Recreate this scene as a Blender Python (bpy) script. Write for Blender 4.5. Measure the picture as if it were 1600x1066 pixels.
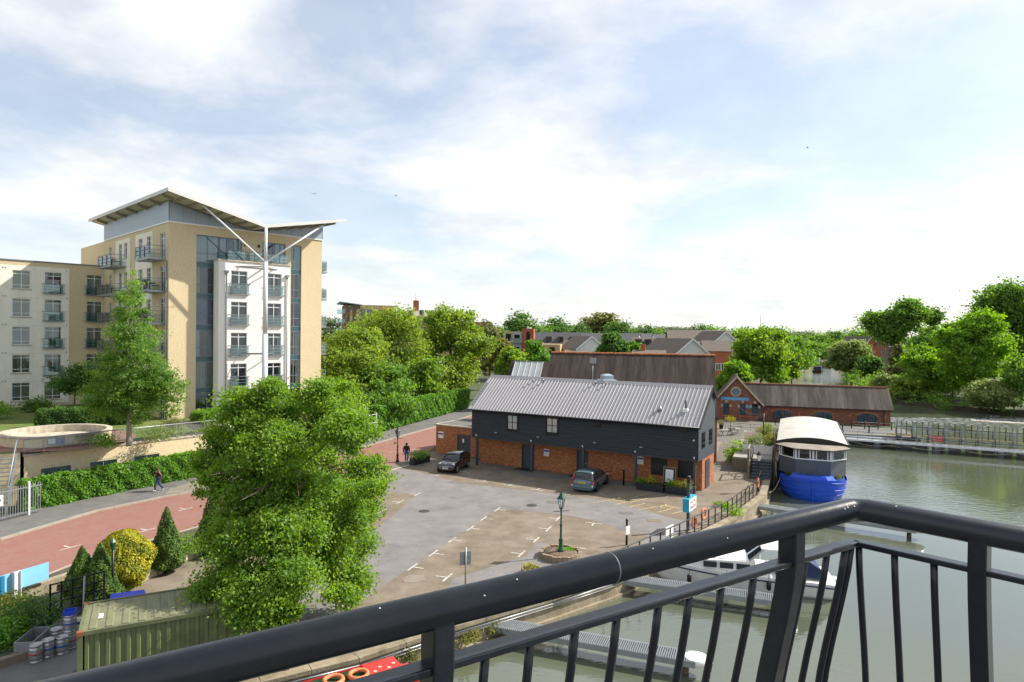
import bpy, bmesh, math, random
import numpy as np
from mathutils import Matrix, Vector
for o in list(bpy.data.objects): bpy.data.objects.remove(o)
S = bpy.context.scene; C = S.collection
R_ = math.radians
rnd = random.Random(7)
# ------------------------------------------------------------------ camera
F, H, TILT, ROLL = 1040.0, 11.8, math.atan(11/1040), 0.012
cd = bpy.data.cameras.new('camera'); cam = bpy.data.objects.new('camera', cd); C.objects.link(cam)
cd.sensor_width = 36; cd.lens = 36*F/1600; cd.clip_start = .05; cd.clip_end = 9000
ROT = (Matrix.Rotation(math.pi/2-TILT, 3, 'X') @ Matrix.Rotation(ROLL, 3, 'Z'))
cam.matrix_world = Matrix.Translation((0, 0, H)) @ ROT.to_4x4()
S.camera = cam
# ------------------------------------------------------------------ sky and sun
SUN_EL, SUN_AZ = R_(41), math.atan2(.948, .317)          # azimuth from +Y clockwise
W = bpy.data.worlds.new('World'); S.world = W; W.use_nodes = True
nt = W.node_tree; nt.nodes.clear()
def wn(t, **k):
    n = nt.nodes.new(t)
    for a, b in k.items(): setattr(n, a, b)
    return n
sky = wn('ShaderNodeTexSky', sky_type='NISHITA', sun_disc=False, sun_elevation=SUN_EL, sun_rotation=SUN_AZ, air_density=1.0, dust_density=1.0, ozone_density=1.0)
tc = wn('ShaderNodeTexCoord'); sep = wn('ShaderNodeSeparateXYZ'); nt.links.new(tc.outputs['Generated'], sep.inputs[0])
zz = wn('ShaderNodeMath', operation='MAXIMUM'); nt.links.new(sep.outputs['Z'], zz.inputs[0]); zz.inputs[1].default_value = 0.0
za = wn('ShaderNodeMath', operation='ADD'); nt.links.new(zz.outputs[0], za.inputs[0]); za.inputs[1].default_value = .22
dv = wn('ShaderNodeVectorMath', operation='DIVIDE'); nt.links.new(tc.outputs['Generated'], dv.inputs[0])
cb = wn('ShaderNodeCombineXYZ')
for i in range(3): nt.links.new(za.outputs[0], cb.inputs[i])
nt.links.new(cb.outputs[0], dv.inputs[1])
mp = wn('ShaderNodeMapping'); mp.inputs['Location'].default_value = (3.1, 1.7, 0); mp.inputs['Scale'].default_value = (1.0, 1.0, 1.0)
nt.links.new(dv.outputs[0], mp.inputs[0])
n1 = wn('ShaderNodeTexNoise'); n1.inputs['Scale'].default_value = 1.25; n1.inputs['Detail'].default_value = 9; n1.inputs['Roughness'].default_value = .56; n1.inputs['Distortion'].default_value = .25
nt.links.new(mp.outputs[0], n1.inputs['Vector'])
r1 = wn('ShaderNodeValToRGB'); r1.color_ramp.elements[0].position = .43; r1.color_ramp.elements[1].position = .62
nt.links.new(n1.outputs['Fac'], r1.inputs[0])
n2 = wn('ShaderNodeTexNoise'); n2.inputs['Scale'].default_value = 3.1; n2.inputs['Detail'].default_value = 7; n2.inputs['Roughness'].default_value = .6
nt.links.new(mp.outputs[0], n2.inputs['Vector'])
r2 = wn('ShaderNodeValToRGB'); r2.color_ramp.elements[0].position = .36; r2.color_ramp.elements[1].position = .58
r2.color_ramp.elements[0].color = (.82, .838, .865, 1); r2.color_ramp.elements[1].color = (1, 1, 1, 1)
nt.links.new(n2.outputs['Fac'], r2.inputs[0])
veil = wn('ShaderNodeMath', operation='MULTIPLY_ADD'); nt.links.new(r1.outputs[0], veil.inputs[0]); veil.inputs[1].default_value = .62; veil.inputs[2].default_value = .36
bgs = wn('ShaderNodeBackground'); bgs.inputs[1].default_value = .074; nt.links.new(sky.outputs[0], bgs.inputs[0])
bgc = wn('ShaderNodeBackground'); bgc.inputs[1].default_value = .455; nt.links.new(r2.outputs[0], bgc.inputs[0])
hz = wn('ShaderNodeMapRange'); hz.inputs[1].default_value = 0; hz.inputs[2].default_value = .22; hz.inputs[3].default_value = .82; hz.inputs[4].default_value = 0; hz.interpolation_type = 'SMOOTHSTEP'; nt.links.new(zz.outputs[0], hz.inputs[0])
vm = wn('ShaderNodeMath', operation='MAXIMUM'); nt.links.new(veil.outputs[0], vm.inputs[0]); nt.links.new(hz.outputs[0], vm.inputs[1])
mx = wn('ShaderNodeMixShader'); nt.links.new(vm.outputs[0], mx.inputs[0]); nt.links.new(bgs.outputs[0], mx.inputs[1]); nt.links.new(bgc.outputs[0], mx.inputs[2])
wo = wn('ShaderNodeOutputWorld'); nt.links.new(mx.outputs[0], wo.inputs[0])
sd = bpy.data.lights.new('sun', 'SUN'); sd.energy = 3.2; sd.angle = R_(.6); sd.color = (1, .94, .84)
sun = bpy.data.objects.new('sun', sd); C.objects.link(sun); sun.location = (60, 30, 60)
tosun = Vector((math.sin(SUN_AZ)*math.cos(SUN_EL), math.cos(SUN_AZ)*math.cos(SUN_EL), math.sin(SUN_EL)))
sun.rotation_euler = tosun.to_track_quat('Z', 'Y').to_euler()
S.view_settings.view_transform = 'Standard'; S.view_settings.look = 'None'; S.view_settings.gamma = 1; S.view_settings.exposure = 1.3
S.view_settings.use_curve_mapping = False
# ------------------------------------------------------------------ pixel -> place
def ray(px, py): return ROT @ Vector(((px-800)/F, (533-py)/F, -1))
def G(px, py, z=0):
    d = ray(px, py); return Vector((0, 0, H)) + d*((z-H)/d.z)
def D(px, py, Y):
    d = ray(px, py); return Vector((0, 0, H)) + d*(Y/d.y)
# ------------------------------------------------------------------ materials
def M(name): return bpy.data.materials.get(name)
def nodes(name):
    m = bpy.data.materials.new(name); m.use_nodes = True; t = m.node_tree
    return m, t, t.nodes['Principled BSDF'], t.nodes, t.links
def mat(name, col, rough=.7, var=.12, scale=3.0, bump=0.0, bscale=40, metal=0, spec=.4, dirt=None, dscale=.6, coat=0, stretch=None, dstretch=None, stains=False):
    m, t, p, N, L = nodes(name)
    co = N.new('ShaderNodeTexCoord'); nz = N.new('ShaderNodeTexNoise'); nz.inputs['Scale'].default_value = scale; nz.inputs['Detail'].default_value = 6; nz.inputs['Roughness'].default_value = .65
    if stretch: sm_ = N.new('ShaderNodeMapping'); sm_.inputs['Scale'].default_value = stretch; L.new(co.outputs['Object'], sm_.inputs[0]); L.new(sm_.outputs[0], nz.inputs['Vector'])
    else: L.new(co.outputs['Object'], nz.inputs['Vector'])
    rp = N.new('ShaderNodeValToRGB'); rp.color_ramp.elements[0].position = .3; rp.color_ramp.elements[1].position = .7
    rp.color_ramp.elements[0].color = tuple(c*(1-var) for c in col)+(1,); rp.color_ramp.elements[1].color = tuple(min(1, c*(1+var)) for c in col)+(1,)
    L.new(nz.outputs['Fac'], rp.inputs[0]); out = rp.outputs[0]
    if dirt:
        n2 = N.new('ShaderNodeTexNoise'); n2.inputs['Scale'].default_value = dscale; n2.inputs['Detail'].default_value = 8; n2.inputs['Roughness'].default_value = .7
        if dstretch: sd_ = N.new('ShaderNodeMapping'); sd_.inputs['Scale'].default_value = dstretch; L.new(co.outputs['Object'], sd_.inputs[0]); L.new(sd_.outputs[0], n2.inputs['Vector'])
        else: L.new(co.outputs['Object'], n2.inputs['Vector'])
        r2 = N.new('ShaderNodeValToRGB'); r2.color_ramp.elements[0].position = .45; r2.color_ramp.elements[1].position = .7
        L.new(n2.outputs['Fac'], r2.inputs[0])
        mx = N.new('ShaderNodeMix'); mx.data_type = 'RGBA'; L.new(r2.outputs[0], mx.inputs[0]); L.new(out, mx.inputs[6]); mx.inputs[7].default_value = tuple(dirt)+(1,); out = mx.outputs[2]
    if stains:
        for sc_, lo, hi, k_ in ((.55, .56, .70, .80), (3.2, .66, .72, .66), (14, .60, .75, .82), (1.1, .70, .34, 1.16)):
            q1 = N.new('ShaderNodeTexNoise'); q1.inputs['Scale'].default_value = sc_; q1.inputs['Detail'].default_value = 5; q1.inputs['Distortion'].default_value = .6; L.new(co.outputs['Object'], q1.inputs['Vector'])
            q2 = N.new('ShaderNodeMapRange'); q2.inputs[1].default_value = lo; q2.inputs[2].default_value = hi; q2.inputs[3].default_value = 1; q2.inputs[4].default_value = k_; L.new(q1.outputs['Fac'], q2.inputs[0])
            q3 = N.new('ShaderNodeHueSaturation'); L.new(q2.outputs[0], q3.inputs['Value']); L.new(out, q3.inputs['Color']); out = q3.outputs[0]
    L.new(out, p.inputs['Base Color'])
    p.inputs['Roughness'].default_value = rough; p.inputs['Metallic'].default_value = metal; p.inputs['Specular IOR Level'].default_value = spec
    if coat: p.inputs['Coat Weight'].default_value = coat; p.inputs['Coat Roughness'].default_value = .05
    if bump:
        n3 = N.new('ShaderNodeTexNoise'); n3.inputs['Scale'].default_value = bscale; n3.inputs['Detail'].default_value = 5; L.new(co.outputs['Object'], n3.inputs['Vector'])
        b = N.new('ShaderNodeBump'); b.inputs['Strength'].default_value = bump; b.inputs['Distance'].default_value = .03
        L.new(n3.outputs['Fac'], b.inputs['Height']); L.new(b.outputs[0], p.inputs['Normal'])
    return m
def brickmat(name, c1, c2, mortar, bw=.225, bh=.075, flat=False, roof=False, dirt=None, dmix=.5, streak=False, ms=.012):
    m, t, p, N, L = nodes(name)
    co = N.new('ShaderNodeTexCoord'); sp = N.new('ShaderNodeSeparateXYZ'); L.new(co.outputs['Object'], sp.inputs[0])
    cb = N.new('ShaderNodeCombineXYZ')
    if flat: L.new(sp.outputs[0], cb.inputs[0]); L.new(sp.outputs[1], cb.inputs[1])
    elif roof:
        L.new(sp.outputs[0], cb.inputs[0]); L.new(sp.outputs[2], cb.inputs[1])
    else:
        ad = N.new('ShaderNodeMath'); L.new(sp.outputs[0], ad.inputs[0]); L.new(sp.outputs[1], ad.inputs[1]); L.new(ad.outputs[0], cb.inputs[0]); L.new(sp.outputs[2], cb.inputs[1])
    b = N.new('ShaderNodeTexBrick'); L.new(cb.outputs[0], b.inputs['Vector'])
    b.inputs['Color1'].default_value = tuple(c1)+(1,); b.inputs['Color2'].default_value = tuple(c2)+(1,); b.inputs['Mortar'].default_value = tuple(mortar)+(1,)
    b.inputs['Scale'].default_value = 1; b.inputs['Brick Width'].default_value = bw; b.inputs['Row Height'].default_value = bh; b.inputs['Mortar Size'].default_value = ms; b.inputs['Bias'].default_value = 0
    nz = N.new('ShaderNodeTexNoise'); nz.inputs['Scale'].default_value = .9; nz.inputs['Detail'].default_value = 8; nz.inputs['Roughness'].default_value = .7
    if streak:
        mpn = N.new('ShaderNodeMapping'); mpn.inputs['Scale'].default_value = (1.6, .35, .35); L.new(co.outputs['Object'], mpn.inputs[0]); L.new(mpn.outputs[0], nz.inputs['Vector'])
    else: L.new(co.outputs['Object'], nz.inputs['Vector'])
    rp = N.new('ShaderNodeValToRGB'); rp.color_ramp.elements[0].position = .38; rp.color_ramp.elements[1].position = .68
    L.new(nz.outputs['Fac'], rp.inputs[0])
    mm = N.new('ShaderNodeMath'); mm.operation = 'MULTIPLY'; L.new(rp.outputs[0], mm.inputs[0]); mm.inputs[1].default_value = dmix
    mx = N.new('ShaderNodeMix'); mx.data_type = 'RGBA'; L.new(mm.outputs[0], mx.inputs[0]); L.new(b.outputs[0], mx.inputs[6])
    d = dirt or tuple(x*.6 for x in c1); mx.inputs[7].default_value = tuple(d)+(1,)
    L.new(mx.outputs[2], p.inputs['Base Color']); p.inputs['Roughness'].default_value = .85; p.inputs['Specular IOR Level'].default_value = .25
    base_out = mx.outputs[2]
    if not flat and not streak:
        nm = N.new('ShaderNodeTexNoise'); nm.inputs['Scale'].default_value = 5.5 if 'yellow' in name else 3.0; nm.inputs['Detail'].default_value = 4; mq = N.new('ShaderNodeMapping'); mq.inputs['Scale'].default_value = (1, 1, 3); L.new(co.outputs['Object'], mq.inputs[0]); L.new(mq.outputs[0], nm.inputs['Vector'])
        rq = N.new('ShaderNodeMapRange'); rq.inputs[1].default_value = .3; rq.inputs[2].default_value = .7; rq.inputs[3].default_value = .84 if 'yellow' in name else .52; rq.inputs[4].default_value = 1.1 if 'yellow' in name else 1.32; L.new(nm.outputs['Fac'], rq.inputs[0])
        hv = N.new('ShaderNodeHueSaturation'); L.new(rq.outputs[0], hv.inputs['Value']); L.new(base_out, hv.inputs['Color']); base_out = hv.outputs[0]; L.new(base_out, p.inputs['Base Color'])
    if streak:
        ms_ = N.new('ShaderNodeMapping'); ms_.inputs['Scale'].default_value = (1.15, .10, .10); L.new(co.outputs['Object'], ms_.inputs[0])
        ns_ = N.new('ShaderNodeTexNoise'); ns_.inputs['Scale'].default_value = 1; ns_.inputs['Detail'].default_value = 7; ns_.inputs['Roughness'].default_value = .75; L.new(ms_.outputs[0], ns_.inputs['Vector'])
        rs_ = N.new('ShaderNodeValToRGB'); rs_.color_ramp.elements[0].position = .42; rs_.color_ramp.elements[1].position = .85; L.new(ns_.outputs['Fac'], rs_.inputs[0])
        m5 = N.new('ShaderNodeMix'); m5.data_type = 'RGBA'; L.new(rs_.outputs[0], m5.inputs[0]); L.new(base_out, m5.inputs[6]); m5.inputs[7].default_value = tuple(min(1, c*1.9+.012) for c in c1)+(1,); L.new(m5.outputs[2], p.inputs['Base Color'])
    bp = N.new('ShaderNodeBump'); bp.inputs['Strength'].default_value = .5; bp.inputs['Distance'].default_value = .02; bp.invert = True
    L.new(b.outputs['Fac'], bp.inputs['Height']); L.new(bp.outputs[0], p.inputs['Normal'])
    return m
def leafmat(name, cols, trans=.55):
    m, t, p, N, L = nodes(name); N.remove(p)
    a = N.new('ShaderNodeAttribute'); a.attribute_name = 'rnd'
    rp = N.new('ShaderNodeValToRGB'); e = rp.color_ramp.elements
    e[0].position = 0; e[0].color = tuple(cols[0])+(1,); e[1].position = 1; e[1].color = tuple(cols[-1])+(1,)
    for i, c in enumerate(cols[1:-1]):
        x = e.new((i+1)/(len(cols)-1)); x.color = tuple(c)+(1,)
    L.new(a.outputs['Fac'], rp.inputs[0])
    d = N.new('ShaderNodeBsdfDiffuse'); tr = N.new('ShaderNodeBsdfTranslucent'); g = N.new('ShaderNodeBsdfGlossy'); g.inputs['Roughness'].default_value = .6; g.inputs['Color'].default_value = (.8, .85, .75, 1)
    L.new(rp.outputs[0], d.inputs[0])
    hs = N.new('ShaderNodeHueSaturation'); hs.inputs['Value'].default_value = 1.5; hs.inputs['Hue'].default_value = .485; hs.inputs['Saturation'].default_value = 1.1; L.new(rp.outputs[0], hs.inputs['Color']); L.new(hs.outputs[0], tr.inputs[0])
    m1 = N.new('ShaderNodeMixShader'); m1.inputs[0].default_value = trans; L.new(d.outputs[0], m1.inputs[1]); L.new(tr.outputs[0], m1.inputs[2])
    m2 = N.new('ShaderNodeMixShader'); m2.inputs[0].default_value = .03; L.new(m1.outputs[0], m2.inputs[1]); L.new(g.outputs[0], m2.inputs[2])
    L.new(m2.outputs[0], N['Material Output'].inputs[0])
    return m
def glassmat(name, tint=(.78, .84, .86), refl=.025, rough=.02):
    m, t, p, N, L = nodes(name); N.remove(p)
    tr = N.new('ShaderNodeBsdfTransparent'); tr.inputs[0].default_value = tuple(tint)+(1,)
    g = N.new('ShaderNodeBsdfGlossy'); g.inputs['Roughness'].default_value = rough; g.inputs[0].default_value = (.9, .95, 1, 1)
    f = N.new('ShaderNodeFresnel'); f.inputs[0].default_value = 1.5
    ad = N.new('ShaderNodeMath'); L.new(f.outputs[0], ad.inputs[0]); ad.inputs[1].default_value = refl
    mx = N.new('ShaderNodeMixShader'); L.new(ad.outputs[0], mx.inputs[0]); L.new(tr.outputs[0], mx.inputs[1]); L.new(g.outputs[0], mx.inputs[2])
    L.new(mx.outputs[0], N['Material Output'].inputs[0]); return m
brickmat('yellow_brick', (.72, .585, .355), (.66, .525, .31), (.68, .59, .43), dirt=(.64, .51, .32), dmix=.4)
brickmat('red_brick', (.50, .155, .05), (.40, .11, .04), (.36, .24, .15), dirt=(.34, .105, .045), dmix=.55)
brickmat('dark_red_brick', (.32, .095, .052), (.24, .07, .042), (.26, .19, .14), dirt=(.17, .075, .055), dmix=.6)
brickmat('paving_brick', (.285, .128, .102), (.235, .102, .083), (.20, .12, .097), bw=.21, bh=.105, flat=True, dirt=(.25, .155, .13), dmix=.7, ms=.008)
brickmat('cobbles', (.19, .175, .155), (.15, .138, .125), (.07, .066, .06), bw=.34, bh=.2, flat=True, dirt=(.14, .128, .112), dmix=.6, ms=.02)
brickmat('roof_tiles', (.060, .042, .034), (.046, .033, .029), (.016, .013, .012), bw=.19, bh=.075, roof=True, dirt=(.018, .016, .014), dmix=.9, streak=True)
brickmat('mossy_tiles', (.095, .080, .066), (.072, .06, .05), (.024, .021, .018), bw=.19, bh=.07, roof=True, dirt=(.035, .03, .026), dmix=.9, streak=True)
brickmat('grey_tiles', (.12, .115, .115), (.09, .088, .09), (.04, .04, .04), bw=.3, bh=.14, roof=True, dirt=(.08, .075, .07), dmix=.5)
mat('cream_render', (.83, .79, .68), .8, .05, 1.2, dirt=(.74, .69, .57), dscale=1.1, dstretch=(1,1,.12))
mat('white_render', (.82, .80, .75), .8, .04, 1.2, dirt=(.73, .70, .64), dscale=1.1, dstretch=(1,1,.12))
mat('white_upvc', (.80, .80, .79), .4, .02)
mat('grey_frame', (.17, .21, .25), .4, .08)
mat('teal_spandrel', (.03, .085, .105), .2, .1, spec=.6)
mat('stone', (.50, .44, .35), .85, .15, 4, bump=.3, dirt=(.28, .24, .18), dscale=1.5)
mat('sandy_concrete', (.30, .25, .175), .9, .2, 2.5, bump=.5, bscale=15, dirt=(.13, .108, .062), dscale=.8)
mat('zinc_cladding', (.33, .385, .45), .45, .06, .6, metal=.25)
mat('roof_white', (.62, .62, .60), .5, .04, .5)
mat('soffit', (.52, .50, .40), .7, .05)
mat('soffit_beam', (.26, .24, .17), .7, .08)
mat('white_steel', (.66, .68, .70), .4, .04, .5)
mat('galv_steel', (.29, .31, .325), .45, .14, 3, metal=.6)
mat('grey_steel', (.20, .23, .25), .5, .1, metal=.3)
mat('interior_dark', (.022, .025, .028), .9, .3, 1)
mat('curtain_pale', (.55, .56, .52), .9, .08, 5)
mat('curtain_tan', (.42, .36, .22), .9, .1, 5)
mat('curtain_red', (.20, .03, .045), .9, .15, 5)
mat('curtain_blue', (.09, .13, .27), .9, .15, 5)
glassmat('glass'); glassmat('glass_teal', (.66, .82, .81), .08); glassmat('glass_clear', (.9, .94, .94), .06)
mat('tarmac', (.172, .160, .156), .92, .10, .9, bump=.35, bscale=60, dirt=(.138, .127, .124), dscale=.35, stains=True)
mat('car_park_brown', (.152, .122, .088), .95, .2, .8, bump=.4, bscale=50, dirt=(.215, .182, .145), dscale=.33, stains=True)
mat('footpath', (.115, .112, .108), .92, .12, 1.2, bump=.3, bscale=60, dirt=(.15, .144, .133), dscale=.5, stains=True)
mat('pale_gravel', (.22, .19, .15), .95, .15, 3, bump=.4, bscale=50, dirt=(.17, .145, .11), dscale=.6)
mat('kerb_stone', (.30, .27, .225), .9, .15, 3, dirt=(.30, .26, .21), dscale=2)
def wornpaint(name, col, lo, hi):
    m = mat(name, col, .8, .15, 9); t = m.node_tree; N, L = t.nodes, t.links; p = N['Principled BSDF']
    co = N.new('ShaderNodeTexCoord'); nz = N.new('ShaderNodeTexNoise'); nz.inputs['Scale'].default_value = 6; nz.inputs['Detail'].default_value = 8; nz.inputs['Roughness'].default_value = .8; L.new(co.outputs['Object'], nz.inputs['Vector'])
    r = N.new('ShaderNodeMapRange'); r.inputs[1].default_value = lo; r.inputs[2].default_value = hi; L.new(nz.outputs['Fac'], r.inputs[0])
    tr = N.new('ShaderNodeBsdfTransparent'); mx = N.new('ShaderNodeMixShader'); L.new(r.outputs[0], mx.inputs[0]); L.new(p.outputs[0], mx.inputs[1]); L.new(tr.outputs[0], mx.inputs[2]); L.new(mx.outputs[0], N['Material Output'].inputs[0])
wornpaint('road_paint', (.50, .48, .44), .47, .68); wornpaint('faded_yellow', (.52, .42, .17), .47, .66); mat('yellow_paint', (.58, .46, .16), .8, .2, 9)
mat('grass', (.095, .145, .025), .95, .3, 1.3, bump=.6, bscale=30, dirt=(.165, .165, .05), dscale=.4)
mat('earth', (.07, .06, .038), .95, .3, 2, bump=.6, bscale=14)
mat('land', (.05, .068, .024), .95, .3, .05, dirt=(.075, .075, .035), dscale=.02)
mat('bark', (.115, .088, .062), .95, .3, 5, bump=.6, bscale=20)
mat('pale_bark', (.26, .235, .19), .95, .3, 4, bump=.5, bscale=20)
mat('black_board', (.0175, .0215, .0265), .5, .6, 1, bump=.25, bscale=30, spec=.4, stretch=(.5,.5,7.5))
mat('metal_roof', (.315, .308, .322), .5, .05, .6, metal=.1, dirt=(.28, .272, .28), dscale=.5)
mat('slate_paint', (.045, .058, .072), .5, .12)
mat('black_paint', (.012, .012, .013), .38, .3, 6)
def railmat():
    m = mat('railing_paint', (.0075, .0115, .019), .3, .3, 9, bump=.02, bscale=60, spec=.5, dirt=(.014, .018, .024), dscale=22)
railmat()
mat('bird_lime', (.52, .52, .50), .9, .2, 30)
mat('car_black', (.006, .006, .008), .12, .1, spec=.6, coat=1)
mat('car_slate', (.085, .15, .18), .25, .05, metal=.45, coat=1)
mat('car_glass', (.012, .016, .02), .04, .1, spec=.8)
mat('tyre', (.014, .014, .014), .8, .2, 10)
mat('alloy', (.46, .46, .47), .3, .1, metal=.8)
mat('chrome', (.6, .6, .6), .15, .05, metal=1)
mat('lamp_clear', (.6, .62, .65), .1, .1, spec=.8)
mat('lamp_red', (.38, .015, .012), .2, .1)
mat('plate_yellow', (.72, .52, .05), .5, .05); mat('plate_white', (.75, .75, .74), .5, .05)
mat('green_paint', (.018, .085, .045), .4, .2, 5)
mat('lamp_glass', (.66, .66, .60), .3, .05)
mat('terracotta_stone', (.24, .185, .125), .9, .2, 3, bump=.4)
mat('bark_chip', (.15, .105, .075), .95, .5, 14, bump=1, bscale=30)
mat('container_green', (.125, .145, .062), .6, .13, 1.2, dirt=(.085, .088, .05), dscale=1.0)
mat('container_roof', (.175, .18, .10), .65, .15, 1.2, dirt=(.115, .105, .07), dscale=.9)
mat('rust', (.23, .085, .035), .85, .3, 8)
mat('keg_steel', (.42, .42, .43), .38, .12, 5, metal=.75)
mat('keg_blue', (.03, .085, .34), .5, .15, 6); mat('keg_red', (.32, .06, .045), .6, .15, 6)
mat('bin_blue', (.022, .055, .52), .45, .1)
mat('sign_blue', (.23, .53, .72), .5, .05, 2); mat('sign_blue_dark', (.02, .17, .34), .5, .1)
mat('sign_white', (.76, .76, .74), .5, .04); mat('sign_navy', (.05, .075, .34), .5, .1); mat('sign_red', (.46, .035, .03), .5, .1)
mat('sign_lettering_grey', (.35, .36, .40), .6, .05)
mat('aqua_sign', (.02, .30, .46), .5, .1)
mat('hull_blue', (.014, .085, .60), .35, .14, 1.5, dirt=(.016, .07, .42), dscale=1.5)
mat('cabin_grey', (.085, .098, .115), .55, .12, 1.5)
mat('barge_roof', (.47, .455, .41), .7, .07, .8, dirt=(.37, .355, .31), dscale=.6)
mat('barge_bay_roof', (.27, .235, .19), .85, .12, 3, dirt=(.20, .16, .12), dscale=1.2)
mat('museum_blue', (.10, .30, .55), .5, .1); mat('window_blue', (.035, .115, .18), .5, .1)
mat('white_fibreglass', (.74, .73, .69), .35, .05, 2); mat('canvas_navy', (.015, .03, .085), .8, .2)
mat('boat_green', (.016, .055, .028), .45, .2, 3); mat('boat_red', (.50, .035, .03), .5, .12); mat('lifebuoy_orange', (.66, .20, .085), .6, .1)
mat('rope', (.45, .41, .33), .9, .15, 20)
mat('timber', (.20, .155, .11), .85, .25, 6, bump=.4); mat('grey_timber', (.29, .275, .25), .85, .2, 6)
mat('denim', (.028, .05, .15), .85, .2, 10); mat('bright_denim', (.02, .07, .36), .85, .2, 10); mat('black_cloth', (.012, .012, .014), .85, .3, 10); mat('red_cloth', (.42, .02, .03), .85, .2, 10); mat('shoe_white', (.7, .7, .7), .6, .05); mat('skin', (.20, .105, .065), .6, .1); mat('hair_dark', (.012, .009, .008), .7, .2, 30)
mat('render_white_house', (.70, .70, .68), .85, .06, 1); mat('house_brown_roof', (.135, .108, .088), .9, .15, 1.2, dirt=(.10, .085, .072), dscale=.8); mat('house_slate_roof', (.075, .075, .085), .8, .15, 1.5)
mat('far_brown_brick', (.28, .165, .095), .9, .1, .8); mat('far_buff_brick', (.47, .36, .19), .9, .08, .8); mat('far_red_brick', (.33, .105, .055), .9, .1, .8)
mat('hill_green', (.16, .21, .16), 1, .15, .01)
def watermat():
    m, t, p, N, L = nodes('water')
    co = N.new('ShaderNodeTexCoord')
    nz = N.new('ShaderNodeTexNoise'); nz.inputs['Scale'].default_value = .05; nz.inputs['Detail'].default_value = 4; L.new(co.outputs['Object'], nz.inputs['Vector'])
    rp = N.new('ShaderNodeValToRGB'); rp.color_ramp.elements[0].position = .35; rp.color_ramp.elements[1].position = .65
    rp.color_ramp.elements[0].color = (.078, .090, .058, 1); rp.color_ramp.elements[1].color = (.105, .116, .080, 1)
    L.new(nz.outputs['Fac'], rp.inputs[0]); L.new(rp.outputs[0], p.inputs['Base Color'])
    p.inputs['Roughness'].default_value = .035; p.inputs['IOR'].default_value = 1.6; p.inputs['Specular IOR Level'].default_value = 1.0
    mp = N.new('ShaderNodeMapping'); mp.inputs['Scale'].default_value = (1, 2.2, 1); mp.inputs['Rotation'].default_value = (0, 0, .5); L.new(co.outputs['Object'], mp.inputs[0])
    a = N.new('ShaderNodeTexNoise'); a.inputs['Scale'].default_value = 1.6; a.inputs['Detail'].default_value = 3; L.new(mp.outputs[0], a.inputs['Vector'])
    # calm near the quay, rippled out in the stream
    k = N.new('ShaderNodeTexNoise'); k.inputs['Scale'].default_value = .045; k.inputs['Detail'].default_value = 3; L.new(co.outputs['Object'], k.inputs['Vector'])
    kr = N.new('ShaderNodeMapRange'); kr.inputs[1].default_value = .42; kr.inputs[2].default_value = .62; kr.inputs[3].default_value = .04; kr.inputs[4].default_value = .28; L.new(k.outputs['Fac'], kr.inputs[0])
    sy = N.new('ShaderNodeSeparateXYZ'); L.new(co.outputs['Object'], sy.inputs[0]); ym = N.new('ShaderNodeMapRange'); ym.inputs[1].default_value = 66; ym.inputs[2].default_value = 92; ym.inputs[3].default_value = 0; ym.inputs[4].default_value = .95; L.new(sy.outputs[1], ym.inputs[0])
    mxx = N.new('ShaderNodeMath'); mxx.operation = 'MAXIMUM'; L.new(kr.outputs[0], mxx.inputs[0]); L.new(ym.outputs[0], mxx.inputs[1])
    b = N.new('ShaderNodeBump'); b.inputs['Distance'].default_value = .09; L.new(mxx.outputs[0], b.inputs['Strength']); L.new(a.outputs['Fac'], b.inputs['Height']); L.new(b.outputs[0], p.inputs['Normal'])
watermat()
mat('cast_iron', (.045, .043, .042), .85, .2, 8)
mat('skylight_glass', (.34, .37, .37), .25, .12, 1.5)
mat('foam', (.78, .80, .80), .8, .1, 3)
# leaves
leafmat('leaf_fresh', [(.068, .162, .020), (.162, .297, .032), (.271, .404, .047)])
leafmat('leaf_alder', [(.066, .151, .026), (.131, .263, .037), (.206, .348, .057)])
leafmat('leaf_plane', [(.112, .191, .026), (.191, .297, .042), (.271, .371, .059)])
leafmat('leaf_dark', [(.034, .094, .022), (.076, .169, .034), (.122, .234, .041)])
leafmat('leaf_bright', [(.087, .198, .022), (.159, .318, .029), (.239, .405, .045)])
leafmat('leaf_willow', [(.119, .183, .056), (.190, .262, .080), (.262, .326, .103)])
leafmat('leaf_olive', [(.111, .136, .048), (.167, .190, .064), (.223, .239, .080)])
leafmat('leaf_golden', [(.136, .175, .012), (.318, .318, .016), (.541, .477, .022)], .3)
leafmat('leaf_conifer', [(.029, .076, .012), (.067, .136, .016), (.128, .207, .022)], .25)
leafmat('leaf_hedge', [(.053, .151, .019), (.117, .273, .026), (.216, .422, .041)], .4)
leafmat('leaf_ivy', [(.048, .151, .022), (.109, .262, .031), (.198, .382, .048)], .4)
leafmat('leaf_autumn', [(.111, .151, .031), (.175, .198, .035), (.262, .190, .045)])
leafmat('leaf_haze', [(.119, .167, .095), (.159, .207, .111), (.198, .246, .128)], .3)
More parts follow.
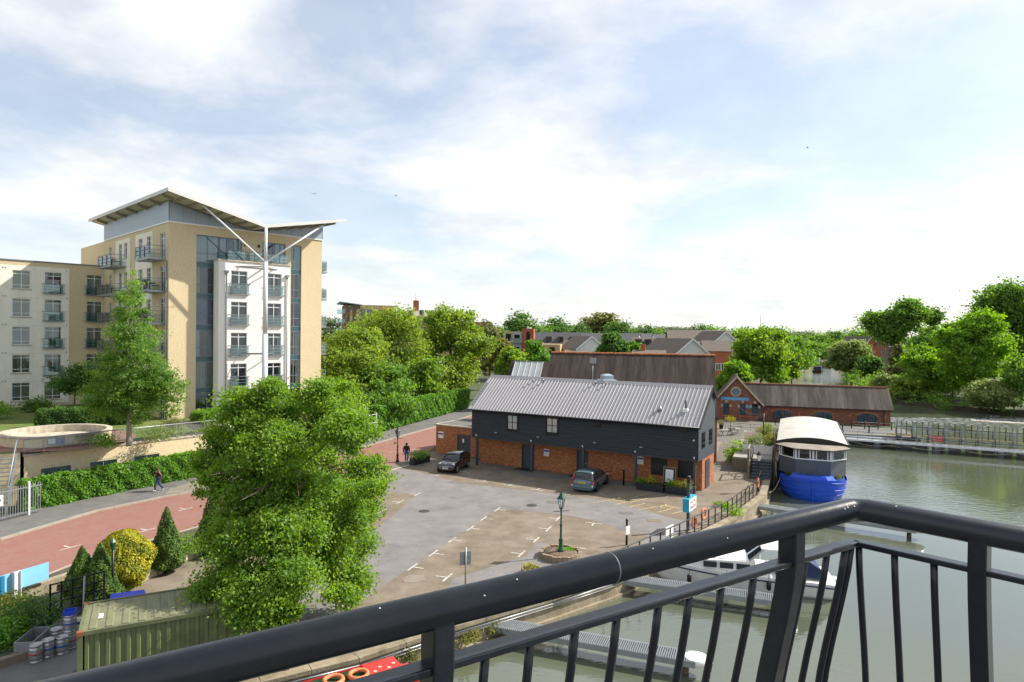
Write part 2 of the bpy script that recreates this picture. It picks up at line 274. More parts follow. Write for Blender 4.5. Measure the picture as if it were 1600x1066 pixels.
# ------------------------------------------------------------------ mesh helpers
class MB:
    def __init__(s): s.v = []; s.f = []; s.sm = []
    def add(s, vs, fs, smooth=False):
        n = len(s.v); s.v += [tuple(v) for v in vs]; s.f += [tuple(i+n for i in f) for f in fs]; s.sm += [smooth]*len(fs); return s
    def box(s, x0, x1, y0, y1, z0, z1):
        return s.add([(x0,y0,z0),(x1,y0,z0),(x1,y1,z0),(x0,y1,z0),(x0,y0,z1),(x1,y0,z1),(x1,y1,z1),(x0,y1,z1)],
                     [(0,3,2,1),(4,5,6,7),(0,1,5,4),(1,2,6,5),(2,3,7,6),(3,0,4,7)])
    def quad(s, a, b, c, d): return s.add([a,b,c,d], [(0,1,2,3)])
    def prism(s, pts, z0, z1):
        n = len(pts)
        A = sum(pts[i][0]*pts[(i+1)%n][1]-pts[(i+1)%n][0]*pts[i][1] for i in range(n))
        if A < 0: pts = pts[::-1]
        return s.add([(p[0],p[1],z0) for p in pts]+[(p[0],p[1],z1) for p in pts], [tuple(range(n))[::-1], tuple(range(n,2*n))]+[(i,(i+1)%n,n+(i+1)%n,n+i) for i in range(n)])
    def prism_x(s, prof, x0, x1):   # profile in (y, z)
        n = len(prof)
        return s.add([(x0,p[0],p[1]) for p in prof]+[(x1,p[0],p[1]) for p in prof], [tuple(range(n)), tuple(range(n,2*n))[::-1]]+[(i,n+i,n+(i+1)%n,(i+1)%n) for i in range(n)])
    def prism_y(s, prof, y0, y1):   # profile in (x, z)
        n = len(prof)
        return s.add([(p[0],y0,p[1]) for p in prof]+[(p[0],y1,p[1]) for p in prof], [tuple(range(n)), tuple(range(n,2*n))[::-1]]+[(i,n+i,n+(i+1)%n,(i+1)%n) for i in range(n)])
    def tube(s, path, r, n=8, cap=True):
        path = [Vector(p) for p in path]; rs = r if isinstance(r, (list, tuple)) else [r]*len(path)
        vs = []; up = None
        for i, p in enumerate(path):
            t = (path[min(i+1,len(path)-1)]-path[max(i-1,0)])
            if t.length < 1e-9: t = Vector((0,0,1))
            t.normalize()
            if up is None: up = Vector((0,0,1)) if abs(t.z) < .9 else Vector((1,0,0))
            a = t.cross(up); 
            if a.length < 1e-6: a = t.cross(Vector((0,1,0)))
            a.normalize(); b = t.cross(a).normalized(); up = -b if b.dot(up) < 0 else b
            for k in range(n):
                q = 2*math.pi*k/n; vs.append(p+(a*math.cos(q)+b*math.sin(q))*rs[i])
        m = len(path); fs = [(i*n+k, i*n+(k+1)%n, (i+1)*n+(k+1)%n, (i+1)*n+k) for i in range(m-1) for k in range(n)]
        s.add(vs, fs, True)
        if cap: s.add(vs[:n], [tuple(range(n))[::-1]]); s.add(vs[-n:], [tuple(range(n))])
        return s
    def bar(s, a, b, w, h):
        a = Vector(a); b = Vector(b); t = (b-a).normalized(); u = Vector((0,0,1)) if abs(t.z) < .95 else Vector((1,0,0))
        x = t.cross(u).normalized()*w/2; y = x.cross(t).normalized()*h/2
        vs = [a-x-y, a+x-y, a+x+y, a-x+y, b-x-y, b+x-y, b+x+y, b-x+y]
        return s.add(vs, [(0,1,2,3),(7,6,5,4),(0,4,5,1),(1,5,6,2),(2,6,7,3),(3,7,4,0)])
    def lathe(s, prof, cx=0, cy=0, n=16, smooth=True):
        m = len(prof); vs = [(cx+r*math.cos(2*math.pi*k/n), cy+r*math.sin(2*math.pi*k/n), z) for r, z in prof for k in range(n)]
        s.add(vs, [(i*n+k, i*n+(k+1)%n, (i+1)*n+(k+1)%n, (i+1)*n+k) for i in range(m-1) for k in range(n)], smooth)
        s.add(vs[:n], [tuple(range(n))[::-1]]); s.add(vs[-n:], [tuple(range(n))]); return s
    def torus(s, c, R, r, axis='z', n=20, m=8):
        c = Vector(c); vs = []
        for i in range(n):
            a = 2*math.pi*i/n
            for k in range(m):
                b = 2*math.pi*k/m; q = ((R+r*math.cos(b))*math.cos(a), (R+r*math.cos(b))*math.sin(a), r*math.sin(b))
                q = q if axis == 'z' else ((q[0], q[2], q[1]) if axis == 'y' else (q[2], q[0], q[1]))
                vs.append(c+Vector(q))
        return s.add(vs, [(i*m+k, ((i+1)%n)*m+k, ((i+1)%n)*m+(k+1)%m, i*m+(k+1)%m) for i in range(n) for k in range(m)], True)
    def mesh(s, name):
        me = bpy.data.meshes.new(name); me.from_pydata([tuple(v) for v in s.v], [], s.f)
        me.polygons.foreach_set('use_smooth', s.sm); me.update(); return me
    def build(s, name, m, parent=None, loc=None, rz=0, bevel=0, fix=True):
        me = s.mesh(name)
        if fix:
            bm = bmesh.new(); bm.from_mesh(me); bmesh.ops.remove_doubles(bm, verts=bm.verts, dist=1e-5); bmesh.ops.recalc_face_normals(bm, faces=bm.faces); bm.to_mesh(me); bm.free()
        me.materials.append(M(m) if isinstance(m, str) else m)
        o = bpy.data.objects.new(name, me); C.objects.link(o)
        if parent: o.parent = parent
        if loc: o.location = loc
        if rz: o.rotation_euler.z = rz
        if bevel:
            b = o.modifiers.new('bevel', 'BEVEL'); b.width = bevel; b.segments = 2; b.limit_method = 'ANGLE'; b.angle_limit = R_(40)
        return o
def tag(o, label=None, cat=None, group=None, kind=None):
    for k, v in (('label', label), ('category', cat), ('group', group), ('kind', kind)):
        if v: o[k] = v
    return o
def thing(name, label, cat, loc=(0,0,0), rz=0, group=None):
    o = bpy.data.objects.new(name, None); C.objects.link(o); o.location = loc; o.rotation_euler.z = rz; o.empty_display_size = .2
    return tag(o, label, cat, group)
def inst(me, name, parent=None, loc=(0,0,0), rz=0, rot=None, scale=None):
    o = bpy.data.objects.new(name, me); C.objects.link(o); o.location = loc
    if parent: o.parent = parent
    if rot: o.rotation_euler = rot
    elif rz: o.rotation_euler.z = rz
    if scale: o.scale = scale
    return o
def tmesh(mb, name, m):
    me = mb.mesh(name); me.materials.append(M(m)); return me
def text(name, s, size, m, parent, loc, rot, depth=.004):
    cu = bpy.data.curves.new(name, 'FONT'); cu.body = s; cu.size = size; cu.align_x = 'CENTER'; cu.align_y = 'CENTER'; cu.extrude = depth
    t = bpy.data.objects.new(name, cu); C.objects.link(t)
    dg = bpy.context.evaluated_depsgraph_get(); me = bpy.data.meshes.new_from_object(t.evaluated_get(dg)); bpy.data.objects.remove(t)
    me.materials.clear(); me.materials.append(M(m))
    return inst(me, name, parent, loc, rot=rot)
def struct(name, mb, m): return tag(mb.build(name, m), kind='structure')
# ------------------------------------------------------------------ foliage
def rawmesh(name, V, Fq, m, attr=None):
    """V (n,3), Fq (k,4) quads, attr per face"""
    me = bpy.data.meshes.new(name); k = len(Fq)
    me.vertices.add(len(V)); me.vertices.foreach_set('co', V.astype(np.float32).ravel())
    me.loops.add(4*k); me.loops.foreach_set('vertex_index', Fq.astype(np.int32).ravel())
    me.polygons.add(k); me.polygons.foreach_set('loop_start', np.arange(k, dtype=np.int32)*4); me.polygons.foreach_set('loop_total', np.full(k, 4, np.int32))
    if attr is not None:
        a = me.attributes.new('rnd', 'FLOAT', 'FACE'); a.data.foreach_set('value', attr.astype(np.float32))
    me.update(calc_edges=True); me.materials.append(M(m)); return me
def leaves(P, N, size, rg, clump=None):
    """leaf-shaped quads at points P with rough normals N"""
    n = len(P); r = rg.normal(size=(n,3)); T = np.cross(N, r); T /= np.linalg.norm(T, axis=1)[:,None]+1e-9; B = np.cross(N, T)
    s = size*rg.uniform(.6, 1.3, n)[:,None]; w = .36
    V = np.empty((n,4,3)); V[:,0] = P-T*s*.5; V[:,1] = P+B*s*w+N*s*.08; V[:,2] = P+T*s*.5-N*s*.06; V[:,3] = P-B*s*w+N*s*.08
    a = rg.uniform(0, 1, n)*.55
    a += (.45*clump if clump is not None else .45*rg.uniform(0, 1, n))
    return V.reshape(-1,3), np.arange(4*n).reshape(n,4), np.clip(a, 0, 1)
def unit(rg, n):
    d = rg.normal(size=(n,3)); return d/np.linalg.norm(d, axis=1)[:,None]
def crown_mesh(name, lobes, n, size, m, seed, clump=.45, per=26, shell=.55, up=.35, jit=1.24):
    rg = np.random.default_rng(seed); L = np.array(lobes, float)
    w = (L[:,3]*L[:,4]*L[:,5])**(2/3); w /= w.sum()
    k = max(8, n//per); idx = rg.choice(len(L), k, p=w); d = unit(rg, k)
    rr = (shell+(1-shell)*rg.uniform(0, 1, k)**.7)*rg.uniform(.84, jit, k)
    cen = L[idx,:3]+d*L[idx,3:6]*rr[:,None]
    ok = np.ones(k, bool)
    for j in range(len(L)):                       # thin out clumps buried deep inside another lobe
        q = (((cen-L[j,:3])/L[j,3:6])**2).sum(1) < .22
        ok &= ~(q & (rg.uniform(size=k) < .75))
    cen = cen[ok]; d = d[ok]; k = len(cen)
    ci = rg.integers(0, k, n); off = rg.normal(size=(n,3))*clump*np.array([1, 1, .62])*rg.uniform(.45, 1.5, k)[ci][:,None]
    P = cen[ci]+off
    Nn = d[ci]*.5+unit(rg, n)*.8; Nn[:,2] += up; Nn /= np.linalg.norm(Nn, axis=1)[:,None]
    V, Fq, a = leaves(P, Nn, size, rg, rg.uniform(0, 1, k)[ci])
    return rawmesh(name, V, Fq, m, a)
def trunk_mesh(name, base, top, r, lobes, seed, m='bark', nb=10):
    rg = random.Random(seed); mb = MB(); b = Vector(base); t = Vector(top); pts = []
    for i in range(7):
        q = i/6; pts.append(b.lerp(t, q)+Vector((rg.uniform(-1,1), rg.uniform(-1,1), 0))*r*.7*(q>0))
    rs = [r*(1.35 if i == 0 else 1-.12*i) for i in range(7)]
    mb.tube(pts, rs, 8)
    for i in range(nb):
        L = lobes[i % len(lobes)]; q = rg.uniform(.3, .95); s = pts[min(5, int(q*6))].lerp(pts[min(6, int(q*6)+1)], q*6-int(q*6))
        e = Vector((L[0]+rg.uniform(-.55,.55)*L[3], L[1]+rg.uniform(-.55,.55)*L[4], L[2]+rg.uniform(-.2,.6)*L[5]))
        if e.z < s.z+.2: e.z = s.z+.3
        mid = s.lerp(e, .5)+Vector((rg.uniform(-.3,.3), rg.uniform(-.3,.3), rg.uniform(0,.4)))*.6
        r0 = r*.45*(1-.4*q); mb.tube([s, mid, e], [r0, r0*.6, r0*.2], 5)
        for _ in range(2):
            e2 = mid.lerp(e, rg.uniform(.2,.8)); e3 = e2+Vector((rg.uniform(-1,1), rg.uniform(-1,1), rg.uniform(.1,.9)))*L[3]*.45
            mb.tube([e2, e3], [r0*.4, r0*.12], 4)
    return tmesh(mb, name, m)
def tree(name, label, loc, lobes, n, size, leaf, seed, tr=.2, th=None, bark='bark', group=None, clump=.45, per=26, shell=.55, cat='tree', nb=10):
    t = thing(name, label, cat, loc, 0, group)
    zc = max(l[2] for l in lobes)
    inst(trunk_mesh('trunk', (0,0,-.2), (lobes[0][0]*.3, lobes[0][1]*.3, th or zc), tr, lobes, seed, bark, nb), 'trunk', t)
    inst(crown_mesh('crown', lobes, n, size, leaf, seed, clump, per, shell), 'crown', t)
    return t
def copy_tree_thing(src, loc, rz, scale, label, group=None):
    r = src.copy(); C.objects.link(r); r.location = loc; r.rotation_euler.z = rz; r.scale = scale; r['label'] = label
    if group: r['group'] = group
    for ch in src.children:
        c = ch.copy(); C.objects.link(c); c.parent = r
    return r
def box_leaves(name, bx, n, size, m, seed, faces='xXyYZ', wob=.12):
    """leafy shell of a clipped hedge: box x0,x1,y0,y1,z0,z1"""
    rg = np.random.default_rng(seed); x0,x1,y0,y1,z0,z1 = bx
    ar = {'x':(y1-y0)*(z1-z0), 'X':(y1-y0)*(z1-z0), 'y':(x1-x0)*(z1-z0), 'Y':(x1-x0)*(z1-z0), 'Z':(x1-x0)*(y1-y0)}
    tot = sum(ar[f] for f in faces); Ps = []; Ns = []
    for f in faces:
        k = int(n*ar[f]/tot); u = rg.uniform(size=(k,3)); p = np.array([x0,y0,z0])+u*np.array([x1-x0,y1-y0,z1-z0]); nn = np.zeros((k,3))
        if f in 'xX': p[:,0] = x0 if f == 'x' else x1; nn[:,0] = -1 if f == 'x' else 1
        elif f in 'yY': p[:,1] = y0 if f == 'y' else y1; nn[:,1] = -1 if f == 'y' else 1
        else: p[:,2] = z1; nn[:,2] = 1
        Ps.append(p); Ns.append(nn)
    P = np.concatenate(Ps); N = np.concatenate(Ns); k = len(P)
    wv = np.sin(P[:,0]*2.1+seed)*np.cos(P[:,2]*3.3+P[:,1]*1.7)+.6*np.sin(P[:,0]*5.3+P[:,2]*4.1)
    P = P+N*(wv*wob+rg.normal(size=k)*wob*.6)[:,None]
    N = N*.55+unit(rg, k)*.75; N[:,2] += .25; N /= np.linalg.norm(N, axis=1)[:,None]
    V, Fq, a = leaves(P, N, size, rg, np.clip(.5+.3*wv, 0, 1)); return rawmesh(name, V, Fq, m, a)
def shrub(name, label, loc, r, h, leaf, seed, n=900, size=.12, group=None, cat='shrub', lobes=None):
    t = thing(name, label, cat, loc, 0, group)
    lobes = lobes or [(0,0,h*.55,r,r,h*.5)]
    mb = MB()
    rg = random.Random(seed)
    for i in range(6):
        a = rg.uniform(0, 6.28); mb.tube([(0,0,-.05), (math.cos(a)*r*.3, math.sin(a)*r*.3, h*.45), (math.cos(a)*r*.7, math.sin(a)*r*.7, h*.75)], [.03,.02,.008], 4)
    inst(tmesh(mb, 'stem', 'bark'), 'stem', t)
    inst(crown_mesh('foliage', lobes, n, size, leaf, seed, min(.25, r*.3), 18, .35), 'foliage', t)
    return t
# ------------------------------------------------------------------ windows and walls (facade looks along -y)
def wall_holes(x0, x1, z0, z1, holes, depth=.16):
    """flat wall in plane y=0 with rectangular openings that have reveals"""
    xs = sorted({x0, x1, *[h[0] for h in holes], *[h[1] for h in holes]}); zs = sorted({z0, z1, *[h[2] for h in holes], *[h[3] for h in holes]})
    xs = [x for x in xs if x0 <= x <= x1]; zs = [z for z in zs if z0 <= z <= z1]; mb = MB()
    for i in range(len(xs)-1):
        for j in range(len(zs)-1):
            cx, cz = (xs[i]+xs[i+1])/2, (zs[j]+zs[j+1])/2
            if any(h[0] < cx < h[1] and h[2] < cz < h[3] for h in holes): continue
            mb.quad((xs[i],0,zs[j]), (xs[i+1],0,zs[j]), (xs[i+1],0,zs[j+1]), (xs[i],0,zs[j+1]))
    for a, b, c, d in holes:
        mb.quad((a,0,c),(a,depth,c),(a,depth,d),(a,0,d)); mb.quad((b,0,d),(b,depth,d),(b,depth,c),(b,0,c)); mb.quad((a,0,d),(a,depth,d),(b,depth,d),(b,0,d)); mb.quad((a,0,c),(b,0,c),(b,depth,c),(a,depth,c))
    return mb
_wc = {}
def window(parent, x, y, z, w, h, cols=(1,1), rows=(.62,.2,.18), frame='white_upvc', curtain=None, rz=0, fr=.055, dark_top=False, glass='glass', off=.09, name='window', dark='interior_dark', **kw):
    """window (frame) with panes; x,y,z is the lower left corner on the facade, facing -y before rz"""
    key = (round(w,3), round(h,3), cols, rows, frame, fr)
    if key not in _wc:
        mb = MB(); d = .06
        mb.box(0, w, 0, d, 0, fr); mb.box(0, w, 0, d, h-fr, h); mb.box(0, fr, 0, d, fr, h-fr); mb.box(w-fr, w, 0, d, fr, h-fr)
        iw, ih = w-2*fr, h-2*fr; cs = [c/sum(cols) for c in cols]; rs = [r/sum(rows) for r in rows]; X = [fr]; Z = [fr]
        for c in cs: X.append(X[-1]+c*iw)
        for r in rs: Z.append(Z[-1]+r*ih)
        for q in X[1:-1]: mb.box(q-fr*.55, q+fr*.55, .004, d-.004, fr, h-fr)
        for q in Z[1:-1]: mb.box(fr, w-fr, .008, d-.008, q-fr*.5, q+fr*.5)
        _wc[key] = (tmesh(mb, name, frame), X, Z, {})
    me, X, Z, pm = _wc[key]
    ca, sa = math.cos(rz), math.sin(rz)
    o = inst(me, name, parent, (x-sa*off, y+ca*off, z), rz)
    for i in range(len(X)-1):
        for j in range(len(Z)-1):
            k = (i, j, glass)
            if k not in pm: pm[k] = tmesh(MB().box(X[i]+.01, X[i+1]-.01, .025, .033, Z[j]+.01, Z[j+1]-.01), 'pane', glass)
            inst(pm[k], 'pane', o)
    kb = ('back', dark)
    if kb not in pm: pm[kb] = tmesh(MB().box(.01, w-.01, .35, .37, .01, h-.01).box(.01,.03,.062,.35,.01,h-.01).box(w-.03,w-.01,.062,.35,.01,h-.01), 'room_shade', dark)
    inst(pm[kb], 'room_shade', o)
    if curtain:
        cm, l, r_, drop = curtain; topf = (1-rows[-1]/sum(rows)) if len(rows) > 1 and rows[-1] < rows[-2] else 1
        mb = MB()
        for a, b in ((.02, l), (1-r_, .98)):
            if b-a < .03: continue
            n = max(4, int((b-a)*w/.07)); pts = [((a+(b-a)*i/n)*w, .14+.025*(i % 2)) for i in range(n+1)]
            for i in range(n): mb.quad((*pts[i], h*(1-drop)+.02), (*pts[i+1], h*(1-drop)+.02), (*pts[i+1], h*topf-.03), (*pts[i], h*topf-.03))
        if mb.v: mb.build('curtain', cm, o, fix=False)
    return o
CURT = [('curtain_pale',.28,.22,1), ('curtain_pale',.2,.2,1), None, ('curtain_pale',.22,.12,1), ('curtain_tan',.3,.2,1), ('curtain_pale',.46,.2,1), ('curtain_pale',.15,.3,1), None]
def juliet(parent, x, y, z, w, rz=0, h=1.05, glass='glass_teal', key={}):
    k = (round(w,2), round(h,2), glass)
    if k not in key:
        a = MB(); L = -.16; R = w+.16
        for q in (h, h*.70, h*.42, .12): a.tube([(L,-.16,q),(R,-.16,q)], .018 if q < h else .026, 6)
        for xx in (L+.02, R-.02):
            for q in (h, .12): a.tube([(xx,.0,q),(xx,-.20,q)], .035, 6)
        for xx in (w*.02, w*.98): a.box(xx-.012, xx+.012, -.19, -.165, .05, h)
        b = MB().box(.02, w-.02, -.138, -.126, .1, h-.05); c = MB().box(-.05, w+.05, -.22, -.005, -.02, .05)
        key[k] = (tmesh(a, 'juliet_rail', 'grey_steel'), tmesh(b, 'glass_panel', glass), tmesh(c, 'ledge', 'galv_steel'))
    o = inst(key[k][0], 'juliet_balcony', parent, (x,y,z), rz)
    inst(key[k][1], 'glass_panel', o); inst(key[k][2], 'ledge', o); return o
# ================================================================== GROUND
QUAY = [(-40,4),(-20,15.6),(-13,19.0),(-8.3,22.2),(-5.4,23.9),(-2.4,26.4),(1.9,29.6),(5,32.1),(10.1,37.7),(14.7,43.1),(18.9,49.3),(20.7,53.2),(21.6,55.2)]
LEFT_BANK = QUAY+[(22.2,57.5),(27.5,70),(30.5,77),(33,82.6),(36,84.2),(49.6,80.4),(52,88.5),(54,97),(58,120),(70,160),(79,186),(100,232),(135,292),(190,345),(330,430)]
RIGHT_BANK = [(150,70),(112,95),(88,111),(79.5,120.5),(76.5,131),(81,146),(95,186),(112,218),(146,280),(200,325),(330,405)]
def sheet(name, pts, z, m, skirt=None, kind='structure'):
    mb = MB(); n = len(pts)
    A = sum(pts[i][0]*pts[(i+1)%n][1]-pts[(i+1)%n][0]*pts[i][1] for i in range(n))
    if A < 0: pts = pts[::-1]
    mb.add([(p[0],p[1],z) for p in pts], [tuple(range(n))])
    o = mb.build(name, m, fix=False); tag(o, kind=kind)
    if skirt is not None:
        pass
    return o
sheet('ground', LEFT_BANK+[(330,4000),(-4000,4000),(-4000,-300),(-40,-300)], 0, 'land')
sheet('meadow', RIGHT_BANK+[(330,4000),(4000,4000),(4000,70)], -.25, 'land')
struct('hills', (lambda mb: [mb.add([(x,3300+300*math.sin(x*.0011),-1) for x in range(-4000,4001,200)]+[(x,3900,34+22*math.sin(x*.0013+1)+14*math.sin(x*.0041)) for x in range(-4000,4001,200)], [(i,i+1,42+i,41+i) for i in range(40)], True), mb][1])(MB()), 'hill_green')
w = MB(); w.add([(-300,-300,-1),(900,-300,-1),(900,900,-1),(-300,900,-1)], [(0,1,2,3)]); struct('river', w, 'water')
# quay wall
t = thing('quay_wall', 'weathered stone and concrete quay wall along the river basin', 'wall')
for i in range(1, len(QUAY)-1):
    a, b = Vector((*QUAY[i],0)), Vector((*QUAY[i+1],0)); n = Vector(((b-a).y, -(b-a).x, 0)).normalized(); d = (b-a).normalized()
    k = max(1, round((b-a).length/1.6))
    for j in range(k):
        p, q = a.lerp(b, j/k), a.lerp(b, (j+1)/k); g = d*.008
        mb = MB(); pts = [p+g-n*.45, q-g-n*.45, q-g+n*.05, p+g+n*.05]; mb.prism([(v.x,v.y) for v in pts], -.12, .05+.012*((i*7+j*3) % 3)); mb.build('coping_stone', 'sandy_concrete', t, bevel=.012)
    mb = MB(); pts = [a-n*.4, b-n*.4, b+n*.0, a+n*.0]; mb.prism([(v.x,v.y) for v in pts], -1.4, -.125); mb.build('wall_face', 'sandy_concrete', t)
    mb = MB(); pts = [a+n*.002, b+n*.002, b+n*.16, a+n*.16]; mb.prism([(v.x,v.y) for v in pts], -1.4, -.86); mb.build('footing_ledge', 'sandy_concrete', t)
    if i < 8:
        mb = MB(); mb.tube([a+n*.09-Vector((0,0,.2)), b+n*.09-Vector((0,0,.2))], .035, 6); mb.tube([a+n*.08-Vector((0,0,.33)), b+n*.08-Vector((0,0,.33))], .022, 6); mb.build('service_pipe', 'galv_steel', t)
# earth bank on the far shore
mb = MB()
for a, b in zip(RIGHT_BANK[:-1], RIGHT_BANK[1:]): mb.quad((*a,-.25), (*b,-.25), (*b,-1.3), (*a,-1.3))
struct('river_bank', mb, 'earth')
mb = MB()
for a, b in zip(LEFT_BANK[12:-1], LEFT_BANK[13:]): mb.quad((*a,0), (*b,0), (*b,-1.3), (*a,-1.3))
struct('bank_edge', mb, 'sandy_concrete')
# road, footpath, car park
KERB = [(-40,14),(-31.5,27),(-28.3,36.8),(-26.7,42.8),(-24.4,46.6),(-22.4,49.2),(-18.6,58.2),(-13.7,71.9),(-8.9,84.9),(-3.2,103),(6,130)]
NEAR = [(-31,10),(-25.5,20),(-22.9,29.6),(-21.3,34.2),(-18.7,38.3),(-15.2,45),(-12.2,52),(-10.6,59.2),(-8.2,66),(-7.4,75),(-3.0,88),(2,103),(11,130)]
sheet('road', KERB+NEAR[::-1], .006, 'paving_brick')
BACK = [(-46,14),(-36,27),(-32.5,38),(-31,42.6),(-28.9,46.6),(-25.6,53.2),(-21.2,61.8),(-17.6,71),(-15.3,77.6),(-7,103),(2,130)]
sheet('pavement', KERB+BACK[::-1], .10, 'footpath')
sheet('lay_by', [(-24.5,47.1),(-22.4,49.4),(-18.7,58.3),(-20.2,60),(-24.2,52.6),(-25.1,49)], .106, 'pale_gravel')
t = thing('kerb', 'pale stone kerb between the red brick road and the footpath', 'kerb')
for a, b in zip(KERB[:-2], KERB[1:-1]):
    a, b = Vector((*a,0)), Vector((*b,0)); d = (b-a).normalized(); n = Vector((-d.y,d.x,0)); k = max(1, round((b-a).length/1.0))
    for j in range(k):
        p, q = a.lerp(b, j/k)+d*.01, a.lerp(b, (j+1)/k)-d*.01
        MB().prism([((v).x,(v).y) for v in (p-n*.09, q-n*.09, q+n*.09, p+n*.09)], -.05, .118+.006*((j*5) % 3)).build('kerb_stone', 'kerb_stone', t)
YARD = [(-24.5,20),(-22.4,29),(-21.3,33.6),(-18.9,37.6),(-15.4,44.6),(-12.4,51.8),(-10.7,59),(-8.6,65.6),(-6.9,66.5),(-3.4,62.7),(-2.6,61.2),(14.6,51.6),(16.0,56),(18.2,62),(21.0,74),(27.0,94.5),(34.8,92.4),(36.6,86.9),(30.4,77.1)]
sheet('car_park', YARD+LEFT_BANK[13:14]+QUAY[::-1][1:-3]+[(-13,19.05)], .004, 'car_park_brown')
gp = lambda l: [tuple(G(x,y)[:2]) for x, y in l]
sheet('drive', gp([(612,733),(640,734),(690,748),(740,757.5),(800,764.5),(860,771),(905,777.5),(950,781),(1010,799),(1075,816),(1090,822),(1047,842),(985,876),(960,884),(955,873),(1000,853),(1012,838),(965,826),(925,813),(870,803),(775,795.5),(735,825),(706,843),(676,864),(644,886),(604,912),(560,945),(480,985),(400,1010),(420,940),(520,870),(590,825),(620,800),(652,772),(600,768)]), .009, 'tarmac')
sheet('patch', gp([(822,869),(838,847),(905,858),(925,890),(880,912),(830,920),(720,930),(690,935),(707,905)]), .010, 'tarmac')
sheet('repair_patch', gp([(628,905),(640,898),(662,899),(665,907),(650,911),(632,911)]), .0135, 'pale_gravel')
sheet('cobbled_yard', gp([(1112,735),(1128,650),(1196,661),(1205,686),(1172,738)]), .010, 'cobbles')
sheet('stone_path', gp([(1103,733),(1110,733),(1128,690),(1122,690)]), .014, 'pale_gravel')
sheet('concrete_apron', gp([(684,712),(740,722),(836,746),(905,752),(1000,762),(1090,772),(1094,764),(1000,754),(838,739),(746,721),(700,708)]), .0145, 'footpath')
# painted bay marks
def strip(mb, a, b, w, z=.017):
    a, b = Vector((a[0],a[1],z)), Vector((b[0],b[1],z)); d = (b-a).normalized(); n = Vector((-d.y,d.x,0))*w/2
    mb.quad(a-n, b-n, b+n, a+n)
bay = thing('bay_markings', 'worn white T marks of parking bays painted on the car park', 'road marking')
def tmark(px, py, d1, d2, m='road_paint', l=.55):
    c = G(px,py); mb = MB(); d1 = Vector(d1).normalized(); d2 = Vector(d2).normalized()
    strip(mb, c-d1*l, c+d1*l, .1); strip(mb, c+d2*.05, c+d2*l*1.1, .1, .0175); mb.build('bay_mark', m, bay, fix=False)
for p in [(777,796.5),(756,810.5),(735,826),(706.6,844),(677,865),(644.7,886.5)]: tmark(*p, (-.35,-1,0), (1,-.35,0))
for p in [(872,811),(857,827),(838,844),(815,866),(699,903)]: tmark(*p, (-.35,-1,0), (-1,.35,0))
for p in [(928,818),(900,856)]: tmark(*p, (1,-.35,0), (-.35,-1,0))
for p in [(753,753),(795,759),(838,766),(680,744),(725,738),(880,772)]: tmark(*p, (1,-.55,0), (.5,.86,0))
for p in [(652,773),(625,785),(597,799)]: tmark(*p, (-.35,-1,0), (-1,.35,0))
for p in [(200,838),(230,829),(110,856),(258,845),(290,796)]: tmark(*p, (.5,1,0), (-1,.5,0))
for a, b, w_ in (((612,735),(640,726.5),.16),((605,708),(668,700),.1)):
    mb = MB(); strip(mb, G(*a)[:2], G(*b)[:2], w_); mb.build('white_line', 'road_paint', bay, fix=False)
dis = thing('disabled_bay_markings', 'faded yellow wheelchair bay lines and symbols painted beside the planters', 'road marking')
for a, b in [((928,786),(958,780.5)),((960,789),(982,784.5)),((985,785.5),(1012,779)),((982,793),(1008,787)),((998,797),(1026,792)),((1028,801),(1048,796)),((1050,803),(1072,798)),((992,777),(1015,771)),((1066,789),(1080,785))]: 
    mb = MB(); strip(mb, G(*a)[:2], G(*b)[:2], .09); mb.build('bay_line', 'faded_yellow', dis, fix=False)
for px, py in [(968,781),(1042,792.5)]:
    c = G(px,py); mb = MB(); n = 16
    for i in range(13):
        a, b = 2*math.pi*i/n+.8, 2*math.pi*(i+1)/n+.8; strip(mb, (c.x+.42*math.cos(a), c.y+.42*math.sin(a)), (c.x+.42*math.cos(b), c.y+.42*math.sin(b)), .1)
    strip(mb, (c.x-.05,c.y+.1), (c.x+.1,c.y+.75), .1, .0175); strip(mb, (c.x+.0,c.y+.1), (c.x+.55,c.y-.1), .1, .018); strip(mb, (c.x+.5,c.y-.1), (c.x+.75,c.y-.45), .1, .0185)
    mb.lathe([(.0,.0),(.12,.001)], 0, 0, 10) if False else None
    mb.build('wheelchair_symbol', 'faded_yellow', dis, fix=False)
for i, (px, py, lb) in enumerate([(663,799,'round iron manhole cover in the tarmac drive near the left bays'),(831,790,'round iron manhole cover in the tarmac drive between car and lamp'),(864,785,'square iron drain cover in the tarmac behind the lamp post'),(978,802,'square iron drain cover near the yellow bay lines'),(1022,814,'brown iron inspection cover by the quay railing')]):
    c = G(px,py); mb = MB()
    if i < 2: mb.lathe([(.36,0),(.36,.012),(.3,.016)], 0, 0, 18)
    else: mb.box(-.45,.45,-.3,.3,0,.012).box(-.4,.4,-.25,.25,.012,.016)
    o = mb.build('manhole_cover', 'cast_iron' if i < 2 else 'car_park_brown' if i == 4 else 'footpath', loc=(c.x,c.y,.010)); tag(o, lb, 'manhole cover', 'covers in the car park')
